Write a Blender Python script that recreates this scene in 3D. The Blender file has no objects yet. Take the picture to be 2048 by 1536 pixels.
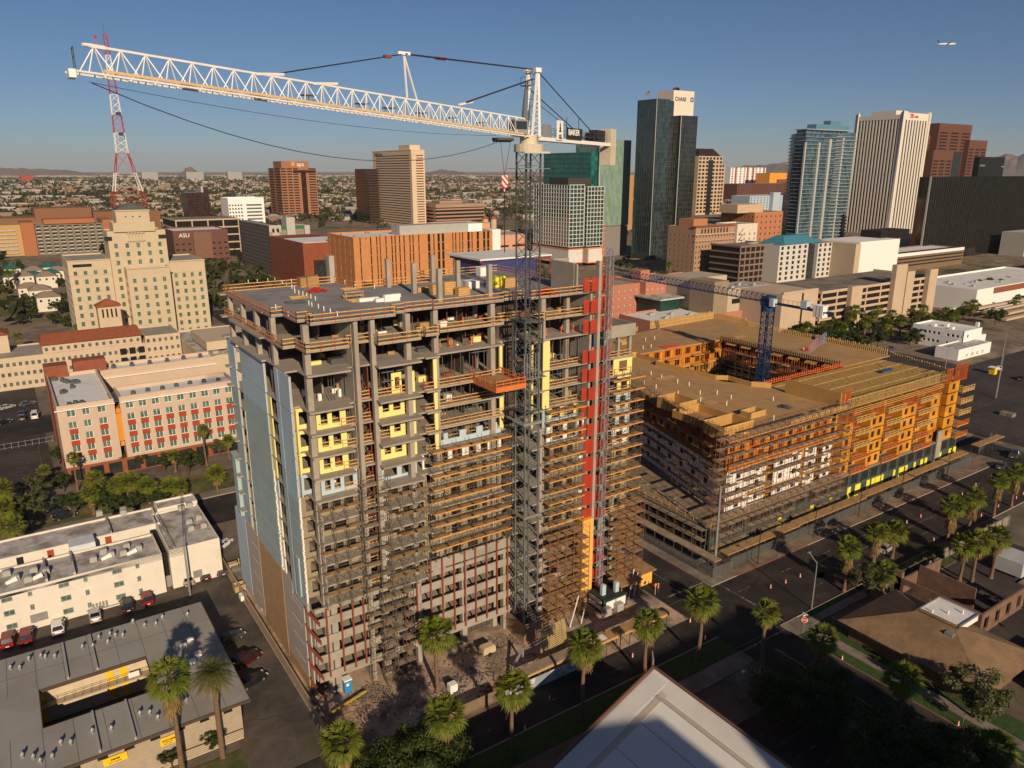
import bpy, math, random
from math import radians as rad, sin, cos, pi
from mathutils import Vector, Matrix
random.seed(11)
S = bpy.context.scene
COL = S.collection
# ---------------- camera ----------------
F_PX, HY, HC, YAW = 1511.4, 341.0, 72.0, rad(34.0)
PIT = math.atan((768-HY)/F_PX)
FW = Vector((sin(YAW)*cos(PIT), cos(YAW)*cos(PIT), -sin(PIT)))
RT = Vector((cos(YAW), -sin(YAW), 0.0))
UP = RT.cross(FW)
cam_d = bpy.data.cameras.new('camera'); cam = bpy.data.objects.new('camera', cam_d); COL.objects.link(cam)
cam.matrix_world = Matrix(((RT.x, UP.x, -FW.x, 0), (RT.y, UP.y, -FW.y, 0), (RT.z, UP.z, -FW.z, HC), (0, 0, 0, 1)))
cam_d.sensor_width = 36.0; cam_d.lens = 36.0*F_PX/2048.0
cam_d.clip_start = 0.5; cam_d.clip_end = 60000.0
S.camera = cam
# ---------------- world and sun ----------------
SUN_EL = rad(23.0); SH_AZ = rad(13.5)          # azimuth (clockwise from +Y) towards which shadows fall
W = bpy.data.worlds.new('World'); S.world = W; W.use_nodes = True
nt = W.node_tree; bg = nt.nodes['Background']
sky = nt.nodes.new('ShaderNodeTexSky'); sky.sky_type = 'NISHITA'; sky.sun_disc = False
sky.sun_elevation = SUN_EL; sky.sun_rotation = SH_AZ + pi
sky.altitude = 2200; sky.air_density = 1.0; sky.dust_density = 1.7; sky.ozone_density = 5.5
nt.links.new(sky.outputs[0], bg.inputs[0]); bg.inputs[1].default_value = 0.053
sun_d = bpy.data.lights.new('sun', 'SUN'); sun_d.energy = 5.0; sun_d.angle = rad(0.53); sun_d.color = (1.0, 0.80, 0.56)
sun = bpy.data.objects.new('sun', sun_d); COL.objects.link(sun)
sdir = Vector((sin(SH_AZ)*cos(SUN_EL), cos(SH_AZ)*cos(SUN_EL), -sin(SUN_EL)))   # travel direction of light
sun.rotation_euler = sdir.to_track_quat('-Z', 'Y').to_euler(); sun.location = (0, -50, 200)
S.view_settings.view_transform = 'Standard'; S.view_settings.look = 'None'
S.view_settings.exposure = 0.0; S.view_settings.gamma = 1.0
S.render.engine = 'CYCLES'
S.cycles.max_bounces = 5; S.cycles.diffuse_bounces = 3; S.cycles.glossy_bounces = 2
S.cycles.transmission_bounces = 2; S.cycles.volume_bounces = 0; S.cycles.transparent_max_bounces = 8
# ---------------- materials ----------------
MATS = {}
def mat(name, col, rough=0.85, metal=0.0, var=0.12, sc=0.6, bump=0.0, dirt=None, spec=0.35, bsc=None, col2=None, c2lo=0.45, c2hi=0.6, c2sc=0.2):
 if name in MATS: return MATS[name]
 m = bpy.data.materials.new(name); m.use_nodes = True
 n = m.node_tree.nodes; l = m.node_tree.links; b = n['Principled BSDF']
 b.inputs['Roughness'].default_value = rough; b.inputs['Metallic'].default_value = metal
 b.inputs['Specular IOR Level'].default_value = spec
 geo = n.new('ShaderNodeNewGeometry')
 nz = n.new('ShaderNodeTexNoise'); nz.inputs['Scale'].default_value = sc; nz.inputs['Detail'].default_value = 5; nz.inputs['Roughness'].default_value = 0.65
 l.new(geo.outputs['Position'], nz.inputs['Vector'])
 mr = n.new('ShaderNodeMapRange'); mr.inputs[1].default_value = 0.3; mr.inputs[2].default_value = 0.7
 mr.inputs[3].default_value = 1-var; mr.inputs[4].default_value = 1+var
 l.new(nz.outputs[0], mr.inputs[0])
 src = None
 if col2:
  n2 = n.new('ShaderNodeTexNoise'); n2.inputs['Scale'].default_value = c2sc; n2.inputs['Detail'].default_value = 6; n2.inputs['Roughness'].default_value = 0.6
  l.new(geo.outputs['Position'], n2.inputs['Vector'])
  m2 = n.new('ShaderNodeMapRange'); m2.inputs[1].default_value = c2lo; m2.inputs[2].default_value = c2hi
  l.new(n2.outputs[0], m2.inputs[0])
  mx = n.new('ShaderNodeMix'); mx.data_type = 'RGBA'
  mx.inputs[6].default_value = (*col, 1); mx.inputs[7].default_value = (*col2, 1)
  l.new(m2.outputs[0], mx.inputs[0]); src = mx.outputs[2]
 hs = n.new('ShaderNodeVectorMath'); hs.operation = 'MULTIPLY'
 if src: l.new(src, hs.inputs[0])
 else: hs.inputs[0].default_value = col
 l.new(mr.outputs[0], hs.inputs[1])
 l.new(hs.outputs[0], b.inputs['Base Color'])
 if bump:
  bn = n.new('ShaderNodeBump'); bn.inputs['Strength'].default_value = bump; bn.inputs['Distance'].default_value = 0.05
  n3 = n.new('ShaderNodeTexNoise'); n3.inputs['Scale'].default_value = bsc or sc*8; n3.inputs['Detail'].default_value = 4
  l.new(geo.outputs['Position'], n3.inputs['Vector'])
  l.new(n3.outputs[0], bn.inputs['Height']); l.new(bn.outputs[0], b.inputs['Normal'])
 MATS[name] = m
 return m
def glass(name, col, rough=0.08, px=1.5, pz=3.6, tilt=0.02, var=0.35, lit=None, spec=0.9, metal=0.0):
 """opaque curtain-wall glass: every pane has its own slight tilt and tint"""
 if name in MATS: return MATS[name]
 m = bpy.data.materials.new(name); m.use_nodes = True
 n = m.node_tree.nodes; l = m.node_tree.links; b = n['Principled BSDF']
 b.inputs['Roughness'].default_value = rough; b.inputs['Specular IOR Level'].default_value = spec; b.inputs['Metallic'].default_value = metal
 geo = n.new('ShaderNodeNewGeometry')
 dv = n.new('ShaderNodeVectorMath'); dv.operation = 'DIVIDE'; dv.inputs[1].default_value = (px, px, pz)
 l.new(geo.outputs['Position'], dv.inputs[0])
 fl = n.new('ShaderNodeVectorMath'); fl.operation = 'FLOOR'; l.new(dv.outputs[0], fl.inputs[0])
 wn = n.new('ShaderNodeTexWhiteNoise'); wn.noise_dimensions = '3D'; l.new(fl.outputs[0], wn.inputs[0])
 mr = n.new('ShaderNodeMapRange'); mr.inputs[3].default_value = 1-var; mr.inputs[4].default_value = 1+var; l.new(wn.outputs[0], mr.inputs[0])
 hs = n.new('ShaderNodeVectorMath'); hs.operation = 'MULTIPLY'; hs.inputs[0].default_value = col; l.new(mr.outputs[0], hs.inputs[1])
 l.new(hs.outputs[0], b.inputs['Base Color'])
 sb = n.new('ShaderNodeVectorMath'); sb.operation = 'SUBTRACT'; sb.inputs[1].default_value = (.5, .5, .5); l.new(wn.outputs[1], sb.inputs[0])
 sc_ = n.new('ShaderNodeVectorMath'); sc_.operation = 'SCALE'; sc_.inputs['Scale'].default_value = tilt; l.new(sb.outputs[0], sc_.inputs[0])
 ad = n.new('ShaderNodeVectorMath'); ad.operation = 'ADD'; l.new(geo.outputs['Normal'], ad.inputs[0]); l.new(sc_.outputs[0], ad.inputs[1])
 nm = n.new('ShaderNodeVectorMath'); nm.operation = 'NORMALIZE'; l.new(ad.outputs[0], nm.inputs[0]); l.new(nm.outputs[0], b.inputs['Normal'])
 MATS[name] = m
 return m
def leafmat(name, c1, c2):
 m = bpy.data.materials.new(name); m.use_nodes = True
 n = m.node_tree.nodes; l = m.node_tree.links; b = n['Principled BSDF']
 b.inputs['Roughness'].default_value = 0.6; b.inputs['Specular IOR Level'].default_value = 0.25
 geo = n.new('ShaderNodeNewGeometry')
 cr = n.new('ShaderNodeMix'); cr.data_type = 'RGBA'; cr.inputs[6].default_value = (*c1, 1); cr.inputs[7].default_value = (*c2, 1)
 l.new(geo.outputs['Random Per Island'], cr.inputs[0])
 l.new(cr.outputs[2], b.inputs['Base Color'])
 tr = n.new('ShaderNodeBsdfTranslucent'); l.new(cr.outputs[2], tr.inputs[0])
 ms = n.new('ShaderNodeMixShader'); ms.inputs[0].default_value = 0.22
 l.new(b.outputs[0], ms.inputs[1]); l.new(tr.outputs[0], ms.inputs[2]); l.new(ms.outputs[0], n['Material Output'].inputs[0])
 MATS[name] = m; return m
def meshmat(name, col, alpha, sc=14.0):
 """perforated safety netting"""
 m = bpy.data.materials.new(name); m.use_nodes = True
 n = m.node_tree.nodes; b = n['Principled BSDF']
 b.inputs['Base Color'].default_value = (*col, 1); b.inputs['Roughness'].default_value = 0.7; b.inputs['Alpha'].default_value = alpha
 MATS[name] = m; return m
# ---------------- mesh builder ----------------
class MB:
 def __init__(s): s.v = []; s.f = []; s.m = []; s.mi = 0
 def _add(s, vs, fs):
  o = len(s.v); s.v.extend(vs)
  for f in fs: s.f.append(tuple(i+o for i in f)); s.m.append(s.mi)
 BF = ((0, 3, 2, 1), (4, 5, 6, 7), (0, 1, 5, 4), (1, 2, 6, 5), (2, 3, 7, 6), (3, 0, 4, 7))
 def box(s, x0, y0, z0, x1, y1, z1):
  if x1 < x0: x0, x1 = x1, x0
  if y1 < y0: y0, y1 = y1, y0
  if z1 < z0: z0, z1 = z1, z0
  s._add([(x0, y0, z0), (x1, y0, z0), (x1, y1, z0), (x0, y1, z0), (x0, y0, z1), (x1, y0, z1), (x1, y1, z1), (x0, y1, z1)], s.BF)
 def beam(s, p, q, w=0.1, h=None):
  p = Vector(p); q = Vector(q); d = q-p; L = d.length
  if L < 1e-6: return
  d /= L; h = h or w
  a = d.cross(Vector((0, 0, 1)))
  if a.length < 1e-3: a = Vector((1, 0, 0))
  a.normalize(); b = a.cross(d); a = a*(w/2); b = b*(h/2)
  vs = [tuple(p-a-b), tuple(p+a-b), tuple(p+a+b), tuple(p-a+b), tuple(q-a-b), tuple(q+a-b), tuple(q+a+b), tuple(q-a+b)]
  s._add(vs, ((0, 1, 2, 3), (7, 6, 5, 4), (4, 5, 1, 0), (5, 6, 2, 1), (6, 7, 3, 2), (7, 4, 0, 3)))
 def cyl(s, p, q, r0, r1=None, n=8, cap=True):
  p = Vector(p); q = Vector(q); r1 = r0 if r1 is None else r1
  d = (q-p).normalized(); a = d.cross(Vector((0, 0, 1)))
  if a.length < 1e-3: a = Vector((1, 0, 0))
  a.normalize(); b = a.cross(d)
  vs = []
  for c, r in ((p, r0), (q, r1)):
   for i in range(n):
    t = 2*pi*i/n; vs.append(tuple(c+a*(r*cos(t))+b*(r*sin(t))))
  fs = [(i, n+i, n+(i+1) % n, (i+1) % n) for i in range(n)]
  if cap: fs += [tuple(range(n)), tuple(range(2*n-1, n-1, -1))]
  s._add(vs, fs)
 def poly(s, pts): s._add([tuple(p) for p in pts], [tuple(range(len(pts)))])
 def prism(s, pts, z0, z1):
  n = len(pts); A = sum(pts[i][0]*pts[(i+1) % n][1]-pts[(i+1) % n][0]*pts[i][1] for i in range(n))
  if A < 0: pts = pts[::-1]
  vs = [(x, y, z0) for x, y in pts]+[(x, y, z1) for x, y in pts]
  s._add(vs, [tuple(range(n-1, -1, -1)), tuple(range(n, 2*n))]+[(i, (i+1) % n, n+(i+1) % n, n+i) for i in range(n)])
 def lb(s, fr, u0, u1, d0, d1, z0, z1):
  """box on a facade frame fr=(ox,oy,ux,uy); d is depth inwards (negative = proud)"""
  ox, oy, ux, uy = fr; nx, ny = uy, -ux
  pts = [(ox+ux*u-nx*d, oy+uy*u-ny*d) for u, d in ((u0, d0), (u1, d0), (u1, d1), (u0, d1))]
  s._add([(x, y, z0) for x, y in pts]+[(x, y, z1) for x, y in pts], s.BF)
 def build(s, name, mats, parent=None, smooth=False, kind=None):
  if not s.v: return None
  me = bpy.data.meshes.new(name)
  ox, oy, oz = parent.location if parent else (0, 0, 0)
  vs = [(x-ox, y-oy, z-oz) for x, y, z in s.v] if parent else s.v
  me.from_pydata(vs, [], s.f)
  if mats is None: mats = []
  if not isinstance(mats, (list, tuple)): mats = [mats]
  for m in mats: me.materials.append(m)
  if len(mats) > 1: me.polygons.foreach_set('material_index', s.m)
  if smooth: me.polygons.foreach_set('use_smooth', [True]*len(s.f))
  me.update()
  o = bpy.data.objects.new(name, me); COL.objects.link(o)
  if parent: o.parent = parent
  if kind: o['kind'] = kind
  return o
def thing(name, label, cat, loc=(0, 0, 0), group=None, kind=None):
 o = bpy.data.objects.new(name, None); o.empty_display_size = 0.5; COL.objects.link(o)
 o.location = loc; o['label'] = label; o['category'] = cat
 if group: o['group'] = group
 if kind: o['kind'] = kind
 return o
def tag(o, label, cat, group=None):
 o['label'] = label; o['category'] = cat
 if group: o['group'] = group
 return o
def struct(name, mb, m):
 o = mb.build(name, m); o['kind'] = 'structure'; return o
def dup(root, loc, rz=0.0, sc=None, label=None, group=None, scl=None):
 r = root.copy(); COL.objects.link(r); r.location = loc; r.rotation_euler = (0, 0, rz)
 if sc: r.scale = (sc, sc, sc) if not isinstance(sc, tuple) else sc
 if label: r['label'] = label
 if group: r['group'] = group
 for ch in list(root.children):
  c = ch.copy(); COL.objects.link(c); c.parent = r
  for g in list(ch.children):
   d = g.copy(); COL.objects.link(d); d.parent = c
 return r
ORD = ['first', 'second', 'third', 'fourth', 'fifth', 'sixth', 'seventh', 'eighth', 'ninth', 'tenth', 'eleventh', 'twelfth', 'thirteenth', 'fourteenth', 'fifteenth', 'sixteenth', 'seventeenth', 'eighteenth', 'nineteenth', 'twentieth']
def ordn(i):
 return ORD[i] if i < 20 else ('twenty-'+ORD[i-20] if i < 29 else str(i+1)+'th')
def text(s_, size, mat_, parent, origin, ux, n, name='lettering', ext=0.05, up=(0, 0, 1), bold=0.0):
 """solid letters; origin = lower left in world, ux = reading direction"""
 cu = bpy.data.curves.new('txt', 'FONT'); cu.body = s_; cu.size = size; cu.extrude = ext; cu.offset = bold
 to = bpy.data.objects.new('txt', cu)
 me = bpy.data.meshes.new_from_object(to)
 bpy.data.objects.remove(to); bpy.data.curves.remove(cu)
 X = Vector(ux).normalized(); Y = Vector(up).normalized(); Z = X.cross(Y)
 M = Matrix(((X.x, Y.x, Z.x, origin[0]), (X.y, Y.y, Z.y, origin[1]), (X.z, Y.z, Z.z, origin[2]), (0, 0, 0, 1)))
 me.transform(Matrix.Translation(-Vector(parent.location)) @ M)
 me.materials.clear(); me.materials.append(mat_)
 o = bpy.data.objects.new(name, me); COL.objects.link(o); o.parent = parent
 return o
# ---------------- facades ----------------
def even(L, n, w, a=0.0, b=0.0):
 p = (L-a-b)/n
 return [(a+p*(i+.5)-w/2, a+p*(i+.5)+w/2) for i in range(n)]
def rows(z0, n, fh, lo, hi): return [(z0+fh*i+lo, z0+fh*i+hi) for i in range(n)]
CAMP = Vector((0, 0, HC))
class Win:
 """collects the windows of one building; the 100 nearest become parts, the rest one part"""
 def __init__(s, T): s.T = T; s.items = []; s.cache = {}
 def add(s, fr, u0, u1, z0, z1, rec, gm, fm, mull, name):
  ox, oy, ux, uy = fr; nx, ny = uy, -ux
  s.items.append((fr, u0, u1, z0, z1, rec, gm, fm, mull, name, (Vector((ox+ux*u0, oy+uy*u0, z0))-CAMP).length))
 def geo(s, mb, fr, w, h, rec, gm, fm, mull):
  mb.mi = 0; mb.lb(fr, 0, w, rec, rec+.04, 0, h)
  if fm:
   mb.mi = 1; t = .06 if mull < 10 else .1
   for a, b, c, d in ((0, t, 0, h), (w-t, w, 0, h), (t, w-t, 0, t), (t, w-t, h-t, h)): mb.lb(fr, a, b, rec-.05, rec-.002, c, d)
   for k in range(1, (mull % 10)):
    x = w*k/(mull % 10); mb.lb(fr, x-t/2, x+t/2, rec-.05, rec-.002, t, h-t)
 def finish(s, cap=100):
  s.items.sort(key=lambda i: i[10]); L = s.T.location
  for it in s.items[:cap]:
   fr, u0, u1, z0, z1, rec, gm, fm, mull, name, _ = it
   w, h = round(u1-u0, 2), round(z1-z0, 2)
   key = (fr[2], fr[3], w, h, rec, gm.name, fm.name if fm else '', mull)
   if key not in s.cache:
    mb = MB(); s.geo(mb, (0, 0, fr[2], fr[3]), w, h, rec, gm, fm, mull)
    me = bpy.data.meshes.new(name); me.from_pydata(mb.v, [], mb.f); me.materials.append(gm)
    if fm: me.materials.append(fm); me.polygons.foreach_set('material_index', mb.m)
    s.cache[key] = me
   o = bpy.data.objects.new(name, s.cache[key]); COL.objects.link(o); o.parent = s.T
   o.location = (fr[0]+fr[2]*u0-L.x, fr[1]+fr[3]*u0-L.y, z0-L.z)
  rest = s.items[cap:]
  groups = {}
  for it in rest: groups.setdefault((it[6].name, it[7].name if it[7] else ''), []).append(it)
  big = {}
  mb = MB(); ms = []
  for (g, f), its in groups.items():
   gi = len(ms); ms.append(its[0][6])
   if its[0][7]: ms.append(its[0][7])
   for fr, u0, u1, z0, z1, rec, gm, fm, mull, name, _ in its:
    sub = MB(); s.geo(sub, (fr[0]+fr[2]*u0, fr[1]+fr[3]*u0, fr[2], fr[3]), u1-u0, z1-z0, rec, gm, fm, mull)
    o = len(mb.v); mb.v.extend([(x, y, z+z0) for x, y, z in sub.v])
    for q, mi in zip(sub.f, sub.m): mb.f.append(tuple(i+o for i in q)); mb.m.append(gi+mi)
  if mb.v: mb.build('window', ms, s.T, kind='stuff')
def front(x, y): return (x, y, 1, 0)
def left(x, y1): return (x, y1, 0, -1)     # face looking to -X, u runs from the back (y1) forward
def right(x, y0): return (x, y0, 0, 1)
def facade(mb, win, fr, L, z0, z1, cols, rws, gm, fm=None, th=0.35, rec=0.25, mull=1, name='window', skip=None, solid_back=True):
 """wall with real openings, collected in mb; panes go to win"""
 cols = sorted(cols); rws = sorted(rws)
 if not cols or not rws: mb.lb(fr, 0, L, 0, th, z0, z1); return
 u = 0.0
 for c0, c1 in cols:
  if c0 > u+1e-4: mb.lb(fr, u, c0, 0, th, z0, z1)
  u = c1
 if L > u+1e-4: mb.lb(fr, u, L, 0, th, z0, z1)
 for ci, (c0, c1) in enumerate(cols):
  z = z0
  for ri, (a, b) in enumerate(rws):
   if skip and skip(ci, ri): continue
   if a > z+1e-4: mb.lb(fr, c0, c1, 0, th, z, a)
   z = b
   if win: win.add(fr, c0, c1, a, b, rec, gm, fm, mull, name)
  if z1 > z+1e-4: mb.lb(fr, c0, c1, 0, th, z, z1)
def block(T, win, x, y, w, d, z0, z1, wallm, roofm, gm, fcols=None, frows=None, lcols=None, lrows=None, fm=None, par=0.9, th=0.35, rec=0.25, mull=1, fskip=None, lskip=None, name='wall', rname='roof', rface=False, mb=None):
 """rectangular block: windowed front (-Y) and left (-X) walls, plain others, sunk roof behind a parapet"""
 own = mb is None
 mb = mb or MB()
 facade(mb, win, front(x, y), w, z0, z1, fcols or [], frows or [], gm, fm, th, rec, mull, skip=fskip)
 facade(mb, win, left(x, y+d), d-th, z0, z1, lcols or [], lrows or [], gm, fm, th, rec, mull, skip=lskip)
 if rface: facade(mb, win, right(x+w, y+th), d-th, z0, z1, lcols or [], lrows or [], gm, fm, th, rec, mull)
 else: mb.box(x+w-th, y+th, z0, x+w, y+d, z1)
 mb.box(x+th, y+d-th, z0, x+w-th, y+d, z1)
 if own: mb.build(name, wallm, T)
 r = MB(); r.box(x+th, y+th, z1-par-.3, x+w-th, y+d-th, z1-par); r.build(rname, roofm, T)
def curtain(T, x, y, w, d, z0, z1, px, pz, gm, mm, t=0.12, proud=0.12, faces='FLR', horiz=True, vert=True, gname='glass_wall', mname='mullions', hh=None):
 g = MB(); g.box(x, y, z0, x+w, y+d, z1); g.build(gname, gm, T)
 m = MB()
 fs = []
 if 'F' in faces: fs.append((front(x, y), w))
 if 'L' in faces: fs.append((left(x, y+d), d))
 if 'R' in faces: fs.append((right(x+w, y), d))
 for fr, L in fs:
  if vert:
   n = max(1, round(L/px))
   for i in range(n+1): u = L*i/n; m.lb(fr, u-t/2, u+t/2, -proud, 0, z0, z1)
  if horiz:
   n = max(1, round((z1-z0)/pz)); q = hh or t
   for i in range(n+1): z = z0+(z1-z0)*i/n; m.lb(fr, 0, L, -proud*.8, 0, z-q/2, z+q/2)
 m.build(mname, mm, T)
def ray(u, v):
 return FW*F_PX + RT*(u-1024) - UP*(v-768)
def G(u, v, z=0.0):
 """point at height z that the photograph shows at pixel (u, v)"""
 d = ray(u, v); t = (z-HC)/d.z; return (d.x*t, d.y*t)
# ================= shared materials =================
ASPH = mat('asphalt', (.022, .019, .017), .9, var=.35, sc=.35, col2=(.052, .043, .035), c2sc=.12, c2lo=.45, c2hi=.65, bump=.2)
ASPH_OLD = mat('old_asphalt', (.10, .082, .066), .92, var=.25, sc=.5, col2=(.055, .047, .04), c2sc=.09, bump=.2)
LOT = mat('parking_lot', (.04, .033, .03), .92, var=.2, sc=.4, col2=(.058, .05, .043), c2sc=.07)
CONC = mat('pavement_concrete', (.24, .20, .16), .9, var=.2, sc=.5, col2=(.15, .125, .10), c2sc=.15, bump=.15)
KERB = mat('kerb', (.34, .30, .25), .85, var=.15)
DIRT = mat('site_dirt', (.44, .32, .235), .95, var=.25, sc=.6, col2=(.19, .145, .11), c2sc=.18, c2lo=.45, c2hi=.62, bump=.6, bsc=2)
GRASS = mat('lawn', (.055, .075, .02), .95, var=.3, sc=.9, col2=(.16, .125, .05), c2sc=.12, c2lo=.42, c2hi=.62, bump=.4)
GREENG = mat('green_lawn', (.035, .07, .015), .95, var=.3, sc=1.2, bump=.4)
PAINT = mat('road_paint', (.30, .27, .23), .8, var=.5, sc=2, col2=(.06, .05, .045), c2sc=.7, c2lo=.42, c2hi=.55)
YPAINT = mat('yellow_paint', (.55, .38, .05), .8, var=.3, sc=2)
SLAB = mat('cast_concrete', (.34, .30, .25), .88, var=.16, sc=.7, col2=(.235, .205, .165), c2sc=.35, c2lo=.5, c2hi=.7, bump=.1)
DECKC = mat('deck_concrete', (.27, .26, .255), .9, var=.1, sc=.4, col2=(.21, .20, .20), c2sc=.15, c2lo=.45, c2hi=.65)
DARKC = mat('shade_dark_concrete', (.075, .062, .05), .9, var=.2, sc=.7)  # concrete darkened so the interiors carry their shade in the colour
WHITE = mat('white_paint', (.74, .70, .63), .7, var=.05, sc=.5)
WROOF = mat('white_roof', (.72, .71, .69), .75, var=.06, sc=.4, col2=(.58, .56, .53), c2sc=.12, c2lo=.5, c2hi=.75)
GROOF = mat('grey_roof', (.30, .28, .25), .9, var=.14, sc=.35, col2=(.27, .25, .225), c2sc=.12, c2lo=.5, c2hi=.75)
LROOF = mat('stained_white_roof', (.47, .45, .42), .85, var=.22, sc=.9, col2=(.25, .22, .19), c2sc=.3, c2lo=.46, c2hi=.62)
STEEL = mat('galvanised_steel', (.42, .42, .41), .45, metal=.6, var=.1)
DSTEEL = mat('dark_steel', (.10, .105, .11), .5, metal=.3, var=.15)
GREYBOX = mat('machine_grey', (.36, .35, .33), .6, var=.1)
DGL = glass('dark_window_glass', (.022, .028, .03), .12, 1.2, 1.4, .03)
GGL = glass('greenish_window_glass', (.10, .16, .13), .15, .9, 1.3, .03)
HOLE = mat('opening_shade_black', (.012, .010, .008), .95, var=.3)  # near-black colour paints the shade inside openings; plain black parts share it
WOOD = mat('lumber', (.56, .33, .12), .85, var=.2, sc=1.5)
PLANK = mat('scaffold_plank', (.36, .215, .095), .9, var=.25, sc=1.2)
OPLANK = mat('orange_scaffold_plank', (.60, .27, .06), .85, var=.2, sc=1.2)
RUST = mat('rust_red_steel', (.22, .055, .03), .8, var=.2, sc=1.5)
REDRAIL = mat('red_rail_post', (.40, .035, .02), .6, var=.1)
BEIGE = mat('beige_stucco', (.52, .41, .29), .9, var=.06, sc=.3)
BARK = mat('palm_bark', (.16, .10, .06), .95, var=.3, sc=3, bump=.6, bsc=6)
TBARK = mat('tree_bark', (.09, .065, .045), .95, var=.3, sc=3)
BLACK = mat('black_rubber', (.012, .012, .012), .8, var=.2)
RUBBLE = mat('debris', (.20, .16, .125), .95, var=.4, sc=2)
# ================= ground =================
def citymat():
 """far desert-city ground: tan lots, dark streets every block, green yards"""
 m = bpy.data.materials.new('city_ground'); m.use_nodes = True
 n = m.node_tree.nodes; l = m.node_tree.links; b = n['Principled BSDF']; b.inputs['Roughness'].default_value = .95; b.inputs['Specular IOR Level'].default_value = .1
 geo = n.new('ShaderNodeNewGeometry')
 n1 = n.new('ShaderNodeTexNoise'); n1.inputs['Scale'].default_value = .012; n1.inputs['Detail'].default_value = 8; n1.inputs['Roughness'].default_value = .75
 l.new(geo.outputs['Position'], n1.inputs['Vector'])
 r = n.new('ShaderNodeValToRGB'); e = r.color_ramp
 e.elements[0].position = .36; e.elements[0].color = (.045, .055, .028, 1)
 e.elements[1].position = .44; e.elements[1].color = (.17, .135, .095, 1)
 for p, c in ((.5, (.27, .21, .15, 1)), (.56, (.14, .115, .09, 1)), (.64, (.38, .31, .23, 1))):
  x = e.elements.new(p); x.color = c
 l.new(n1.outputs[0], r.inputs[0]); l.new(r.outputs[0], b.inputs['Base Color'])
 return m
gnd = MB(); gnd.box(-26000, -3000, -1.5, 32000, 45000, -.004); struct('ground', gnd, citymat())
def sheet(name, m, rects, z, kind='structure'):
 mb = MB()
 for r in rects: mb.box(r[0], r[1], z-.15 if z > .1 else -.003, r[2], r[3], z)
 o = mb.build(name, m); o['kind'] = kind; return o
# block bases
sheet('block_ground', mat('block_ground', (.17, .135, .10), .95, var=.25, sc=.3, col2=(.11, .095, .075), c2sc=.1), [(-60, 20, 270, 330)], .004)
sheet('road', ASPH, [(-60, 65.5, 400, 80), (86.5, -60, 97.2, 65.4), (86.5, 80.1, 97.2, 420), (-60, 156, 86, 170.5), (206, 80.1, 218, 430), (97.3, 196, 205.9, 212), (-22, 212, -6, 900), (-60, 196, 86.4, 197)][:6], .012)
sheet('alley_road', ASPH_OLD, [(16.5, 80.1, 26.2, 155.9), (10, 116.5, 16.4, 133), (-40, 116.5, 9.9, 133)], .014)
sheet('parking_lot', LOT, [(-60, 199, 3.5, 330), (46.5, 199, 70, 240), (222, 60, 420, 135), (206, 136, 300, 168), (230, 169, 300, 210), (72, 36, 86, 54), (119, 20, 160, 60)], .016)
sheet('street_west', ASPH, [(-60, 243, 64, 262), (64, 80.1, 84, 420)][:1], .02)
# site ground
sg = MB(); sg.box(26.3, 75.3, -.003, 86.3, 130, .02); struct('site_ground', sg, DIRT)
# lawns / pavements (kerbed)
def pavement(rects, m=CONC, name='pavement', z=.13): return sheet(name, m, rects, z)
pavement([(97.3, 80.1, 104, 195), (97.3, 62.2, 101.6, 65.4), (99.7, 20, 101.6, 62.1), (101.7, 62.6, 118, 64.2), (84.2, 20, 86.4, 61), (62, 61.5, 86.4, 64.6), (-40, 171, 84, 174), (26.3, 130.1, 40, 133)])
sheet('dirt_verge', mat('dirt_verge', (.235, .17, .115), .95, var=.3, sc=.5, col2=(.14, .105, .075), c2sc=.2), [(104.1, 80.1, 205.9, 85.5)], .13)
sheet('lawn', GREENG, [(24, 64.7, 86.4, 68.9), (101.7, 20, 105.5, 62), (97.3, 20, 99.6, 62.1), (104, 64.4, 120, 65.4)], .10)
sheet('dry_lawn', GRASS, [(-40, 174.1, 84, 186), (-4, 70, 16.3, 86.8), (118.2, 60.2, 150, 65.4), (46, 187, 84, 196)], .10)
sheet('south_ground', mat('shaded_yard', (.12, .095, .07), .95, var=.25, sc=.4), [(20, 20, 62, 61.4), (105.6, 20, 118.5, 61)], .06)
kb = MB()
for a in ((24, 68.92, 86.4, 69.08), (97.2, 80.02, 205.9, 80.1), (97.22, 80.1, 97.3, 195), (97.22, 20, 97.3, 65.3), (97.3, 65.4, 205, 65.5), (26.2, 75.2, 26.3, 155), (-40, 170.6, 84, 170.9), (-40, 155.8, 16, 155.98)):
 kb.box(a[0], a[1], 0, a[2], a[3], .16)
struct('kerb', kb, KERB)
rk = MB(); rk.box(97.17, 30, 0, 97.22, 62, .165); rk.box(105, 65.5, 0, 122, 65.56, .165); rk.box(104, 79.96, 0, 125, 80.02, .165); rk.box(97.16, 82, 0, 97.22, 110, .165); struct('red_kerb_paint', rk, mat('kerb_red', (.22, .05, .03), .8, var=.3, sc=1))
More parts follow.
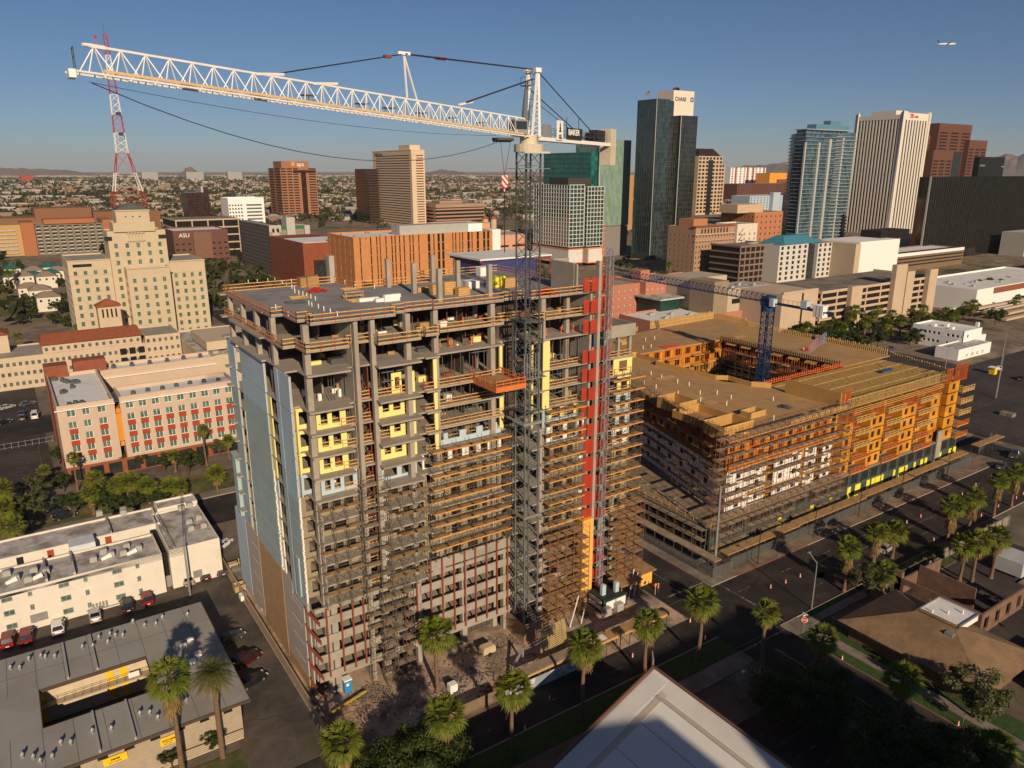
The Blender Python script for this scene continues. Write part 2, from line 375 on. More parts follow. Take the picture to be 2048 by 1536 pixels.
# markings
mk = MB()
def line(x0, y0, x1, y1, w=.15, dash=None, z=.021):
 L = math.hypot(x1-x0, y1-y0); dx, dy = (x1-x0)/L, (y1-y0)/L; nx, ny = -dy*w/2, dx*w/2
 s = 0
 while s < L:
  e = min(L, s+(dash[0] if dash else L))
  a = (x0+dx*s, y0+dy*s); b = (x0+dx*e, y0+dy*e)
  mk.poly([(a[0]-nx, a[1]-ny, z), (b[0]-nx, b[1]-ny, z), (b[0]+nx, b[1]+ny, z), (a[0]+nx, a[1]+ny, z)])
  s = e+(dash[1] if dash else 1)
line(100, 76.3, 400, 76.3, .13, (3, 9)); line(125, 73.1, 400, 73.1, .13); line(100, 69.8, 400, 69.8, .12, (3, 9))
line(30, 71.9, 84, 71.9, .12, (3, 9)); line(86.6, 64.4, 97, 64.4, .35); line(99, 66, 99, 80, .3); line(88, 82, 97, 82, .3)
line(91.7, 20, 91.7, 62, .12); line(92, 84, 92, 195, .12); line(-60, 163, 84, 163, .12, (3, 9))
for k in range(5): line(91.2+k*.55, 54+.0*k, 91.2+k*.55, 56.6, .16)
for k in range(22): line(-2.5-2.7*0-22, 206+k*2.6*.9, -9, 206+k*2.6*.9, .1)        # left lots
for k in range(12): line(-4.5, 199.5+k*2.7, 1.2, 199.5+k*2.7, .1)
line(1.2, 199.5, 1.2, 232, .1)
for r_ in range(5):
 y0 = 84+r_*11
 for k in range(40): line(226+k*2.9, y0, 227.6+k*2.9, y0+5, .09)
 if r_ % 2 == 0: line(226, y0, 345, y0, .1)
for k in range(14): line(208+k*2.8*1.6, 140, 208+k*2.8*1.6, 145.5, .09); line(208+k*4.5, 158, 208+k*4.5, 163, .09)
for k in range(9): line(20.2, 139+k*2.6, 25.4, 139+k*2.6, .08)
for k in range(7): line(74, 38+k*2.6, 79, 38+k*2.6, .08)
struct('road_markings', mk, PAINT)
ym = MB(); mk2 = mk; mk = ym
line(91.4, 20, 91.4, 62, .11); line(220.5, 86, 220.5, 150, .5, z=.022)
struct('yellow_markings', ym, YPAINT); mk = mk2
# sweeps of grime and patches on the roads
pt = MB()
for k in range(22):
 x = random.uniform(88, 230); y = random.uniform(66.5, 79); a = random.uniform(.5, 2.6); b = random.uniform(.3, 1.1)
 pt.prism([(x+a*cos(t)*random.uniform(.8, 1.1), y+b*sin(t)) for t in [i*pi/4 for i in range(8)]], .0165, .0175)
for k in range(26):
 x, y = (random.uniform(98, 225), random.uniform(66.5, 79.5)) if k < 18 else (random.uniform(17.5, 25), random.uniform(84, 150)); a = random.uniform(0, 6.28)
 for j in range(random.randint(5, 14)):
  a += random.uniform(-.6, .6); nx, ny = x+cos(a)*.9, y+sin(a)*.9; px_, py_ = -sin(a)*.04, cos(a)*.04; pt.poly([(x-px_, y-py_, .0185), (nx-px_, ny-py_, .0185), (nx+px_, ny+py_, .0185), (x+px_, y+py_, .0185)]); x, y = nx, ny
struct('asphalt_patches', pt, mat('asphalt_patch', (.028, .025, .023), .95, var=.2))
# mountains on the horizon
def range_(name, pts, dist, thick, m):
 """ridge line from (azimuth from camera axis deg, height m) pairs"""
 mb = MB(); n = len(pts); vs = []
 pr = []
 for a, h in pts:
  az = YAW+rad(a); pr.append((az, h))
 K = 9
 for k in range(K):
  t = k/(K-1);
  for i, (az, h) in enumerate(pr):
   r = dist+thick*(t-.5); hh = h*(1-abs(2*t-1)**1.3)*random.uniform(.86, 1.08)
   vs.append((sin(az)*r, cos(az)*r, max(-1, hh-1 if k not in (0, K-1) else -1)))
 fs = []
 for k in range(K-1):
  for i in range(n-1): fs.append((k*n+i, k*n+i+1, (k+1)*n+i+1, (k+1)*n+i))
 mb._add(vs, fs); return struct(name, mb, m)
MTN = mat('desert_rock', (.20, .135, .10), .95, var=.3, sc=.004, col2=(.12, .09, .07), c2sc=.002)
def ridge(a0, a1, hs, n=60):
 out = []
 for i in range(n):
  t = i/(n-1); p = t*(len(hs)-1); k = min(int(p), len(hs)-2); f = p-k; f = f*f*(3-2*f)
  h = hs[k]*(1-f)+hs[k+1]*f
  out.append((a0+(a1-a0)*t, h*random.uniform(.93, 1.05)+(10 if h > 5 else 0)))
 return out
range_('mountains', ridge(12, 44, [0, 90, 150, 200, 215, 180, 210, 260, 240, 330, 450, 540, 520, 560, 600], 100), 14500, 5200, MTN)
range_('low_hills', ridge(-42, -28, [150, 190, 150, 175, 130, 100, 80, 10]), 15500, 1500, MTN)
range_('butte', ridge(-23.2, -21.2, [0, 40, 95, 120, 60, 30, 0], 20), 11000, 600, MTN)
range_('far_ridge', ridge(-6.5, -3, [0, 50, 78, 62, 40, 0], 30), 12500, 800, MTN)
# ================= the tower under construction =================
T = thing('unfinished_tower', 'tall concrete tower under construction with open top floors and blue sheathed side wall', 'building', (27.9, 91, 0))
LV = [14.8+3.08*i for i in range(10)]+[47.35, 50.5, 53.9]
YW = 92.6                                   # wall plane of the flats
SHB = mat('blue_sheathing', (.40, .50, .58), .8, var=.05, sc=.25, col2=(.34, .45, .50), c2sc=.08)
SHB2 = mat('light_blue_sheathing', (.42, .52, .58), .8, var=.05)
SHG = mat('grey_green_sheathing', (.33, .42, .42), .85, var=.08, sc=.3)
YEL = mat('yellow_sheathing', (.80, .68, .24), .8, var=.06, sc=.5)
WPAN = mat('white_panel', (.78, .75, .70), .8, var=.06)
LATH = mat('brown_lath_wall', (.285, .235, .155), .95, var=.12, sc=.6, bump=.3)
BRN = mat('brown_scratch_coat', (.42, .25, .13), .95, var=.15, sc=.5, bump=.3)
GRC = mat('grey_block_wall', (.42, .36, .30), .9, var=.08, sc=.4)
TORN = mat('torn_white_wrap', (.72, .68, .60), .85, var=.1)
# ---- slabs ----
def outline(top):
 y1 = 121.5
 p = [(27.95, y1), (27.95, 93.2), (29.6, 93.2), (29.6, 89.4), (35.4, 89.4), (35.4, 91.0), (38.9, 91.0), (38.9, 88.6), (45.2, 88.6), (45.2, 90.4), (46.4, 90.4), (46.4, 89.8), (48.6, 89.8), (48.6, 91.0),
         (60.0, 91.0), (60.0, 93.0), (64.2, 93.0), (64.2, 89.5), (66.4, 89.5), (66.4, 90.2), (76.4, 90.2), (76.4, 98), (77.3, 98), (77.3, 119.5), (60, 119.5), (60, 113.6), (46.2, 113.6), (46.2, y1)]
 return p
def roofline():
 return [(27.95, 121.5), (27.95, 101.2), (28.1, 101.2), (28.1, 97.6), (29.7, 97.6), (29.7, 92.2), (31.2, 92.2), (31.2, 90.6), (30.4, 90.6), (30.4, 89.4), (42.0, 89.4), (42.0, 91.0), (44.0, 91.0), (44.0, 91.4), (48.4, 91.4), (48.4, 91.0),
   (60.0, 91.0), (60.0, 91.6), (64.2, 91.6), (64.2, 90.2), (76.4, 90.2), (76.4, 98), (77.3, 98), (77.3, 119.5), (60, 119.5), (60, 113.6), (46.2, 113.6), (46.2, 121.5)]
for i, z in enumerate(LV):
 mb = MB(); o = outline(i)
 if i == 12:
  mb.prism(roofline(), z-.26, z); mb.build('floor_slab', DECKC, T)
 else:
  mb.prism(o, z-.24, z); mb.build('floor_slab', SLAB, T)
# ragged bright balcony edges left bare on the back corner too
for z in LV[1:]:
 mb = MB(); mb.box(27.1, 119.6, z-.22, 27.94, 121.3, z-.01); mb.build('balcony_slab', SLAB, T)
# ---- columns ----
colx = [(30.1, 90.4, .75), (36.5, 90.05, .55), (38.9, 90.2, .6), (44.0, 90.3, .7), (49.0, 91.8, .7), (58.4, 91.8, .75), (66.9, 90.9, .8), (72.5, 92.0, .6)]
for x, y, w in colx:
 mb = MB(); mb.box(x-w/2, y-w*.3, -.02, x+w/2, y+w*.9, 53.62); mb.build('column', SLAB, T)
for y in (97.9, 105.1, 112.0, 119.0):
 mb = MB(); mb.box(28.0, y-.45, 47.1, 28.6, y+.45, 53.62); mb.build('column', SLAB, T)
for x in (34, 40.5, 46.5, 52, 59, 66, 73):
 for y in (97.5, 104.5, 111.5):
  mb = MB(); mb.box(x-.3, y-.3, 0, x+.3, y+.3, 53.62); mb.build('column', SLAB, T)
# unfinished columns standing on the roof deck
for x, y, h in ((51.4, 111.8, 4.6), (52.0, 103.9, 4.6), (59.9, 112.6, 4.6), (51.6, 95.1, 4.7), (59.3, 103.2, 4.6), (60.0, 95.0, 4.8)):
 mb = MB(); mb.box(x-.32, y-.36, 53.9, x+.32, y+.36, 53.9+h)
 c = mb.build('column', SLAB, T)
 for k in range(3):
  b = MB(); zz = 53.9+h*(.2+.33*k); b.box(x-.04, y-.40, zz, x+.34, y-.362, zz+.4); b.build('clamp_plate', RUST, c)
# shear walls and dark inner partitions
mb = MB()
mb.box(36.25, 91.0, 0, 36.75, 98.5, 53.6)
mb.build('shear_wall', SLAB, T)
mb = MB(); mb.box(75.8, 90.4, 14.9, 76.2, 98.0, 53.6); mb.build('shear_wall', SLAB, T)
mb = MB()
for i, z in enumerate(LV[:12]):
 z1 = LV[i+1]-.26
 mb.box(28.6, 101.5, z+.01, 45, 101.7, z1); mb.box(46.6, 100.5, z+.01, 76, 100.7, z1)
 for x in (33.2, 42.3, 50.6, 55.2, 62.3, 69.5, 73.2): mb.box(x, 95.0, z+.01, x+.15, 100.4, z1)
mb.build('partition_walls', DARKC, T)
# hoist core: tall bare column and lift shaft
mb = MB(); mb.box(76.45, 89.3, 0, 77.0, 90.1, 58.6); mb.box(73.6, 97.4, 53.9, 76.9, 97.8, 58.4); mb.box(73.3, 90.9, 53.92, 73.6, 91.4, 58.2)
mb.box(73.2, 91.5, 53.92, 73.5, 97.3, 58.3); mb.build('lift_shaft_wall', SLAB, T)
# ---- lower right wing with its concrete parapet ring ----
WZ = [z for z in LV if z < 43]
for z in WZ+[3.4, 6.3, 9.1, 12.0]:
 mb = MB(); mb.box(77.1, 90.0, z-.24, 85.2, 106, z); mb.build('floor_slab', SLAB, T)
mb = MB(); mb.box(78.6, 90.0, 45.9, 85.3, 90.35, 47.9); mb.box(84.95, 90.36, 45.9, 85.3, 103, 47.9); mb.box(78.6, 90.36, 45.9, 84.94, 103, 46.15); mb.build('parapet_beam', SLAB, T)
for x, y in ((79.2, 90.7), (82.4, 91), (84.9, 91), (84.9, 97), (82, 97)):
 mb = MB(); mb.box(x-.22, y-.3, 0, x+.22, y+.3, 45.9); mb.build('column', SLAB, T)
# ---- podium (parking floors) ----
PZ = [3.4, 6.3, 9.15, 12.0]
for z in PZ:
 mb = MB(); mb.box(28.3, 90.0, z-.25, 76, 127.5, z); mb.build('parking_slab', SLAB, T)
sp = MB()
for z in PZ+[14.8]:
 for a, b in ((28.3, 36.2), (36.8, 44.0), (44.3, 60.2), (66.2, 70.4)):
  y = 90.0-.01; zt = z+.85 if z < 14 else z-.26
  sp.box(a, y-.17, z-.4 if z < 14 else 13.9, b, y, zt)
 if z < 14: sp.box(28.12, 90.3, z-.4, 28.28, 92.4, z+1.0)
for a, b in ((46.2, 60.2),): sp.box(a, 89.8, 14.85, b, 89.98, 16.4)
sp.build('parking_parapet', SLAB, T)
mb = MB()
for x in (31.1, 38.5, 44.15, 51.9, 59.5, 66.5): mb.box(x-.42, 90.1, 0, x+.42, 91.0, 14.5)
mb.build('podium_columns', SLAB, T)
for x in (29.8, 31.9, 33.6, 35.2, 42.1, 43.6, 45.9, 47.9, 49.9, 51.8, 53.7, 55.7, 57.6, 59.6, 61.2, 65.6):
 mb = MB(); mb.box(x-.11, 89.55, 3.6, x+.11, 89.8, 14.3 if x < 45 else 16.6); mb.build('steel_mullion', RUST, T)
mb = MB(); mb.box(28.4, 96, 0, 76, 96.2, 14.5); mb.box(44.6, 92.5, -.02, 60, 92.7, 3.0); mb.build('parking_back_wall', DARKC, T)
for k in range(16):
 mb = MB(); x = 44.6+k*.98; mb.box(x, 92.35, .1, x+.07, 92.47, 3.0); mb.build('shopfront_mullion', DSTEEL, T)
# rust railings climbing the open corner
mb = MB()
for z in PZ+[.4]:
 for k in range(3): mb.beam((27.6, 92.2-.3*k, z+2.2-k*.25), (28.6, 88.9, z+.9-k*.25), .1)
 for x in (27.7, 28.1): mb.beam((x, 91.8, z), (x, 91.8, z+2.6), .08)
mb.build('corner_guard_frame', RUST, T)
# ---- side wall (facing -X) ----
def panel(y0, y1, z0, z1, m, name='side_wall_panel', x=27.9, t=.14):
 mb = MB(); mb.box(x-t, y0, z0, x-.001, y1, z1); return mb.build(name, m, T)
lev = [16.3]+[z for z in LV if z > 16.5 and z < 48]
seamz = [z-.12 for z in LV if z < 48]
def strip(y0, y1, zb, zt, mlist, gap=.16):
 zs = [zb]+[z for z in seamz if zb+.6 < z < zt-.6]+[zt]
 for k in range(len(zs)-1):
  panel(y0, y1, zs[k]+gap/2, zs[k+1]-gap/2, mlist(zs[k]))
bl = lambda z: SHB if z > 41 else (SHG if z < 38 else SHB)
strip(91.2, 95.55, 13.6, 47.2, lambda z: SHB if z > 27 else SHG); strip(95.75, 97.3, 14.2, 47.2, lambda z: SHB if z > 33 else SHG)
strip(102.1, 114.2, 15.2, 47.2, bl); strip(117.3, 121.3, 15.7, 47.2, bl)
strip(121.6, 128.2, .9, 15.4, lambda z: SHB)
# wall behind the seams (bare concrete edge) and lower walls
mb = MB(); mb.box(27.92, 91.3, 0, 28.1, 97.2, 47.1); mb.box(27.92, 102.2, 0, 28.1, 114.1, 47.1); mb.box(27.92, 117.4, 0, 28.1, 121.2, 47.1); mb.box(27.92, 121.3, 0, 28.1, 128, 15.5); mb.build('side_wall', GRC, T)
panel(93.0, 101.9, 1.9, 13.4, GRC); panel(97.5, 101.9, 13.45, 15.4, GRC)
panel(102.2, 114.0, .3, 15.1, BRN); panel(114.2, 121.4, 1.2, 15.4, GRC); panel(93, 102.0, .1, 1.8, BRN)
for (ya, yb) in ((93.4, 101.6), (114.6, 121)):
 mb = MB()
 for z in (4, 7, 9.9, 12.7): mb.box(27.735, ya+.6, z, 27.757, ya+(yb-ya)*.62, z+.07)
 mb.build('white_joint_tape', TORN, T)
# recesses between the panels
for (ya, yb, zone) in ((97.4, 102.0, 0), (114.3, 117.2, 1)):
 for i, z in enumerate(LV[:10]):
  z1 = LV[i+1]-.26
  m = YEL if (5 <= i <= 8) else (SHB2 if i == 4 else (LATH if i < 4 else None))
  if m is None: continue
  mb = MB(); fr = left(29.2, yb)
  facade(mb, None, fr, yb-ya, z, z1, [(1.2, yb-ya-.5)], [(z+.6, z1-.35)], HOLE, th=.15)
  mb.build('recess_wall', m, T)
  if zone == 0:
   mb = MB(); mb.box(27.95, yb-1.4, z+.02, 28.1, yb-.05, z1); mb.build('recess_wall', YEL if 5 <= i <= 8 else (WPAN if i < 4 else SHB2), T)
 # torn wrap edge
 mb = MB(); random.seed(ya)
 for k in range(60 if zone == 0 else 70):
  z = 15.5+k*.3;
  if zone == 0 and z > 31: break
  w = random.uniform(.2, .75); mb.box(27.72, yb-.05-w if zone == 0 else ya-.1, z, 27.9, yb+.02 if zone == 0 else ya+.25*w, z+.3)
 mb.build('torn_wrap', TORN, T)
mb = MB(); random.seed(3)
for k in range(52):
 z = 15.3+k*.3; w = random.uniform(.15, .5); mb.box(27.7, 91.15-w, z, 27.93, 91.19, z+.3)
mb.build('torn_wrap', TORN, T)
for (ya, yb, xx) in ((92.9, 94.2, 27.55),):
 mb = MB(); mb.box(xx, ya, 15.3, 27.75, yb, 21.2); mb.build('side_wall_box', SHG, T)
mb = MB(); mb.box(27.2, 121.5, 16.2, 27.9, 123.6, 27.0); mb.box(27.0, 121.2, 26.9, 27.95, 123.8, 27.1); mb.build('side_wall_box', SHG, T)
# ---- front walls, floor by floor ----
WV = Win(T)
def wall(x0, x1, y, z, z1, m, cols, lo=.75, hi=2.35, th=.2, pane=False, name='infill_wall'):
 mb = MB()
 rws = [(z+lo, min(z1-.2, z+hi))]
 facade(mb, WV if pane else None, front(x0, y), x1-x0, z+.01, z1, cols, rws, HOLE, None, th=th, rec=.12, name='window_opening')
 mb.build(name, m, T)
def studs(mb, x0, x1, y, z, z1, step=.42):
 x = x0
 while x < x1:
  mb.box(x, y, z+.02, x+.07, y+.09, z1-.02); x += step*random.choice((1, 1, 1, 2, 3))
def sidewall(x, y0, y1, z, z1, m, lo=.7, op=None, name='infill_wall'):
 mb = MB(); facade(mb, WV if m is LATH else None, left(x, y1), y1-y0, z+.01, z1, op or [], [(z+lo, z1-.5)], HOLE, None, th=.18, rec=.1, name='window_opening'); mb.build(name, m, T)
RP = mat('rail_post_low', (.40, .2, .08), .8)
low_rails = MB(); NR = [0]
def rail(mbp, mbw, p, q, z, n=None, h=1.1, gap=1.9, own=True):
 """a run of edge protection: posts with three rows of boards"""
 p = Vector((p[0], p[1], z)); q = Vector((q[0], q[1], z)); L = (q-p).length
 if L < .5: return
 if own:
  if z > 38 and NR[0] < 99: mbp = mbw = MB()
  else: mbp = mbw = low_rails
 n = max(1, round(L/gap)); mbp.mi = 0
 for i in range(n+1):
  c = p.lerp(q, i/n); mbp.box(c.x-.035, c.y-.035, z-.3, c.x+.035, c.y+.035, z+h+.05)
 mbw.mi = 1 if own else 0
 for hz in (.08, .55, 1.05):
  a = p+Vector((0, 0, hz+random.uniform(-.03, .03))); b = q+Vector((0, 0, hz+random.uniform(-.03, .03)))
  mbw.beam(a, b, .05, .13)
 if own and mbw is not low_rails: mbw.build('guard_rail', [REDRAIL, WOOD], T); NR[0] += 1
# roof guard rail
pr = MB(); wr = MB(); rl = roofline()
for k, (a, b) in enumerate(zip(rl, rl[1:]+rl[:1])): rail(pr, wr, a, b, 53.9, gap=1.7)
studmb = MB()
for i in range(11, -1, -1):
 z = LV[i]; z1 = LV[i+1]-.26
 wr = MB(); pr = MB()
 # bay 1: corner flat
 if i <= 4:
  wall(28.12, 30.5, 92.9, z, z1, LATH, [(1.1, 2.1)], lo=.6)
  wall(30.6, 36.1, 91.7, z, z1, LATH, [(.5, 1.5), (2.0, 3.7)] if i % 2 else [(.4, 1.3), (1.9, 3.1), (3.6, 4.9)], pane=True)
  sidewall(30.6, 91.9, 97.0, z, z1, LATH, op=[(.6, 1.8), (2.8, 4.6)])
 elif i <= 8:
  m = YEL if i > 5 else WPAN
  m2 = YEL if i > 5 else SHB2
  wall(28.12, 30.9, 92.9, z, z1, m2, [(1.1, 2.4)], lo=.6)
  if i > 5:
   mb = MB()
   for k in range(7):
    a = random.choice((28.4, 28.7, 31.2, 32.45, 33.9)); h = z+random.uniform(.15, 2.4); yy = 92.88 if a < 30 else 91.28; mb.poly([(a, yy, h), (a+.28, yy, h), (a+.14, yy, h+.2)])
   mb.build('sheathing_print', mat('print_ink', (.22, .17, .05), .8), T)
  wall(31.0, 35.0 if i > 5 else 36.1, 91.3, z, z1, m if i > 5 else SHB2, [(.55, 1.5), (2.1, 3.2)] if i > 5 else [(.5, 1.3), (1.8, 2.7), (3.2, 4.5)], lo=.55)
  mb = MB(); facade(mb, None, left(28.6, 97.2), 5.2, z+.01, z1, [(1.7, 4.4)], [(z+.55, z1-.45)], HOLE, None, th=.15); mb.build('infill_wall', m2, T)
  sidewall(31.0, 91.5, 94, z, z1, m2, op=[(.6, 2.2)])
  if i > 5: studs(studmb, 35.2, 36.2, 92.0, z, z1, .3)
  rail(pr, wr, (34.3, 91.2), (36.2, 91.2), z)
  rail(pr, wr, (31.3, 91.7), (34.1, 91.7), z)
 elif i == 9:
  studs(studmb, 33.5, 36.2, 93.0, z, z1, .4)
 # gap bay with rust-red stair
 if i < 10:
  st = MB(); st.box(37.0, 92.4, z-.24, 38.7, 93.0, z+.02)
  st.beam((37.0, 92.2, z), (38.6, 92.2, z+1.5), .28, .12); st.beam((38.6, 93.0, z+1.5), (37.0, 93.0, z1+.2), .28, .12)
  for x in (36.95, 38.6): st.box(x, 91.9, z, x+.12, 92.02, z1)
  st.build('stair_flight', RUST, T)
  rail(pr, wr, (36.9, 91.7), (38.7, 91.7), z)
 # bay 2
 if i <= 4:
  wall(40.2, 45.2, 91.6, z, z1, LATH, [(.4, 2.0), (2.7, 3.9)], pane=True)
  mb = MB(); mb.box(39.2, 91.4, z+.01, 40.15, 91.58, z1); mb.build('infill_wall', WPAN, T)
 elif i == 5:
  wall(39.2, 45.2, 91.4, z, z1, SHB2, [(.9, 2.9), (3.6, 4.8)], lo=.4)
 elif i <= 8:
  if i in (6, 8): wall(39.5, 43.6, 91.3, z, z1, YEL, [(.8, 1.8), (2.4, 3.5)], lo=.75)
  else: wall(41.3, 43.6, 91.3, z, z1, YEL, [(.6, 1.6)], lo=.7)
  wall(44.3, 45.1, 90.9, z, z1, YEL, [])
  if i == 7: studs(studmb, 39.5, 41.6, 92.0, z, z1)
  rail(pr, wr, (40, 91.7), (44.6, 91.7), z)
 elif i == 9:
  wall(41.8, 43.3, 91.3, z, z1-1.6, YEL, [(.5, 1.2)], lo=.7); wall(44.2, 45.1, 90.9, z, z1-1.6, YEL, [])
  studs(studmb, 38.9, 45.1, 91.6, z, z1); rail(pr, wr, (39.2, 91.2), (45, 91.2), z)
  for zz in (z+1.9, z+3.2): studmb.box(40.4, 91.3, zz, 42.1, 91.42, zz+.12); studmb.box(42.6, 91.3, zz, 44.3, 91.42, zz+.12)
 # middle
 if i <= 4:
  wall(46.4, 60.0, 92.0, z, z1, LATH, [(.6, 1.9), (2.6, 3.6), (4.6, 6.2), (7.4, 9.2), (10.1, 11.0), (11.7, 12.9)], pane=True)
 elif i == 5:
  wall(46.4, 60.0, 92.0, z, z1, WPAN, [(.3, 2.6), (3.2, 4.3), (5.0, 6.7), (7.8, 9.2), (9.9, 11.2), (11.9, 13.0)], lo=.08, hi=3); rail(pr, wr, (48.8, 92.1), (59.8, 92.1), z)
 elif i == 6:
  wall(48.8, 60.0, 92.0, z, z+.75, SHB2, []);
  for x in (50.0, 52.7, 55.6, 58.6): wall(x, x+random.choice((.7, 1.1)), 91.98, z+.76, z+1.75, SHB2, [])
  studs(studmb, 48.8, 60, 92.25, z, z1, .5); rail(pr, wr, (48.8, 92.6), (59.8, 92.6), z)
 elif i <= 9:
  studs(studmb, 48.7, 60, 92.2, z, z1, .5); rail(pr, wr, (48.8, 91.3), (59.8, 91.3), z)
  studmb.box(50, 92.1, z1-.45, 54, 92.2, z1-.33); studmb.box(55, 92.1, z1-.7, 58, 92.2, z1-.58)
 if 6 <= i <= 9:
  wall(47.9, 48.45, 90.6, z, z1, YEL, []); rail(pr, wr, (46.3, 90.4), (47.8, 90.4), z)
  wall(60.6, 61.3, 93.2, z, z1, YEL, []); wall(64.8, 65.1, 90.7, z, z1, YEL, []); wall(66.3, 67.6, 89.9, z, z1, YEL if i > 6 else SHG, [])
 # recess behind the crane mast
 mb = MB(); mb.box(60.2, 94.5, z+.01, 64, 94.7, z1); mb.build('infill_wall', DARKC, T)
 # right flats
 if i <= 4:
  wall(66.8, 74.6, 91.0, z, z1, LATH, [(.8, 1.9), (2.6, 4.6), (5.4, 6.6)], pane=True)
  mb = MB(); mb.box(74.7, 90.9, z+.01, 75.5, 91.1, z1); mb.build('infill_wall', WPAN, T)
 elif i == 5: wall(68.0, 75.6, 91.0, z, z1, WPAN, [(1.2, 3.3), (4.1, 5.9), (6.5, 7.3)], lo=.08, hi=3)
 elif i == 6:
  wall(68.0, 75.6, 91.0, z, z+.8, SHB2, [])
  for x in (68.2, 70.6, 73.4): wall(x, x+.8, 90.98, z+.81, z+2.5, YEL, [])
  rail(pr, wr, (68, 91.6), (75.5, 91.6), z)
 elif i <= 9:
  studs(studmb, 67.8, 75.6, 91.4, z, z1, .5); rail(pr, wr, (67.4, 90.5), (73.6, 90.5), z)
  for zz in (z+1.7,): studmb.box(69.5, 91.3, zz, 71.5, 91.4, zz+.12)
 # right wing
 if i <= 9 and z < 43:
  zz1 = z1 if i < 9 else 45.8
  if i in (8,): wall(81.0, 85.1, 90.3, z, z1, YEL, [(1.2, 3.0)], lo=.5)
  elif i == 7: wall(82.0, 85.1, 90.3, z, z1, YEL, [(.8, 2.2)], lo=.6)
  elif i in (5, 6): wall(81.8, 85.1, 90.3, z, z1, SHB2, [(.9, 2.2)], lo=.3)
  elif i < 5: wall(81.2, 85.1, 90.3, z, z1, WPAN if i == 4 else LATH, [(.8, 2.4)], lo=.3)
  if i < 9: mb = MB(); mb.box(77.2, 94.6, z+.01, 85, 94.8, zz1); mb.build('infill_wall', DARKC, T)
  rail(pr, wr, (77.6, 90.2), (84.8, 90.2), z)
 if i in (9, 10, 11):
  pass
 if i >= 11:
  o = outline(i)
  for a, b in zip(o[:20], o[1:21]): rail(pr, wr, a, b, z)
 if i in (10,):
  for a, b in (((27.95, 120), (27.95, 102)), ): pass
studmb.build('metal_studs', mat('metal_stud', (.17, .185, .19), .5, metal=.5, var=.2), T, kind='stuff')
# podium side: grey-blue panels on hoist side, low floors of the right end
for z in PZ+[.1]:
 wall(77.4, 80.6, 91.2, z, z+2.6, SHB2, [(.9, 2.2)], lo=.5)
low_rails.build('guard_rail', [RP, WOOD], T, kind='stuff')
# level below the roof juts out further along the side wall
WV.finish()
# slab edge lip shadows: top floors jut out over the side wall
for i, z in ((10, LV[10]), (11, LV[11])):
 mb = MB(); mb.box(27.3, 101, z-.24, 27.94, 117, z); mb.build('balcony_slab', SLAB, T)
sm = [MB() for k in range(5)]; random.seed(55)
for i in range(5, 12):
 for k in range(26):
  x = random.uniform(31, 75); y = random.uniform(93.2, 99.5); z = LV[i]+.01; a = random.uniform(.3, 1.6); b = random.uniform(.2, .9); h = random.uniform(.1, 1.2)
  if 60 < x < 64.5: continue
  sm[random.randrange(5)].box(x, y, z, x+a, y+b, z+h)
 for k in range(14): x = random.uniform(39, 75); y = random.uniform(93, 98); sm[3].box(x, y, LV[i]+.01, x+.09, y+.09, LV[i]+2.9)
for b_, m_, w_ in zip(sm, (PLANK, WPAN, DSTEEL, RUST, YEL), ('brown', 'white', 'dark', 'rusty', 'yellow')):
 o = tag(b_.build('stored_materials', m_), '%s building materials and shoring stored on the open floors of the tower' % w_, 'materials'); o['kind'] = 'stuff'
# ---- loading platform jutting out at the twelfth floor ----
P = thing('loading_platform', 'orange steel loading platform jutting out of the middle of the unfinished tower', 'platform', (57, 88, 41))
OR = mat('orange_steel', (.62, .16, .035), .55, var=.12)
mb = MB(); mb.box(54.6, 85.0, 42.55, 59.6, 92.6, 42.68); mb.build('platform_deck', PLANK, P)
mb = MB()
for x in (54.6, 59.5): mb.box(x, 85.0, 42.15, x+.12, 93.6, 42.54)
mb.box(54.6, 84.85, 42.15, 59.62, 84.98, 42.9)
for k in range(9): mb.box(54.75, 85.6+k*.85, 42.2, 59.48, 85.72+k*.85, 42.5)
mb.build('platform_frame', OR, P)
mb = MB()
for a, b in (((54.65, 85), (54.65, 92)), ((59.6, 85), (59.6, 92)), ((54.65, 84.95), (59.6, 84.95))):
 rail(mb, mb, a, b, 42.7, gap=1.3, own=False)
mb.build('platform_rail', OR, P)
# ---- things lying on the roof deck and upper floors ----
ZR = 53.9
def rp(u, v, z=ZR): return G(u, v, z)
def crate(name, label, cat, x, y, w, d, h, m, slat=None, z=ZR, group=None, rz=0):
 t = thing(name, label, cat, (x, y, z), group=group); mb = MB()
 mb.box(x-w/2, y-d/2, z+.12, x+w/2, y+d/2, z+h); mb.build('box', m, t)
 mb = MB()
 for k in (-1, 0, 1): mb.box(x-w/2, y+k*(d/2-.1)-.06, z, x+w/2, y+k*(d/2-.1)+.06, z+.119)
 mb.build('pallet', WOOD, t)
 if slat:
  mb = MB(); nn = int(h/.28)
  for k in range(nn): mb.box(x-w/2-.03, y-d/2-.03, z+.2+k*.28, x+w/2+.03, y-d/2-.002, z+.3+k*.28)
  mb.build('battens', slat, t)
 return t
CARD = mat('cardboard_brown', (.36, .20, .075), .9, var=.12)
x, y = rp(608, 573); crate('material_crate', 'brown plywood crate left of the larger crate on the tower roof', 'crate', x, y, 1.6, 1.6, 1.5, CARD)
x, y = rp(621, 573); crate('material_crate', 'larger brown plywood crate beside the red heap on the tower roof', 'crate', x+.25, y, 1.9, 1.6, 1.7, CARD)
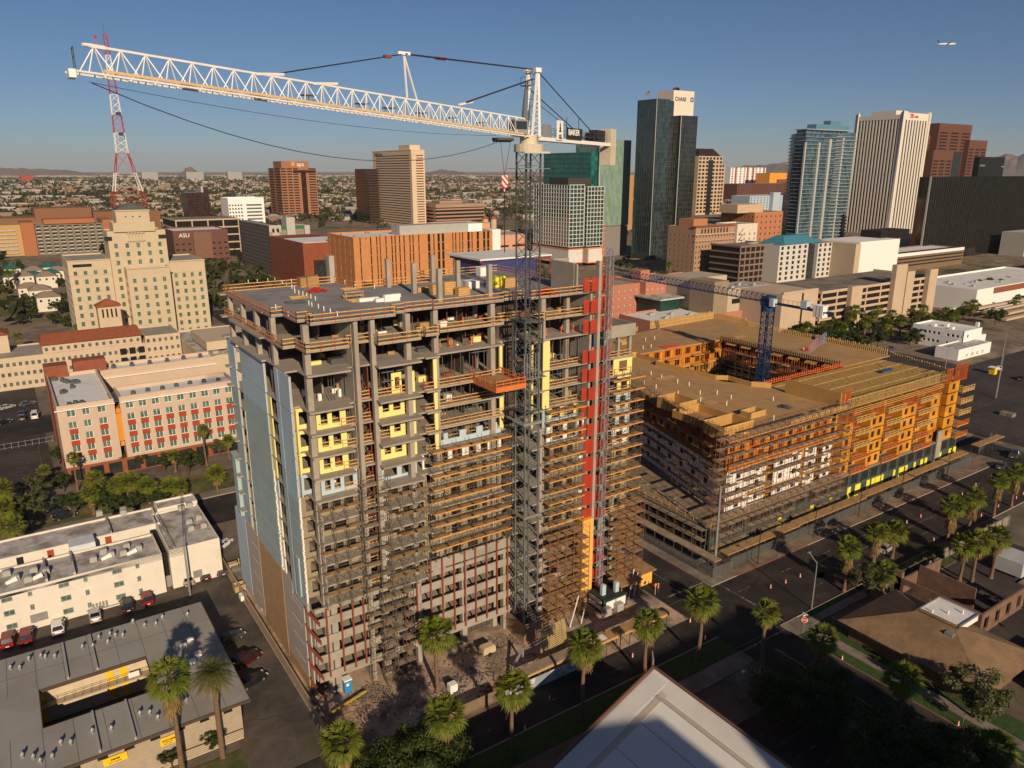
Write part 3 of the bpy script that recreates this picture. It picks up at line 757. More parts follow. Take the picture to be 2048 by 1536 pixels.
def heap(name, label, cat, x, y, z, n, L, r, m, flat=.5):
 mb = MB()
 for k in range(n):
  a = random.uniform(0, pi*2); q = random.uniform(0, r); cx_, cy_ = x+q*cos(a), y+q*sin(a); b = random.uniform(0, pi)
  h = (1-q/r)*flat*1.6; l = random.uniform(.4, 1)*L
  mb.beam((cx_-cos(b)*l/2, cy_-sin(b)*l/2, z+.05+h*random.random()), (cx_+cos(b)*l/2, cy_+sin(b)*l/2, z+.05+h*random.random()), .09)
 o = mb.build(name, m); tag(o, label, cat); return o
x, y = rp(634, 583); heap('clamp_heap', 'long heap of red clamps and posts on the grey tower roof', 'heap', x, y, ZR, 130, .9, 1.7, REDRAIL)
for (u, v, lab) in ((598, 596, 'loose boards beside the row of pipe stubs on the tower roof'), (715, 602, 'scattered boards under the timber trestle on the tower roof'), (700, 579, 'pale boards lying near the back edge of the tower roof'), (590, 606, 'dark pole with boards near the corner of the tower roof')):
 x, y = rp(u, v); mb = MB()
 for k in range(7): mb.beam((x-1.3+random.uniform(-.2, .2), y+.25*k-.8, ZR+.04+.03*k), (x+1.3+random.uniform(-.3, .3), y+.25*k-.8+random.uniform(-.3, .3), ZR+.04+.03*k), .14, .05)
 tag(mb.build('loose_boards', WOOD if u != 590 else DSTEEL), lab, 'boards')
for (u, v, w, lab) in ((737, 602, 3.0, 'long white insulation block lying on the tower roof'), (763, 603, 1.9, 'short white insulation block next to the stacked ones'), (783, 602, 2.4, 'lower white insulation block of the stack of two'), (784, 596, 2.5, 'upper white insulation block of the stack of two')):
 x, y = rp(u, v if v != 596 else 602); dz = .5 if v == 596 else 0; mb = MB(); mb.box(x-w/2, y-.35, ZR+.01+dz, x+w/2, y+.35, ZR+.5+dz); tag(mb.build('insulation_block', WPAN), lab, 'block')
for (u, v, w, h, lab) in ((868, 588, 1.0, 1.5, 'narrow timber crate left of the bare column on the tower roof'), (897, 588, 1.9, 1.9, 'tall stack of yellow timber formwork right of the bare column'), (925, 590, 2.0, 1.2, 'low stack of timber formwork near the front rail of the roof'), (1018, 574, 2.6, 1.5, 'wide stack of timber formwork behind the crane mast on the roof'), (843, 583, 1.8, .7, 'low pile of formwork boards right of the second bare column')):
 x, y = rp(u, v); crate('formwork_stack', lab, 'timber stack', x, y, w, 1.2, h, WOOD, PLANK)
x, y = rp(940, 576); crate('wrapped_pallet', 'white wrapped pallet between two bare columns on the tower roof', 'pallet', x, y, 2.0, 2.6, 1.2, WPAN)
x, y = rp(964, 552); crate('wrapped_pallet', 'small white wrapped pallet at the back of the tower roof', 'pallet', x, y, 1.6, 1.6, 1.6, WPAN)
x, y = rp(995, 574); crate('wrapped_pallet', 'yellow wrapped pallet beside the bare column near the crane mast', 'pallet', x, y, 1.9, 1.8, 1.8, mat('yellow_wrap', (.72, .68, .05), .6, var=.1))
x, y = rp(707, 598); t = thing('timber_trestle', 'open timber trestle frame standing on the tower roof', 'trestle', (x, y, ZR)); mb = MB()
for dx in (-1.3, 1.3):
 for dy in (-.4, .4): mb.beam((x+dx, y+dy, ZR), (x+dx, y+dy, ZR+1.1), .1)
for dy in (-.4, .4): mb.beam((x-1.5, y+dy, ZR+1.1), (x+1.5, y+dy, ZR+1.1), .1, .15); mb.beam((x-1.5, y+dy, ZR+.5), (x+1.5, y+dy, ZR+.5), .08)
mb.build('trestle_frame', WOOD, t); mb = MB(); mb.box(x-1.5, y-.55, ZR+1.18, x+1.5, y+.55, ZR+1.22); mb.build('trestle_top', STEEL, t)
pipes = [(497, 567), (515, 566), (536, 564), (550, 563), (565, 570), (573, 573), (584, 577), (589, 580), (590, 586), (598, 589), (606, 591), (614, 594), (622, 597), (631, 601), (618, 610), (624, 613), (637, 617), (648, 622), (661, 627), (675, 632), (577, 633), (552, 618), (671, 562), (690, 568), (711, 575), (768, 568), (749, 577), (583, 565), (634, 556)]
pp = None
for k, (u, v) in enumerate(pipes):
 x, y = rp(u, v)
 if pp is None:
  mb = MB(); mb.cyl((0, 0, 0), (0, 0, .65), .07, n=7); pp = mb.build('pipe_stub', WPAN); tag(pp, 'short white plumbing pipe standing up out of the grey tower roof deck', 'pipe', 'pipe stubs on the tower roof'); pp.location = (x, y, ZR)
 else:
  c = pp.copy(); COL.objects.link(c); c.location = (x, y, ZR)
# the small works still on the open floors: posts, tables
random.seed(5)
t0 = None; k = 0
for z, spots in ((LV[10], ((50.2, 93.3), (52.5, 93.8), (55.8, 93.5), (69, 92.8), (71.8, 92.6), (74, 92.4))), (LV[11], ((51.6, 93.8), (54.5, 93.5), (62.8, 94.5), (68.4, 93))), (LV[9], ((48, 93.2),))):
 for (x, y) in spots:
  mb = MB(); mb.cyl((x, y, z), (x+random.uniform(-.1, .1), y, z+1.1), .07, n=6); mb.box(x-.2, y-.2, z, x+.2, y+.2, z+.06)
  tag(mb.build('delineator_post', mat('signal_orange', (.85, .14, .02), .5)), 'orange plastic post standing on an upper open floor of the tower', 'post', 'orange posts on the open floors')
for (x, y, z, lab) in ((52.2, 95, LV[10], 'timber work table behind the second column of the open floor'), (56.5, 96, LV[10], 'low timber work table further right on the open floor'), (62, 95.5, LV[10], 'timber work table behind the crane mast'), (41, 96.5, LV[11], 'timber bench at the back of the corner floor')):
 t = thing('work_table', lab, 'table', (x, y, z)); mb = MB(); mb.box(x-1.1, y-.5, z+.95, x+1.1, y+.5, z+1.02); mb.build('table_top', PLANK, t)
 for dx in (-1, 1):
  for dy in (-.4, .4): mb = MB(); mb.box(x+dx-.05, y+dy-.05, z, x+dx+.05, y+dy+.05, z+.94); mb.build('leg', WOOD, t)
mb = MB(); mb.box(34.2, 93.2, LV[10]+.02, 36.1, 94.6, LV[10]+.75); tag(mb.build('dark_skid', DSTEEL), 'dark stacked skid on the corner floor beside the shear wall', 'skid')
# red formwork clamps along the edge of the roof near the lift shaft
heap('clamp_heap', 'tangle of red clamps on the roof between crane mast and lift shaft', 'heap', 68.3, 92.0, ZR, 160, 1.2, 1.9, REDRAIL, .7)
# ================= scaffolds on the tower =================
SPOLE = mat('scaffold_tube', (.13, .105, .085), .7, metal=.2, var=.3, sc=2)
RPOLE = mat('rusty_scaffold_tube', (.22, .10, .06), .8, var=.3, sc=2)
def scaffold(label, x0, x1, y0, y1, z0, z1, lift=2.0, bay=2.1, deckm=PLANK, polem=SPOLE, deckw=None, edge=None, skipd=None, gaps=0.06, group=None, axis='x', name='scaffold', bp=.8):
 """frame scaffold along X (axis x) or along Y (axis y); y0 = outer face, y1 = inner face"""
 t = thing(name, label, 'scaffold', ((x0+x1)/2, (y0+y1)/2, z0) if axis == 'x' else ((y0+y1)/2, (x0+x1)/2, z0), group=group)
 def P(u, d, z): return (u, d, z) if axis == 'x' else (d, u, z)
 n = max(1, round((x1-x0)/bay)); b = (x1-x0)/n; nl = max(1, round((z1-z0)/lift)); lf = (z1-z0)/nl
 mb = MB()
 for i in range(n+1):
  x = x0+i*b
  for y in (y0, y1): mb.beam(P(x, y, z0), P(x, y, z1+1.0), .06)
  for k in range(nl*2+1): mb.beam(P(x, y0, z0+k*lf/2), P(x, y1, z0+k*lf/2), .045)
 mb.build('standards', polem, t)
 br = MB()
 for k in range(nl+1):
  for i in range(n):
   xa, xb = x0+i*b, x0+(i+1)*b; z = z0+k*lf
   if k < nl and random.random() < bp:
    br.beam(P(xa, y0, z+.15), P(xb, y0, z+lf-.3), .035); br.beam(P(xa, y0, z+lf-.3), P(xb, y0, z+.15), .035)
   if k > 0:
    if bp > .5: br.beam(P(xa, y0, z+.5), P(xb, y0, z+.5), .04)
    br.beam(P(xa, y0, z+1.0), P(xb, y0, z+1.0), .04)
 br.build('braces', polem, t)
 nd = 0
 for k in range(1, nl+1):
  z = z0+k*lf; d = MB()
  for i in range(n):
   if random.random() < gaps: continue
   xa, xb = x0+i*b-.12, x0+(i+1)*b+.12; w = (y1-y0)
   j = 0
   while j*.26 < w-.05:
    o = random.uniform(-.15, .15)
    pa = P(xa+o, y0+j*.26, z+random.uniform(0, .02)); pb = P(xb+o, y0+j*.26+.235, z+.05)
    d.box(pa[0], pa[1], pa[2], pb[0], pb[1], pb[2]); j += 1
  d.build('deck', deckm, t)
  if edge:
   e = MB(); pa = P(x0-.2, y0-.16, z-.02); pb = P(x1+.2, y0-.1, z+.17); e.box(*pa, *pb); e.build('toe_board', edge, t)
 return t
random.seed(21)
WPL = mat('weathered_plank', (.30, .225, .15), .9, var=.25)
scaffold('brown scaffold with orange edge boards on the middle of the unfinished tower above the podium', 46.6, 59.6, 88.8, 90.0, 16.6, 33.6, 1.95, 2.15, DECKC and PLANK, SPOLE, edge=OPLANK)
scaffold('weathered scaffold in front of the stair bay between the two balcony stacks of the tower', 35.6, 39.4, 87.9, 88.8, 0, 31.5, 2.0, 1.9, WPL, SPOLE, gaps=.2)
scaffold('upright rusty scaffold tower with ladders in front of the left podium floors', 37.2, 41.4, 86.2, 87.3, 0, 15.0, 2.0, 1.2, WPL, SPOLE, gaps=.3)
for k, z in enumerate([z for z in LV[:5]]):
 t = scaffold('low scaffold lift standing on the corner balcony, %s above the podium' % ordn(k), 29.7, 35.2, 88.4, 89.2, z+.01, z+2.0, 1.9, 1.8, PLANK, SPOLE, name='balcony_scaffold')
 t = scaffold('low scaffold lift standing on the second balcony stack, %s above the podium' % ordn(k), 39.0, 45.0, 87.6, 88.5, z+.01, z+2.0, 1.9, 2.0, PLANK, SPOLE, name='balcony_scaffold')
scaffold('tall brown scaffold right of the crane mast reaching the white panels of the tower', 66.8, 73.6, 88.3, 89.7, 13.0, 36.0, 1.95, 1.7, PLANK, SPOLE, edge=OPLANK)
scaffold('wide rusty scaffold base between the crane mast and the orange plywood chute', 65.0, 73.2, 85.8, 87.6, 0, 16.0, 1.8, 1.75, PLANK, RPOLE)
scaffold('wide rusty scaffold at the right end of the tower beside the side street', 80.6, 86.4, 86.9, 89.5, 0, 17.0, 1.9, 1.9, PLANK, RPOLE)
scaffold('upper scaffold at the right end of the tower with orange edge boards', 79.6, 86.2, 88.4, 89.7, 17.0, 39.0, 2.0, 1.65, PLANK, SPOLE, edge=OPLANK)
scaffold('narrow scaffold beside the crane mast against the recess of the tower', 60.2, 61.0, 90.6, 92.2, 15, 33, 2.0, 1.0, PLANK, SPOLE)
# white raking props at the foot of the scaffolds
for k, (p, q) in enumerate((((68.2, 84.2, .2), (70.8, 85.3, 4.6)), ((70.4, 84.0, .2), (72.6, 85.3, 3.6)), ((82.0, 85.2, .3), (84.3, 86.6, 4.6)), ((82.9, 85.0, .1), (85.3, 86.6, 3.6)))):
 mb = MB(); mb.beam(p, q, .13); tag(mb.build('raking_prop', WPAN), ['long white prop leaning on the rusty scaffold right of the crane mast', 'short white prop leaning on the rusty scaffold next to the longer prop', 'upper white prop leaning on the scaffold at the tower right end', 'lower white prop leaning on the scaffold at the tower right end'][k], 'prop')
# plywood chute and hoist
CH = thing('plywood_chute', 'tall orange plywood enclosure rising beside the hoist at the foot of the tower', 'enclosure', (75, 88.5, 0))
PLYO = mat('orange_plywood', (.80, .41, .075), .8, var=.08, sc=.5)
mb = MB(); mb.box(73.9, 88.6, 0.2, 76.3, 90.0, 15.8); mb.build('plywood_panels', PLYO, CH)
mb = MB()
for x in (74.65, 75.5): mb.box(x, 88.57, .3, x+.04, 88.598, 15.6)
for z in (4, 8, 12): mb.box(73.95, 88.575, z, 76.25, 88.597, z+.05)
mb.build('joints', PLANK, CH)
HO = thing('construction_hoist', 'construction hoist with red meshed landing gates up the right side of the tower', 'hoist', (77.5, 88, 0))
REDM = meshmat('red_netting', (.52, .04, .012), .6)
REDF = mat('red_gate_frame', (.64, .065, .02), .65, var=.15)
WH = mat('mast_grey', (.30, .31, .32), .5, metal=.3, var=.1)
def lattice(mb, cx_, cy_, s, z0, z1, step, leg=.14, br=.07):
 h = s/2; c = [(cx_-h, cy_-h), (cx_+h, cy_-h), (cx_+h, cy_+h), (cx_-h, cy_+h)]
 for x, y in c: mb.beam((x, y, z0), (x, y, z1), leg)
 n = round((z1-z0)/step); st = (z1-z0)/n
 for k in range(n):
  za, zb = z0+k*st, z0+(k+1)*st
  for i in range(4):
   a, b = c[i], c[(i+1) % 4]
   if k % 2: a, b = b, a
   mb.beam((*a, za), (*b, zb), br); mb.beam((*a, zb), (*b, zb), br)
mb = MB(); lattice(mb, 78.0, 88.6, .75, 0, 60.5, .75, .09, .045); mb.build('hoist_mast', WH, HO)
for i, z in enumerate(LV[5:]+[]):
 zz = z+.1; hh = 2.15
 g = MB(); g.box(73.9, 89.72, zz, 75.0, 89.75, zz+hh); g.box(75.05, 89.3, zz, 76.35, 89.33, zz+hh); p_ = g.build('landing_gate', REDM, HO)
 f = MB()
 for a, b in ((75.05, 76.35),):
  for c0, c1, d0, d1 in ((a, a+.12, 0, hh), (b-.12, b, 0, hh), (a+.12, b-.12, 0, .15), (a+.12, b-.12, hh-.15, hh)): f.box(c0, 89.24, zz+d0, c1, 89.29, zz+d1)
 f.build('gate_frame', REDF, p_)
 f = MB(); f.box(75.65, 89.22, zz+1.25, 75.85, 89.236, zz+1.5); f.build('gate_notice', WPAN, p_)
 g = MB(); g.box(77.1, 89.75, zz, 79.6, 89.79, zz+2.3); g.build('landing_gate', REDM, HO)
for z in [z for z in LV[:5]]+PZ[:3]+[1.0]:
 g = MB(); g.box(77.1, 89.75, z+.1, 79.6, 89.79, z+1.9); g.build('landing_gate', REDM, HO)
for z in (LV[0]+1, LV[1]+1, LV[2]+1, LV[3]+1, LV[4]+1):
 g = MB(); g.box(74.2, 89.3, z-.8, 76.35, 89.33, z+1.7); g.build('landing_gate', REDM, HO)
mb = MB()
for k in range(18):
 z = 3+k*3; mb.beam((78.4, 88.9, z), (79.4, 90.0, z+.3), .06); mb.beam((77.6, 88.9, z), (77.1, 90.0, z+.3), .06)
mb.build('mast_ties', WH, HO)
GB = mat('hoist_green', (.03, .12, .06), .5); GD = mat('dark_netting', (.02, .03, .03), .7)
mb = MB(); mb.box(75.4, 84.2, .02, 80.6, 88.3, 2.5); mb.build('base_enclosure', GD, HO)
mb = MB(); mb.box(75.9, 84.13, .5, 80.2, 84.19, 2.1); mb.box(75.33, 84.8, .4, 75.39, 88.0, 1.2); mb.box(75.33, 84.8, 1.5, 75.39, 88.0, 2.3); mb.build('white_panels', WPAN, HO)
mb = MB(); mb.box(75.3, 84.1, 0, 75.5, 84.3, 2.7); mb.box(77.9, 84.1, .5, 78.1, 84.125, 2.1); mb.box(75.3, 88.0, 0, 75.5, 88.3, 2.7); mb.build('green_posts', GB, HO)
mb = MB(); mb.box(76.2, 85.6, 2.52, 77.0, 86.2, 4.4); mb.box(78.8, 85.2, 2.52, 79.6, 85.8, 4.3); mb.build('hoist_cabinet', SHB2, HO)
mb = MB(); mb.box(79.6, 84.6, 3.4, 84.6, 88.2, 3.55); mb.beam((80, 85, 0), (80, 85, 3.4), .12); mb.beam((84.3, 85, 0), (84.3, 85, 3.4), .12); tag(mb.build('plywood_canopy', PLANK), 'brown plywood canopy on posts to the right of the hoist base', 'canopy')
# big panel formwork on the right-hand side with sloping struts
mb = MB()
for k in range(12): mb.box(77.3, 92+.0*k, 47.6+k*.62, 84.2-4, 92.1, 47.72+k*.62)
for k in range(7): mb.box(77.3+k*.42, 91.9, 47.4, 77.38+k*.42, 91.99, 55.2)
t = thing('wall_formwork', 'tall yellow timber wall formwork standing behind the hoist mast near the top', 'formwork', (78.5, 92, 47.35)); mb.build('formwork_face', WOOD, t)
mb = MB(); mb.beam((80.0, 92, 54.8), (83.8, 96, 46.3), .12); mb.beam((78, 92, 54.8), (81.2, 92.4, 47.9), .12); mb.build('formwork_strut', RUST, t)
for k in range(2):
 x = 82.2+k*1.5; mb = MB(); mb.box(x-.55, 96.5, 43.0, x+.55, 97.6, 45.2); t = tag(mb.build('portable_toilet', mat('toilet_blue', (.03, .22, .50), .5)), ['left blue portable toilet on the open floor of the right wing', 'right blue portable toilet on the open floor of the right wing'][k], 'toilet')
# ================= white tower crane =================
CW = mat('crane_white', (.78, .76, .72), .5, var=.05)
CG = mat('crane_mast_grey', (.085, .09, .095), .5, metal=.2, var=.12)
CB = mat('crane_black', (.03, .03, .035), .5)
CAB = mat('crane_cream', (.55, .48, .36), .6, var=.1)
CR = thing('tower_crane', 'white hammerhead tower crane with a long jib standing in front of the unfinished tower', 'crane', (61.8, 87.6, 0))
def xlattice(mb, cx_, cy_, s, z0, z1, step, leg=.2, br=.09):
 h = s/2; c = [(cx_-h, cy_-h), (cx_+h, cy_-h), (cx_+h, cy_+h), (cx_-h, cy_+h)]
 for x, y in c: mb.beam((x, y, z0), (x, y, z1), leg)
 n = round((z1-z0)/step); st = (z1-z0)/n
 for k in range(n):
  za, zb = z0+k*st, z0+(k+1)*st
  for i in range(4):
   a, b = c[i], c[(i+1) % 4]
   mb.beam((*a, za), (*b, zb), br) if k % 2 else mb.beam((*b, za), (*a, zb), br)
   mb.beam((*a, zb), (*b, zb), br*.9)
MX, MY = 61.8, 87.6
mb = MB(); xlattice(mb, MX, MY, 2.5, -.3, 49.8, 1.9, .19, .065); mb.build('lower_mast', mat('mast_light_grey', (.155, .175, .175), .5, metal=.2, var=.12), CR)
mb = MB(); xlattice(mb, MX, MY, 2.35, 49.8, 74.4, 1.75, .19, .065); mb.build('upper_mast', CG, CR)
mb = MB()
for z in (37.8, 51.2):
 mb.box(MX-1.7, MY-1.7, z, MX+1.7, MY-1.45, z+.25); mb.box(MX-1.7, MY+1.45, z, MX+1.7, MY+1.7, z+.25); mb.box(MX-1.7, MY-1.44, z, MX-1.45, MY+1.44, z+.25); mb.box(MX+1.45, MY-1.44, z, MX+1.7, MY+1.44, z+.25)
xlattice(mb, MX, MY, 3.1, 43.0, 51.2, 2.7, .18, .08)
mb.build('climbing_frame', CG, CR)
mb = MB()
for z in (43, 72.2): mb.box(MX-2.1, MY-2.1, z, MX+2.1, MY-1.3, z+.08); mb.box(MX-2.1, MY+1.3, z, MX+2.1, MY+2.1, z+.08); mb.box(MX-2.1, MY-1.29, z, MX-1.3, MY+1.29, z+.08); mb.box(MX+1.3, MY-1.29, z, MX+2.1, MY+1.29, z+.08)
for k in range(6): mb.box(MX-1.95+k*.5, MY-1.95, 43.1, MX-1.85+k*.5, MY-1.9, 46.8)
mb.build('mast_platform', STEEL, CR)
mb = MB(); mb.beam((MX-.6, MY-.2, 0), (MX-.6, MY-.2, 74), .2, .08);
for k in range(12): mb.box(MX-.75, MY-.5, .6+k*6, MX+.3, MY+.1, .64+k*6)
mb.build('mast_ladder', STEEL, CR)
for z in (21.0, 36.0):
 mb = MB(); mb.beam((MX-1.3, MY+1.3, z), (60.4, 91, z), .25); mb.beam((MX+1.3, MY+1.3, z), (64.6, 91, z), .25); mb.beam((MX-1.3, MY+1.3, z), (64.4, 91.2, z), .18)
 mb.box(MX-1.6, MY-1.6, z-.2, MX+1.6, MY-1.3, z+.2); mb.box(MX-1.6, MY+1.3, z-.2, MX+1.6, MY+1.6, z+.2); mb.box(MX-1.6, MY-1.29, z-.2, MX-1.3, MY+1.29, z+.2); mb.build('mast_collar', STEEL, CR)
mb = MB(); mb.cyl((MX, MY, 74.4), (MX, MY, 75.4), 2.0, 2.0, 20); mb.cyl((MX, MY, 75.4), (MX, MY, 76.6), 1.25, 1.15, 16); mb.box(MX-2.1, MY-2.1, 74.2, MX+2.1, MY-1.9, 74.45); mb.build('slewing_ring', CAB, CR)
JA = rad(68.0); JD = Vector((-sin(JA), -cos(JA), 0)); JN = Vector((JD.y, -JD.x, 0))     # jib direction, sideways
C0 = Vector((MX, MY, 76.3))
def J(s, n, z): return C0+JD*s+JN*n+Vector((0, 0, z))
RISE = .041
JL = 59.0
def chord(mb, f, s0, s1, w): mb.beam(f(s0), f(s1), w)
bl_ = lambda s: J(s, .75, s*RISE); br_ = lambda s: J(s, -.75, s*RISE)
tp_ = lambda s: J(s, 0, s*RISE+2.3-s*.006)
mb = MB(); mb.beam(tp_(1.2), tp_(JL-.7), .17); mb.build('jib_top_chord', CW, CR)
mb = MB(); mb.beam(bl_(0), bl_(JL+.9), .14); mb.beam(br_(0), br_(JL+.9), .14)
n = 30
for k in range(n):
 a = JL*k/n; b = JL*(k+1)/n; m_ = (a+b)/2
 for f in (bl_, br_):
  mb.beam(f(a), tp_(max(1.2, m_)), .075); mb.beam(tp_(m_), f(b), .075)
  if a < 24: mb.beam(f(m_), tp_(m_), .06)
 mb.beam(bl_(a), br_(b), .05); mb.beam(bl_(a), br_(a), .05)
mb.build('jib_lattice', CW, CR)
mb = MB(); mb.beam(J(2, -.9, .22+2*RISE), J(JL-1, -.9, .22+(JL-1)*RISE), .06, .2); mb.build('jib_walkway', mat('jib_timber', (.72, .45, .2), .8), CR)
mb = MB()
for s in (10.5, 16.5, 22, 27, 31, 38, 43.5, 50.5):
 c = J(s, .2, s*RISE+.9 if s < 40 else s*RISE+.25); mb.box(c.x-.65, c.y-.5, c.z, c.x+.65, c.y+.5, c.z+.09)
mb.build('jib_platform', CG, CR)
e = J(JL+.8, 0, (JL+.8)*RISE)
mb = MB(); mb.box(e.x-.3, e.y-.8, e.z-.45, e.x+.15, e.y+.8, e.z+.12); mb.cyl(tp_(JL-.8), tp_(JL-.2), .16, .12, 8); mb.beam(tp_(JL-1.8), tp_(JL-.7), .26, .26); mb.build('jib_head', CW, CR)
mb = MB(); a = e+Vector((.2, .5, .1)); b = e+Vector((.2, -.5, .1)); mb.beam(a, a+Vector((0, 0, 1.5)), .06); mb.beam(b, b+Vector((0, 0, 1.5)), .06); mb.beam(a+Vector((0, 0, 1.5)), b+Vector((0, 0, 1.5)), .06); mb.beam(a+Vector((0, 0, .9)), b+Vector((0, 0, .9)), .05); mb.build('jib_end_rail', CB, CR)
mb = MB(); w = tp_(JL-1.2); mb.beam(w, w+Vector((0, 0, .6)), .04); mb.cyl(w+Vector((0, 0, .6)), w+Vector((0, 0, .78)), .11, .05, 8); mb.build('warning_light', mat('warning_red', (.6, .03, .03), .4), CR)
# cab and hoist winch inside the root of the jib
mb = MB(); c = J(2.6, 0, 0); mb.box(c.x-1.1, c.y-.9, c.z+.3, c.x+1.0, c.y+.9, c.z+2.1); mb.build('operator_cab', WH, CR)
mb = MB(); mb.box(c.x-1.13, c.y-.6, c.z+.9, c.x-1.101, c.y+.6, c.z+1.9); mb.box(c.x-.9, c.y-.93, c.z+.9, c.x+.8, c.y-.901, c.z+1.9); mb.build('cab_window', DGL, CR)
# A-frame
AX = Vector((MX, MY, 76.4))+JD*-.4
mb = MB(); tops = []
for sgn in (-1, 1):
 f1 = AX+JN*sgn*.95+JD*1.0; f2 = AX+JN*sgn*.95-JD*.9; tp = AX+JN*sgn*.75+Vector((0, 0, 8.3))+JD*.1-JD*.55
 tops.append(tp); mb.beam(f1, tp, .26); mb.beam(f2, tp-JD*.35, .3)
 for k in range(8):
  p1 = f1.lerp(tp, k/8); p2 = f2.lerp(tp-JD*.35, (k+.5)/8); p3 = f1.lerp(tp, (k+1)/8); mb.beam(p1, p2, .09); mb.beam(p2, p3, .09)
for k in range(7):
 f1 = (AX+JN*.95-JD*.9).lerp(tops[1], k/7); f2 = (AX-JN*.95-JD*.9).lerp(tops[0], (k+1)/7); mb.beam(f1, f2, .08)
mb.beam(tops[0], tops[1], .2)
for t_ in tops: mb.box(t_.x-.45, t_.y-.35, t_.z-.2, t_.x+.45, t_.y+.35, t_.z+.35)
mb.build('a_frame', CW, CR)
mb = MB(); q = AX+JD*1.0+Vector((0, 0, 6.3)); mb.box(q.x-.6, q.y-.6, q.z, q.x+.6, q.y+.6, q.z+.08)
for dx in (-.55, .55):
 for dy in (-.55, .55): mb.beam((q.x+dx, q.y+dy, q.z), (q.x+dx, q.y+dy, q.z+1.1), .05)
mb.beam((q.x-.55, q.y-.55, q.z+1.1), (q.x+.55, q.y-.55, q.z+1.1), .05); mb.beam((q.x-.55, q.y-.55, q.z+1.1), (q.x-.55, q.y+.55, q.z+1.1), .05); mb.build('a_frame_platform', CG, CR)
mb = MB(); mb.beam(AX+JD*1.4+Vector((0, 0, 0)), AX+JD*.9+Vector((0, 0, 6.2)), .5, .06); mb.build('a_frame_ladder', STEEL, CR)
# counter-jib
CL = 24.5; DROP = .012
def K(s, n, z): return C0-JD*s+JN*n+Vector((0, 0, z-s*DROP))
mb = MB(); mb.beam(K(1.3, .8, -.1), K(CL, .8, -.1), .22, .5); mb.beam(K(1.3, -.8, -.1), K(CL, -.8, -.1), .22, .5)
for k in range(9): mb.beam(K(2+k*2.7, .7, -.1), K(2+k*2.7, -.7, -.1), .14)
mb.build('counter_jib', CW, CR)
mb = MB(); mb.beam(K(1.5, .3, .12), K(CL-3.5, .3, .12), .9, .05); mb.build('counter_jib_deck', CG, CR)
mb = MB()
for k in range(15):
 s = 1.5+k*1.4
 for nn in (.95, -.95): mb.beam(K(s, nn, .1), K(s, nn, 1.35), .05)
for nn in (.95, -.95):
 for h in (.7, 1.35): mb.beam(K(1.5, nn, h), K(21.2, nn, h), .045)
mb.build('counter_jib_rail', CG, CR)
def crate_j(s0, s1, n0, n1, z0, z1):
 pts = [K(s0, n0, z0), K(s1, n0, z0), K(s1, n1, z0), K(s0, n1, z0)]; t_ = [p+Vector((0, 0, z1-z0)) for p in pts]
 return [tuple(p) for p in pts+t_]
mb = MB()
for k in range(4): mb._add(crate_j(CL-2.0+k*.46, CL-1.6+k*.46, -.95, .95, -3.2, 2.3), MB.BF)
mb.build('counterweight', mat('counterweight_concrete', (.55, .47, .36), .9, var=.12), CR)
mb = MB(); mb._add(crate_j(18.2, 21.0, -.7, .7, .2, 1.9), MB.BF); c_ = K(17.4, 0, .9); mb.cyl(c_-JN*.7, c_+JN*.7, .6, n=12); mb.build('winch', CB, CR)
mb = MB(); mb._add(crate_j(2.0, 4.2, -1.02, -.9, .2, 1.8), MB.BF); mb.build('control_box', WH, CR)
# signs on the counter-jib face the camera side
SD = -JD                                         # reading direction (to the right in the photo)
sb = MB(); sb._add(crate_j(5.6, 7.3, -1.1, -1.02, -.1, 2.5), MB.BF); sg_ = sb.build('crane_sign', WPAN, CR)
sb = MB(); sb._add(crate_j(8.4, 12.9, -1.1, -1.02, .15, 1.7), MB.BF); sb.build('crane_banner', mat('banner_black', (.03, .028, .025), .6), CR)
def on_cj(s): q_ = K(s, -1.13, 0); return q_
q_ = on_cj(8.75); text('BAKER', 1.1, WPAN, CR, (q_.x, q_.y, q_.z+.72), SD, None, 'lettering', .02, bold=.03)
q_ = on_cj(6.05); text('GL', .75, CB, CR, (q_.x, q_.y, q_.z+.1), SD, None, 'lettering', .02, bold=.03)
mb = MB(); q_ = on_cj(6.45)
for k in range(3): a = q_+Vector((0, 0, 1.0+k*.4)); mb.poly([a-SD*(.4-.1*k)*1, a+SD*(.4-.1*k), a+Vector((0, 0, .5))])
mb.build('tree_emblem', CB, CR)
# pendant ropes
def cable(mb, p, q, r=.045, sag=0, n=1):
 prev = Vector(p)
 n = 14 if sag else 1
 for i in range(1, n+1):
  t_ = i/n; c = Vector(p).lerp(Vector(q), t_); c.z -= sag*4*t_*(1-t_); mb.beam(prev, c, r*2); prev = c
topm = (tops[0]+tops[1])/2+Vector((0, 0, .2))
king = J(24.6, 0, 24.6*RISE+6.6)
mb = MB()
for nn in (.12, -.3):
 cable(mb, topm+JN*nn, king+JN*nn, .05); cable(mb, topm+JN*nn-Vector((0, 0, 1.2)), J(14.0, nn*.6, 14*RISE+2.9), .05)
cable(mb, king, tp_(42.8), .06)
cable(mb, tops[0], K(CL-5.2, -.8, .2), .05); cable(mb, tops[1]-Vector((0, 0, 2.0)), K(CL-6.5, .8, .2), .05); cable(mb, tops[1]-Vector((0, 0, 3)), K(16, .8, .6), .03)
a = tops[0].lerp(K(CL-5.2, -.8, .2), .62); cable(mb, a, a-Vector((0, 0, 1.6)), .03); a = tops[1].lerp(K(CL-6.5, .8, .2), .62); cable(mb, a, a-Vector((0, 0, 1.8)), .03)
mb.build('pendant_ropes', CB, CR)
mb = MB()
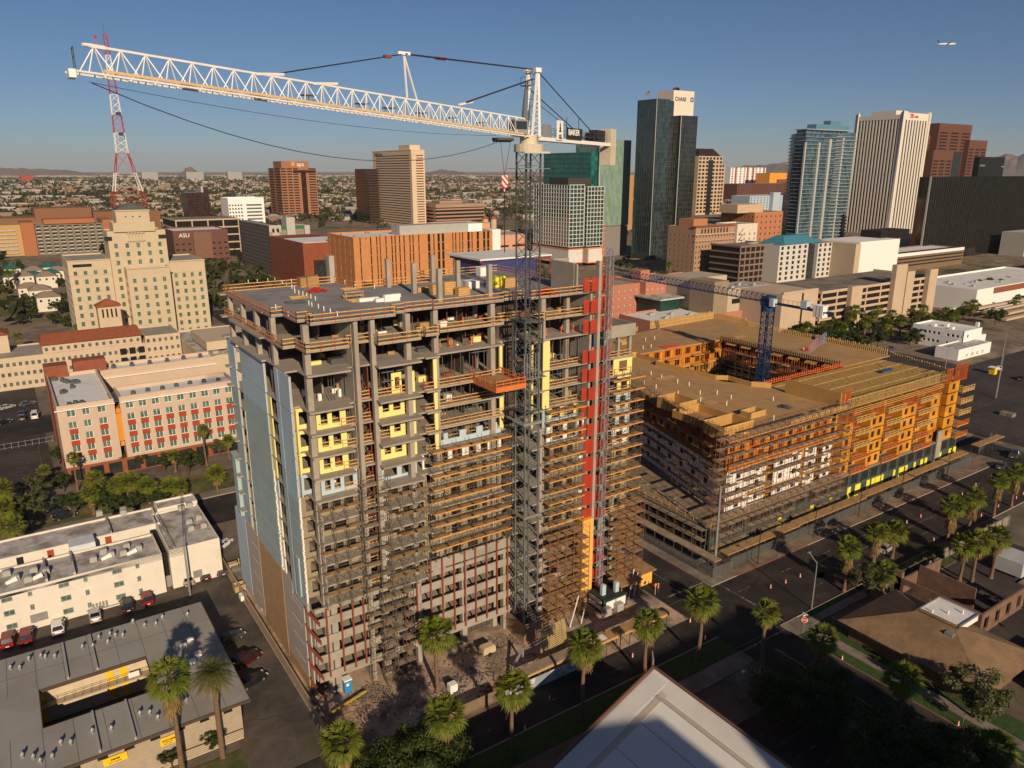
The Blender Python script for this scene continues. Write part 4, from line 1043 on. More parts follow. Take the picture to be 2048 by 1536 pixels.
for a, t_ in ((topm, .23), (topm, .26), (king, None)):
 c = topm.lerp(king, 1-t_) if t_ else king.lerp(tp_(42.8), .14); mb.box(c.x-.4, c.y-.2, c.z-.14, c.x+.4, c.y+.2, c.z+.14)
mb.build('rope_coupling', RUST, CR)
mb = MB(); b1 = J(24.3, 0, 24.3*RISE+2.3); b2 = J(21.9, 0, 21.9*RISE+.3); mb.beam(b1, king, .15); mb.beam(b2, king, .15)
for p in (king,): mb.box(p.x-.7, p.y-.2, p.z-.1, p.x+.7, p.y+.2, p.z+.22)
for s in (42.8, 36.3, 14.0): p = tp_(s) if s != 14.0 else J(14.0, 0, 14*RISE+2.6); q = p-JD*(1.9 if s > 15 else 1.5)+Vector((0, 0, .25 if s > 15 else .5)); mb.beam(p+JD*1.2, q, .22, .22)
mb.build('jib_king_post', CW, CR)
mb = MB(); cable(mb, J(JL-.5, 0, (JL-.5)*RISE-.6), J(6.0, 0, -.5), .03, sag=3.9); cable(mb, J(JL-.5, .4, (JL-.5)*RISE-.5), J(7.0, .4, 0), .018, sag=.9); mb.build('trolley_rope', CB, CR)
mb = MB(); c = J(5.6, 0, -.35); mb.box(c.x-1.6, c.y-.7, c.z-.2, c.x+.9, c.y+.7, c.z+.1)
for k in range(6): mb.cyl(c+Vector((-1.4+k*.45, -.6, -.1)), c+Vector((-1.4+k*.45, .6, -.3)), .16, n=6)
tro = mb.build('trolley', CG, CR)
hk = J(5.8, 0, -6.4)
mb = MB(); mb.beam(J(6.4, .2, -.5), hk+Vector((0, 0, 1.5)), .04); mb.beam(J(4.6, -.2, -.5), hk+Vector((0, 0, 1.5)), .04); mb.beam(hk, hk-Vector((0, 0, 8.5)), .1); mb.build('hoist_rope', CB, CR)
def stripes(name, c1, c2, horizontal, k):
 m = bpy.data.materials.new(name); m.use_nodes = True; n_ = m.node_tree.nodes; l_ = m.node_tree.links; b_ = n_['Principled BSDF']
 tc = n_.new('ShaderNodeTexCoord'); w_ = n_.new('ShaderNodeTexWave'); w_.wave_type = 'BANDS'; w_.bands_direction = horizontal; w_.inputs['Scale'].default_value = k
 r_ = n_.new('ShaderNodeValToRGB'); r_.color_ramp.interpolation = 'CONSTANT'; r_.color_ramp.elements[0].color = (*c1, 1); r_.color_ramp.elements[1].position = .5; r_.color_ramp.elements[1].color = (*c2, 1)
 l_.new(tc.outputs['Object'], w_.inputs[0]); l_.new(w_.outputs[0], r_.inputs[0]); l_.new(r_.outputs[0], b_.inputs['Base Color']); MATS[name] = m; return m
mb = MB(); mb.prism([(hk.x-.45, hk.y-.12), (hk.x+.45, hk.y-.12), (hk.x+.45, hk.y+.12), (hk.x-.45, hk.y+.12)], hk.z, hk.z+1.5); mb.cyl(hk+Vector((0, 0, -.6)), hk, .05, .3, 8); mb.build('hook_block', stripes('red_white', (.7, .04, .03), (.75, .72, .68), 'DIAGONAL', .8), CR)
# ================= blue tower crane in the courtyard =================
BLU = mat('crane_blue', (.012, .045, .125), .5, metal=.1, var=.15)
BC = thing('tower_crane', 'dark blue tower crane rising from the courtyard of the timber building', 'crane', (168, 127, 0))
mb = MB(); lattice(mb, 168, 127, 2.3, 0, 36.0, 1.6, .24, .12); mb.build('mast', BLU, BC)
mb = MB(); mb.cyl((168, 127, 36), (168, 127, 37.4), 1.9, 1.9, 16); mb.box(166.6, 125.4, 37.4, 169.4, 128.6, 39.2); mb.box(166.3, 126, 39.2, 169.7, 128, 40.0); mb.build('slewing_unit', BLU, BC)
mb = MB(); mb.box(166.2, 124.2, 37.6, 167.8, 125.5, 39.6); mb.build('operator_cab', SHB2, BC)
JA2 = rad(2.5); J2 = Vector((sin(JA2), cos(JA2), 0)); N2 = Vector((J2.y, -J2.x, 0)); B0 = Vector((168, 127, 38.3))
mb = MB()
for k in range(36):
 a = 62*k/36; b = 62*(k+1)/36; m_ = (a+b)/2; rz_ = lambda s: 0.0
 for sg_ in (-.7, .7): mb.beam(B0+J2*a+N2*sg_, B0+J2*b+N2*sg_, .17); mb.beam(B0+J2*a+N2*sg_, B0+J2*m_+Vector((0, 0, 1.9)), .1); mb.beam(B0+J2*m_+Vector((0, 0, 1.9)), B0+J2*b+N2*sg_, .1)
 mb.beam(B0+J2*(m_-1 if k else 0)+Vector((0, 0, 1.9)), B0+J2*m_+Vector((0, 0, 1.9)), .18); mb.beam(B0+J2*a+N2*.7, B0+J2*b-N2*.7, .07)
mb.build('jib', BLU, BC)
mb = MB()
for sg_ in (-.8, .8): mb.beam(B0+N2*sg_, B0-J2*19+N2*sg_, .2, .35)
for k in range(12): mb.beam(B0-J2*(1.5*k+1)+N2*.8, B0-J2*(1.5*k+1)-N2*.8, .1); mb.beam(B0-J2*(1.5*k+1)+N2*.8, B0-J2*(1.5*k+1)+N2*.8+Vector((0, 0, 1.2)), .06)
mb.beam(B0+N2*.8+Vector((0, 0, 1.2)), B0-J2*18+N2*.8+Vector((0, 0, 1.2)), .06)
mb.build('counter_jib', BLU, BC)
mb = MB()
for k in range(3): c = B0-J2*(15+k*1.0); mb.box(c.x-1.1, c.y-.4, c.z-1.4, c.x+1.1, c.y+.4, c.z+1.6)
mb.build('counterweight', WPAN, BC)
mb = MB(); c = B0-J2*11.5; mb.box(c.x-.9, c.y-.9, c.z+.2, c.x+.9, c.y+.9, c.z+2.0); mb.build('winch_box', SHB2, BC)
# flag hung below the counter-jib
FX, FY, FZ = 168.4, 112.0, 36.0
q1 = Vector((170.2, 110.5, 33.0)); FD = Vector((-RT.x*.8, -RT.y*.8, -.5)).normalized()
FL = thing('national_flag', 'large stars and stripes flag flying over the timber building roof', 'flag', tuple(q1))
def flagmesh(w, h, q, xd, waves=1.6, amp=.35, droop=.25):
 cols_, rws_ = 26, 13; vs = []; fs = []; mi = []
 for r_ in range(rws_+1):
  for c_ in range(cols_+1):
   u = c_/cols_; v = r_/rws_
   p = q+xd*(u*w)+Vector((0, 0, -v*h-u*u*droop*w))+Vector((-xd.y, xd.x, 0))*(amp*sin(u*waves*6.28+v*1.2)*u)
   vs.append(tuple(p))
 for r_ in range(rws_):
  for c_ in range(cols_):
   a = r_*(cols_+1)+c_; fs.append((a, a+1, a+cols_+2, a+cols_+1)); mi.append(2 if (c_ < 10 and r_ < 7) else r_ % 2)
 return vs, fs, mi
vs, fs, mi = flagmesh(5.0, 3.2, q1, FD, 1.3, .35, .12)
mb = MB(); mb.v = vs; mb.f = fs; mb.m = mi; mb.build('cloth', [mat('flag_red', (.16, .012, .02), .8), mat('flag_white', (.26, .24, .23), .8), mat('flag_blue', (.02, .03, .12), .8)], FL)
mb = MB()
for r_ in range(4):
 for c_ in range(5):
  u = (c_*2+1)/26; v = (r_*1.6+.8)/13; p = q1+FD*(u*5)+Vector((0, 0, -v*3.2-u*u*.6))
  mb.box(p.x-.07, p.y-.12, p.z-.07, p.x+.07, p.y-.02, p.z+.07)
mb.build('stars', WPAN, FL)
mb = MB(); mb.beam(q1+Vector((.1, 0, .2)), q1+Vector((.1, 0, -4.2)), .05); mb.beam(q1+Vector((.1, 0, .2)), (168.3, 113.0, 38.5), .035); mb.build('flag_line', CB, FL)
# ================= timber-framed building =================
OSB = mat('osb_roof_deck', (.43, .255, .105), .9, var=.12, sc=.4, col2=(.34, .21, .095), c2sc=.12, c2lo=.45, c2hi=.7)
OSBW = mat('orange_plywood_sheathing', (.62, .265, .018), .85, var=.14, sc=.35, col2=(.46, .185, .012), c2sc=.2)
OSBD = mat('plywood_parapet', (.46, .26, .08), .85, var=.12, sc=.5)
STUD = mat('framing_lumber', (.60, .38, .13), .85, var=.2, sc=1)
RSTUD = mat('red_treated_lumber', (.60, .12, .02), .85, var=.2, sc=1)
TDARK = mat('shade_dark_timber', (.055, .028, .012), .95, var=.3)  # timber darkened so rooms and courtyard walls carry their shade in colour
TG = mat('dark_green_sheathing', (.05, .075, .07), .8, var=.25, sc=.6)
TB = thing('timber_building', 'long timber framed building under construction around a courtyard with orange plywood walls', 'building', (150, 120, 0))
RZ = 21.9; PZ2 = 6.6; FH = 3.06
BK = (132.5, 168.0); FRc = (110.8, 89.7)
sl = math.hypot(BK[0]-FRc[0], BK[1]-FRc[1]); slx, sly = (FRc[0]-BK[0])/sl, (FRc[1]-BK[1])/sl
SLF = (BK[0], BK[1], slx, sly)
mb = MB(); mb.box(104.3, 88.3, PZ2-.35, 198.2, 170, PZ2); mb.build('podium_slab', mat('dusty_terrace', (.25, .185, .12), .9, var=.2, sc=.5), TB)
# podium facade
TW = Win(TB)
mb = MB(); facade(mb, TW, front(104.3, 88.4), 94, 0, PZ2-.36, even(94, 24, 2.6), [(3.7, 5.9)], HOLE, None, th=.25, rec=.2); mb.build('podium_wall', TG, TB)
mb = MB(); facade(mb, TW, left(104.3, 169), 81.8, 0, PZ2-.36, even(81.8, 20, 3.2), [(.3, 2.8), (3.5, 5.9)], HOLE, None, th=.25, rec=.2); mb.build('podium_wall', TG, TB)
for k in range(24):
 x = 104.6+k*3.9; mb = MB()
 for j in range(7): mb.box(x+j*.5, 88.28, 3.6, x+j*.5+.06, 88.38, 6.0)
 mb.build('metal_studs', DSTEEL, TB)
for k in range(19):
 y = 88+k*4.1; mb = MB()
 for j in range(8): mb.box(104.18, y+j*.48, .2 if k % 2 else 3.4, 104.28, y+j*.48+.06, 6.1)
 mb.build('metal_studs', DSTEEL, TB)
for x in (126, 137, 144, 150.5, 153.5, 158, 160, 161.5, 164, 169, 171.5, 174, 178, 181, 183, 190, 194.5, 196):
 w = random.choice((.9, 1.3, 2.1)); mb = MB(); mb.box(x, 88.1, .3, x+w, 88.26, 3.3 if x > 148 else 2.4)
 mb.build('yellow_panel', mat('bright_yellow_board', (.78, .68, .06), .75, var=.06), TB)
for y in (96, 104, 115, 127): mb = MB(); mb.box(104.05, y, 1.2, 104.2, y+1.6, 2.6); mb.build('yellow_panel', MATS['bright_yellow_board'], TB)
mb = MB(); mb.box(187.3, 87.9, 0, 189.6, 88.25, 9.5); mb.build('bare_concrete_pier', SLAB, TB)
# floors
for i in range(1, 5):
 z = PZ2+FH*i
 mb = MB(); mb.prism([FRc, (198.0, 89.7), (198.0, 111), (143.5, 111), (143.5, 153), (182.2, 153), (182.2, 111.01), (203, 111.01), (205, 176), (134, 176), BK], z-.3, z-.02); mb.build('floor_deck', OSBD, TB)
# roof deck with the courtyard cut out
mb = MB()
mb.prism([FRc, (149.0, 89.7), (149.0, 111.0), (143.5, 120), (143.5, 152.9), (129.0, 152.9)], RZ-.3, RZ)
mb.prism([(128.98, 152.95), (181.9, 152.95), (181.9, 112), (204.0, 112), (206, 178), (134.7, 172)], RZ-.3, RZ)
mb.build('roof_deck', OSB, TB)
mb = MB(); mb.box(149.2, 89.8, RZ-.55, 198, 111.9, RZ-.5); mb.build('joist_shade_sheet', TDARK, TB)  # dark sheet stands in for the shade between the open joists
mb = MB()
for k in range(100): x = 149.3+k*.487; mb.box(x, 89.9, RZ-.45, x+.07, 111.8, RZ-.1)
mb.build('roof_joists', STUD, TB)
mb = MB()
for k in range(5): y = 92+k*4.4; mb.box(149.3, y, RZ-.09, 198, y+.16, RZ-.02)
for k in range(60): x = 150+random.uniform(0, 47); y = random.uniform(91, 110); mb.beam((x, y, RZ), (x+random.uniform(-.6, 1.6), y+random.uniform(.5, 2.2), RZ+.03), .1, .05)
mb.build('joist_blocking', STUD, TB)
# front walls ---------------------------------------------------------
def osbwall(fr, L, z0, z1, cols, rws, m, name='wall', win=TW): mb = MB(); facade(mb, win, fr, L, z0, z1, cols, rws, HOLE, None, th=.2, rec=.16); mb.build(name, m, TB)
def studwall(fr, L, z0, z1, m, step=.5, name='stud_wall', d=0.0):
 mb = MB(); u = 0
 while u < L: mb.lb(fr, u, u+.07, d, d+.12, z0+.1, z1-.1); u += step*random.choice((1, 1, 1, 1.6))
 mb.lb(fr, 0, L, d, d+.12, z0, z0+.09); mb.lb(fr, 0, L, d, d+.12, z1-.09, z1); mb.build(name, m, TB)
random.seed(9)
for i in range(5):
 z = PZ2+FH*i; z1 = z+FH-.31
 # scaffolded part
 if i < 3:
  for a, b in ((111.2, 117.2), (118.0, 123.2), (125.2, 134.2), (136.2, 140.0), (141.5, 144.6)):
   L = b-a; osbwall(front(a, 89.6+(.5 if a in (118.0, 136.2) else 0)), L, z+.01, z1, even(L, max(1, int(L/4.4)), 1.3), [(z+.9, z+2.1)], WPAN, 'white_wrapped_wall')
  osbwall(front(111, 90.6), 36, z+.01, z1, even(36, 9, 1.2), [(z+.5, z+2.3)], OSBW)
 else:
  osbwall(front(111, 90.3), 36, z+.01, z1, even(36, 12, 1.4), [(z+.5, z+2.3)], OSBW)
  for a in (112, 117, 124, 131, 138): studwall(front(a, 89.8), 4.2, z, z1, RSTUD)
 # slanted side wall
 if i < 3: osbwall(SLF, sl, z+.01, z1, even(sl, 17, 1.5), [(z+.9, z+2.1)], WPAN, 'white_wrapped_wall')
 elif i < 4: osbwall((SLF[0]+.4, SLF[1], slx, sly), sl, z+.01, z1, even(sl, 26, 1.7), [(z+.6, z+2.3)], OSBW)
 else: studwall(SLF, sl, z, z1, RSTUD, .55)
 if i >= 3: studwall((SLF[0], SLF[1], slx, sly), sl, z, z1, RSTUD, 1.1)
 # bare plywood part
 for a, b, dy in ((147.2, 150.6, -.9), (157.4, 163.0, -.9), (170.4, 176.6, -.9), (184.4, 188.6, -.3), (189.6, 194.6, -1.4)):
  L = b-a
  if i < 4 or a in (189.6,): osbwall(front(a, 89.7+dy), L, z+.01, z1, even(L, 2 if L > 5 else 1, 1.25, .3, .3), [(z+.75, z+2.25)], OSBW)
  else: studwall(front(a, 89.7+dy), L, z, z1, RSTUD)
  mb = MB(); mb.box(a, 89.7+dy+.21, z+.01, a+.2, 91.4, z1); mb.box(b-.2, 89.7+dy+.21, z+.01, b, 91.4, z1); mb.build('return_wall', OSBW, TB)
 for a, b in ((150.7, 157.3), (163.1, 170.3), (176.7, 184.3), (194.7, 200.4)):
  if i < 2: osbwall(front(a, 91.2), b-a, z+.01, z1, [(1.0, 2.3), (3.6, 5.4)], [(z+.1, z+2.3)], OSBW)
  else: studwall(front(a, 91.2), b-a, z, z1, RSTUD, .45); mb = MB(); mb.box(a, 92.5, z+.01, b, 92.6, z1); mb.build('room_shade_sheet', TDARK, TB)  # dark sheet behind the studs paints the shade of the room
  mb = MB(); y0 = 88.0 if a < 190 else 87.2; mb.box(a-.05, y0, z-.28, b+.05, 91.1, z-.03)
  mb.build('balcony_deck', OSBD, TB)
  mb = MB()
  for k in range(5): x = a+(b-a)*k/4; mb.box(x-.05, y0-.02, z-.5, x+.05, y0+.08, z+1.1)
  for hz in (.15, .55, 1.05): mb.box(a-.1, y0-.07, z+hz, b+.1, y0-.022, z+hz+.11)
  mb.build('balcony_rail', STUD if i > 1 else RSTUD, TB)
osbwall((198.0, 89.9, 0, 1), 22, PZ2, RZ-.35, [], [], OSBW)
mb = MB(); mb.box(150, 93, PZ2, 197.8, 93.2, RZ-.6); mb.build('room_shade_sheet', TDARK, TB)  # long dark sheet, painted shade behind all the bays
# studs of the wall carried above the joists, tall red frame at the right end
for a, b in ((149.2, 160), (160.1, 171), (171.1, 182), (182.1, 188)): studwall(front(a, 89.9), b-a, RZ-.2, RZ+1.9, STUD, .36, 'parapet_studs')
studwall(front(188.3, 88.6), 3.0, RZ-.3, RZ+3.2, RSTUD, .45); studwall(front(191.6, 88.2), 6.2, RZ-.3, RZ+4.0, RSTUD, .4)
mb = MB()
for k in range(3): mb.box(150, 88.7-.05, RZ-1.2+k*.45, 188, 88.7, RZ-1.09+k*.45)
mb.build('edge_boards', STUD, TB)
# outer parapet studs round the far sides
random.seed(4)
def fence_studs(p, q, h, m=STUD, name='parapet_studs', step=.62, boards=True):
 p = Vector(p); q = Vector(q); L = (q-p).length; n = int(L/step); mb = MB()
 for k in range(n+1):
  c = p.lerp(q, k/n); mb.box(c.x-.1, c.y-.1, RZ, c.x+.1, c.y+.1, RZ+h*random.uniform(.85, 1.12))
 if boards:
  mb.beam((p.x, p.y, RZ+h*.55), (q.x, q.y, RZ+h*.55), .05, .12); mb.beam((p.x, p.y, RZ+.1), (q.x, q.y, RZ+.1), .05, .14)
 mb.build(name, m, TB)
fence_studs((136, 173.4, 0), (168, 176.5, 0), 1.6); fence_studs((174, 176.8, 0), (206, 178, 0), 2.6, step=.4); fence_studs((205.6, 177, 0), (205, 163, 0), 2.2, step=.5)
fence_studs((204.8, 162, 0), (204.5, 138, 0), 1.5); fence_studs((204.2, 136, 0), (203.9, 113, 0), 1.8); fence_studs((180.3, 152.4, 0), (181.3, 113, 0), 1.3, TDARK, step=.7)
fence_studs((181.5, 112.2, 0), (149.5, 112.2, 0), 1.2, RSTUD, step=.9); fence_studs((204, 112, 0), (198, 90.5, 0), 1.1, step=.8); fence_studs((149.2, 90, 0), (130, 90, 0), 1.1)
fence_studs((128, 152, 0), (117.5, 115.5, 0), .2, step=2)
mb = MB()
for (a, b, h) in (((129.3, 155, 0), (143.4, 150.5, 0), 1.5), ((143.3, 150.4), (143.3, 141), 1.2), ((143.3, 140.9), (141.3, 140.9), 1.2), ((141.3, 140.8), (143.3, 122), 1.2), ((143.4, 121.9), (145.6, 119.9), 1.2), ((145.6, 119.8), (145.6, 113), 1.2), ((145.6, 112.9), (148.6, 109.4), 1.3)):
 mb.beam((a[0], a[1], RZ+h/2), (b[0], b[1], RZ+h/2), .15, h)
mb.build('plywood_parapet', OSBD, TB)
# tall plywood wall and roof boxes near the corner
mb = MB(); mb.box(147.9, 90.8, RZ, 148.2, 105, RZ+3.4); mb.box(148.25, 90.8, RZ+.1, 151.5, 91.0, RZ+3.0); mb.build('plywood_screen', OSBD, TB)
studwall(front(148.3, 90.6), 3.4, RZ-.5, RZ+3.8, RSTUD, .4)
def openbox(name, label, x0, y0, x1, y1, h, z=RZ):
 t = thing(name, label, 'enclosure', ((x0+x1)/2, (y0+y1)/2, z)); mb = MB(); w = .15
 mb.box(x0, y0, z, x1, y0+w, z+h); mb.box(x0, y1-w, z, x1, y1, z+h); mb.box(x0, y0+w+.002, z, x0+w, y1-w-.002, z+h); mb.box(x1-w, y0+w+.002, z, x1, y1-w-.002, z+h); mb.build('plywood_walls', OSBD, t)
 mb = MB(); k = x0+.2
 while k < x1: mb.box(k, y0-.06, z, k+.08, y0-.002, z+h); k += .7
 mb.box(x0-.05, y0-.1, z+h, x1+.05, y0+w+.05, z+h+.08); mb.box(x0-.05, y1-w-.05, z+h, x1+.05, y1+.05, z+h+.08); mb.build('framing', STUD, t)
openbox('roof_box', 'open plywood box at the near corner of the timber roof', 110.9, 91.2, 119.4, 96.6, 2.4); openbox('roof_box', 'long low plywood enclosure behind the near corner box of the timber roof', 112.8, 97.0, 120.8, 106.8, 1.6)
openbox('roof_box', 'tall plywood box further along the slanted edge of the timber roof', 115.2, 107.2, 120.6, 113.8, 2.4)
openbox('roof_box', 'small plywood curb box on the middle of the timber roof', 125.5, 96.6, 130.2, 99.4, 1.2); openbox('roof_box', 'low plywood curb box near the stud fence at the back left of the timber roof', 150, 164, 154, 166.5, .8)
studwall(front(111, 91.1), 8.3, RZ-1, RZ+2.4, STUD, .5)
for (u, v, l_, lab) in ((1330, 756, 6, 'long stack of dark boards near the left edge of the timber roof'), (1395, 797, 3.2, 'short pile of boards left of the small curb box on the timber roof'), (1420, 806, 3.0, 'pile of dark boards in the middle of the timber roof'), (1516, 830, 4.4, 'low pile of boards beside the tall plywood screen on the timber roof'), (1475, 835, 5, 'loose boards in front of the small curb box on the timber roof'), (1480, 674, 5, 'boards lying near the back of the timber roof')):
 x, y = G(u, v, RZ); mb = MB()
 for k in range(6): mb.box(x-l_/2+random.uniform(-.3, .3), y+.3*k-.9, RZ+.01+.03*k, x+l_/2, y+.3*k-.65, RZ+.08+.04*k)
 tag(mb.build('board_pile', PLANK), lab, 'boards')
x, y = G(1612, 701, RZ); heap('red_pile', 'small red heap of material on the far roof of the timber building', 'heap', x, y, RZ, 60, 1.6, 1.3, REDRAIL, .6)
x, y = G(1772, 743, RZ); mb = MB(); mb.box(x-2.4, y-.5, RZ+.01, x+2.4, y+.5, RZ+.5); tag(mb.build('blue_bundle', mat('blue_wrap', (.03, .07, .2), .6)), 'dark blue wrapped bundle on the roof right of the courtyard', 'bundle')
x, y = G(1340, 694, RZ); mb = MB(); mb.box(x-3, y-1.6, RZ+.01, x+3, y+1.6, RZ+.35); tag(mb.build('red_boards', mat('red_boards', (.6, .12, .05), .8, var=.15)), 'flat stack of red boards at the edge of the courtyard roof', 'boards')
x, y = G(1570, 815, RZ); heap('material_heap', 'dark heap of hardware near the tall plywood screen on the timber roof', 'heap', x, y, RZ, 60, 1.4, 1.4, DSTEEL, .5)
ps = [(1291, 682), (1309, 679), (1302, 695), (1286, 698), (1302, 750), (1323, 757), (1355, 766), (1378, 772), (1288, 769), (1312, 777), (1356, 790), (1400, 851-62), (1434, 789), (1462, 798), (1453, 811), (1401, 803), (1547, 840), (1546, 802), (1517, 686), (1607, 702)]
for u, v in ps:
 x, y = G(u, v, RZ); c = pp.copy(); COL.objects.link(c); c.location = (x, y, RZ); c.scale = (1.5, 1.5, 1.6); c['group'] = 'pipe stubs on the timber roof'; c['label'] = 'short white vent pipe standing on the tan plywood roof of the timber building'
# courtyard walls
random.seed(13)
for i in range(-2, 5):
 z = PZ2+FH*i
 if z < 0: continue
 z1 = z+FH-.3
 osbwall(front(143.6, 153.4), 38.4, z, z1, even(38.4, 9, 2.0), [(z+.4, z+2.3)], OSBW if i > 1 else TG)
 osbwall(left(182.2, 152.9), 41.5, z, z1, even(41.5, 10, 2.2), [(z+.4, z+2.3)], TDARK if i != 3 else OSBD)  # side wall in the darkened timber, its shade painted in
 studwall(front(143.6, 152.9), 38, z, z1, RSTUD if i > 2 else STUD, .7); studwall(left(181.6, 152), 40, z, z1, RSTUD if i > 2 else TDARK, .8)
 for a in (146, 157, 168):
  mb = MB(); mb.box(a, 151.4, z-.25, a+6, 152.85, z-.02); mb.build('balcony_deck', OSBD, TB)
 for a in (116, 128, 140):
  mb = MB(); mb.box(180.1, a, z-.25, 181.5, a+7, z-.02); mb.build('balcony_deck', OSBD, TB)
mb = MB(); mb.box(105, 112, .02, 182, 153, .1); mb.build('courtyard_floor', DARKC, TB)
for k in range(7):
 mb = MB(); a = 114+k*5.5;
 for j in range(8): mb.beam((181.4, a+j*.45, RZ-.3), (179.9, a+j*.45, RZ-.9), .08)
 mb.build('eave_brackets', STUD, TB)
TW.finish()
random.seed(31)
scaffold('grey scaffold with sagging planks wrapping the white walls of the timber building corner', 104.8, 147, 86.9, 87.8, 0, 24.2, 2.05, 2.1, WPL, RPOLE, gaps=.15, bp=.2)
t = scaffold('rust coloured scaffold along the slanted side of the timber building', -34, 26.5, .1, 1.0, PZ2, 24.0, 2.05, 2.3, PLANK, RPOLE, axis='y', gaps=.15, bp=.2)
ang = math.atan2(BK[0]-FRc[0], BK[1]-FRc[1])
# turn it parallel to the slanted wall
t.rotation_euler = (0, 0, -ang)
mid = Vector((FRc[0], FRc[1], 0))+Vector((sin(ang), cos(ang), 0))*30.5+Vector((-cos(ang), sin(ang), 0))*1.2
t.location = (mid.x, mid.y, PZ2)
scaffold('low scaffold along the side street podium of the timber building', 87.5, 130, 102.2, 103.5, 0, 6.4, 2.1, 2.3, MATS['weathered_plank'], SPOLE, axis='y')
scaffold('dark scaffold inside the courtyard against its right wall', 114, 150, 178.6, 179.8, 0, 19, 2.2, 2.6, TDARK, SPOLE, axis='y')
mb = MB(); mb.beam((108.6, 89.6, 0), (108.6, 89.6, .01), .1)
# terrace rail, steel pole, covered walkways and mesh fences on both streets
t = thing('covered_walkway', 'long flat roofed pedestrian canopy of timber along the main street beside the timber building', 'canopy', (150, 83.6, 0))
for a, b, y in ((104.5, 126, 82.8), (126.2, 150, 83.1), (150.4, 170, 83.6), (171, 186, 84.0), (187, 197, 84.4), (204, 218, 85.2)):
 mb = MB(); mb.box(a, y, 2.75, b, y+2.0, 2.95); mb.build('canopy_roof', PLANK, t)
 mb = MB(); k = a+.3
 while k < b: mb.box(k, y+.05, 0, k+.1, y+.15, 2.74); mb.box(k, y+1.85, 0, k+.1, y+1.95, 2.74); k += 2.6
 mb.build('canopy_posts', DSTEEL, t)
t = thing('covered_walkway', 'flat grey plank canopy running along the side street beside the timber building', 'canopy', (101, 100, 0))
for a, b, x in ((82.4, 92, 100.4), (92.2, 112, 100.2), (112.3, 132, 100.0)):
 mb = MB(); mb.box(x, a, 2.75, x+1.9, b, 2.95); mb.build('canopy_roof', MATS['weathered_plank'], t)
 mb = MB(); k = a+.3
 while k < b: mb.box(x+.05, k, 0, x+.15, k+.1, 2.74); mb.box(x+1.75, k, 0, x+1.85, k+.1, 2.74); k += 2.6
 mb.build('canopy_posts', DSTEEL, t)
FEN = meshmat('chain_link', (.12, .13, .13), .35)
def meshfence(label, p, q, h=2.0, m=None, name='mesh_fence', step=3.0):
 t = thing(name, label, 'fence', ((p[0]+q[0])/2, (p[1]+q[1])/2, 0)); mb = MB(); mb.beam((p[0], p[1], h/2+.05), (q[0], q[1], h/2+.05), .02, h); mb.build('mesh', m or FEN, t)
 L = math.hypot(q[0]-p[0], q[1]-p[1]); n = max(1, round(L/step)); mb = MB()
 for k in range(n+1): x = p[0]+(q[0]-p[0])*k/n; y = p[1]+(q[1]-p[1])*k/n; mb.beam((x, y, 0), (x, y, h+.15), .07)
 mb.beam((p[0], p[1], h+.1), (q[0], q[1], h+.1), .05); mb.build('posts', DSTEEL, t); return t
meshfence('green mesh fence under the pedestrian canopy on the main street', (105, 82.6), (198, 83.9)); meshfence('chain link fence around the corner pavement of the timber building', (99.6, 82), (105, 81.9)); meshfence('chain link fence along the side street pavement', (99.4, 83), (99.4, 135))
meshfence('chain link fence round the corner parking lot beyond the timber building', (206, 86), (222, 90));
P = thing('steel_pole', 'tall thick grey steel pole at the corner of the timber building', 'pole', (103.1, 84.6, 0)); mb = MB(); mb.cyl((103.1, 84.6, 0), (103.1, 84.6, 16.5), .3, .2, 12); mb.build('shaft', STEEL, P); mb = MB(); mb.cyl((103.1, 84.6, 0), (103.1, 84.6, .4), .5, .5, 10); mb.build('base', CONC, P)
lamps = [(1428, 1120, 1438, 880), (1515, 1128, 1519, 1090), (1627, 1075, 1633, 1040), (1717, 1033, 1722, 1000), (1801, 996, 1807, 965), (1893, 957, 1903, 900)]
for k, (u, v, _, _) in enumerate(lamps[1:]):
 x, y = G(u, v); t = thing('light_pole', 'slim black pole on the main street pavement, %s from the corner of the timber building' % ordn(k), 'pole', (x, y, 0), 'black poles along the canopy'); mb = MB(); mb.cyl((x, y, 0), (x, y, 7.2), .09, .06, 8); mb.build('shaft', BLACK, t); mb = MB(); mb.cyl((x, y, 7.2), (x, y, 7.5), .16, .12, 8); mb.build('cap', BLACK, t)
mb = MB()
for k in range(70):
 x = random.uniform(104.6, 109); y = random.uniform(90, 126); x = 104.6+(x-104.6)*((y-84)/22)
 mb.box(x, y, PZ2+.01, x+random.uniform(.2, 1.2), y+random.uniform(.2, 1), PZ2+random.uniform(.05, .3))
tag(mb.build('terrace_debris', RUBBLE), 'scattered site debris on the triangular podium terrace of the timber building', 'debris')['kind'] = 'stuff'
t = thing('timber_guard_rail', 'timber guard rail along the podium terrace edge above the side street', 'rail', (104.4, 105, PZ2)); mb = MB()
for k in range(20): mb.box(104.35, 87.2+k*2.2, PZ2, 104.45, 87.3+k*2.2, PZ2+1.1)
mb.build('posts', WOOD, t); mb = MB()
for h in (.5, 1.05): mb.box(104.3, 87, PZ2+h, 104.345, 130, PZ2+h+.12)
mb.build('boards', WOOD, t)
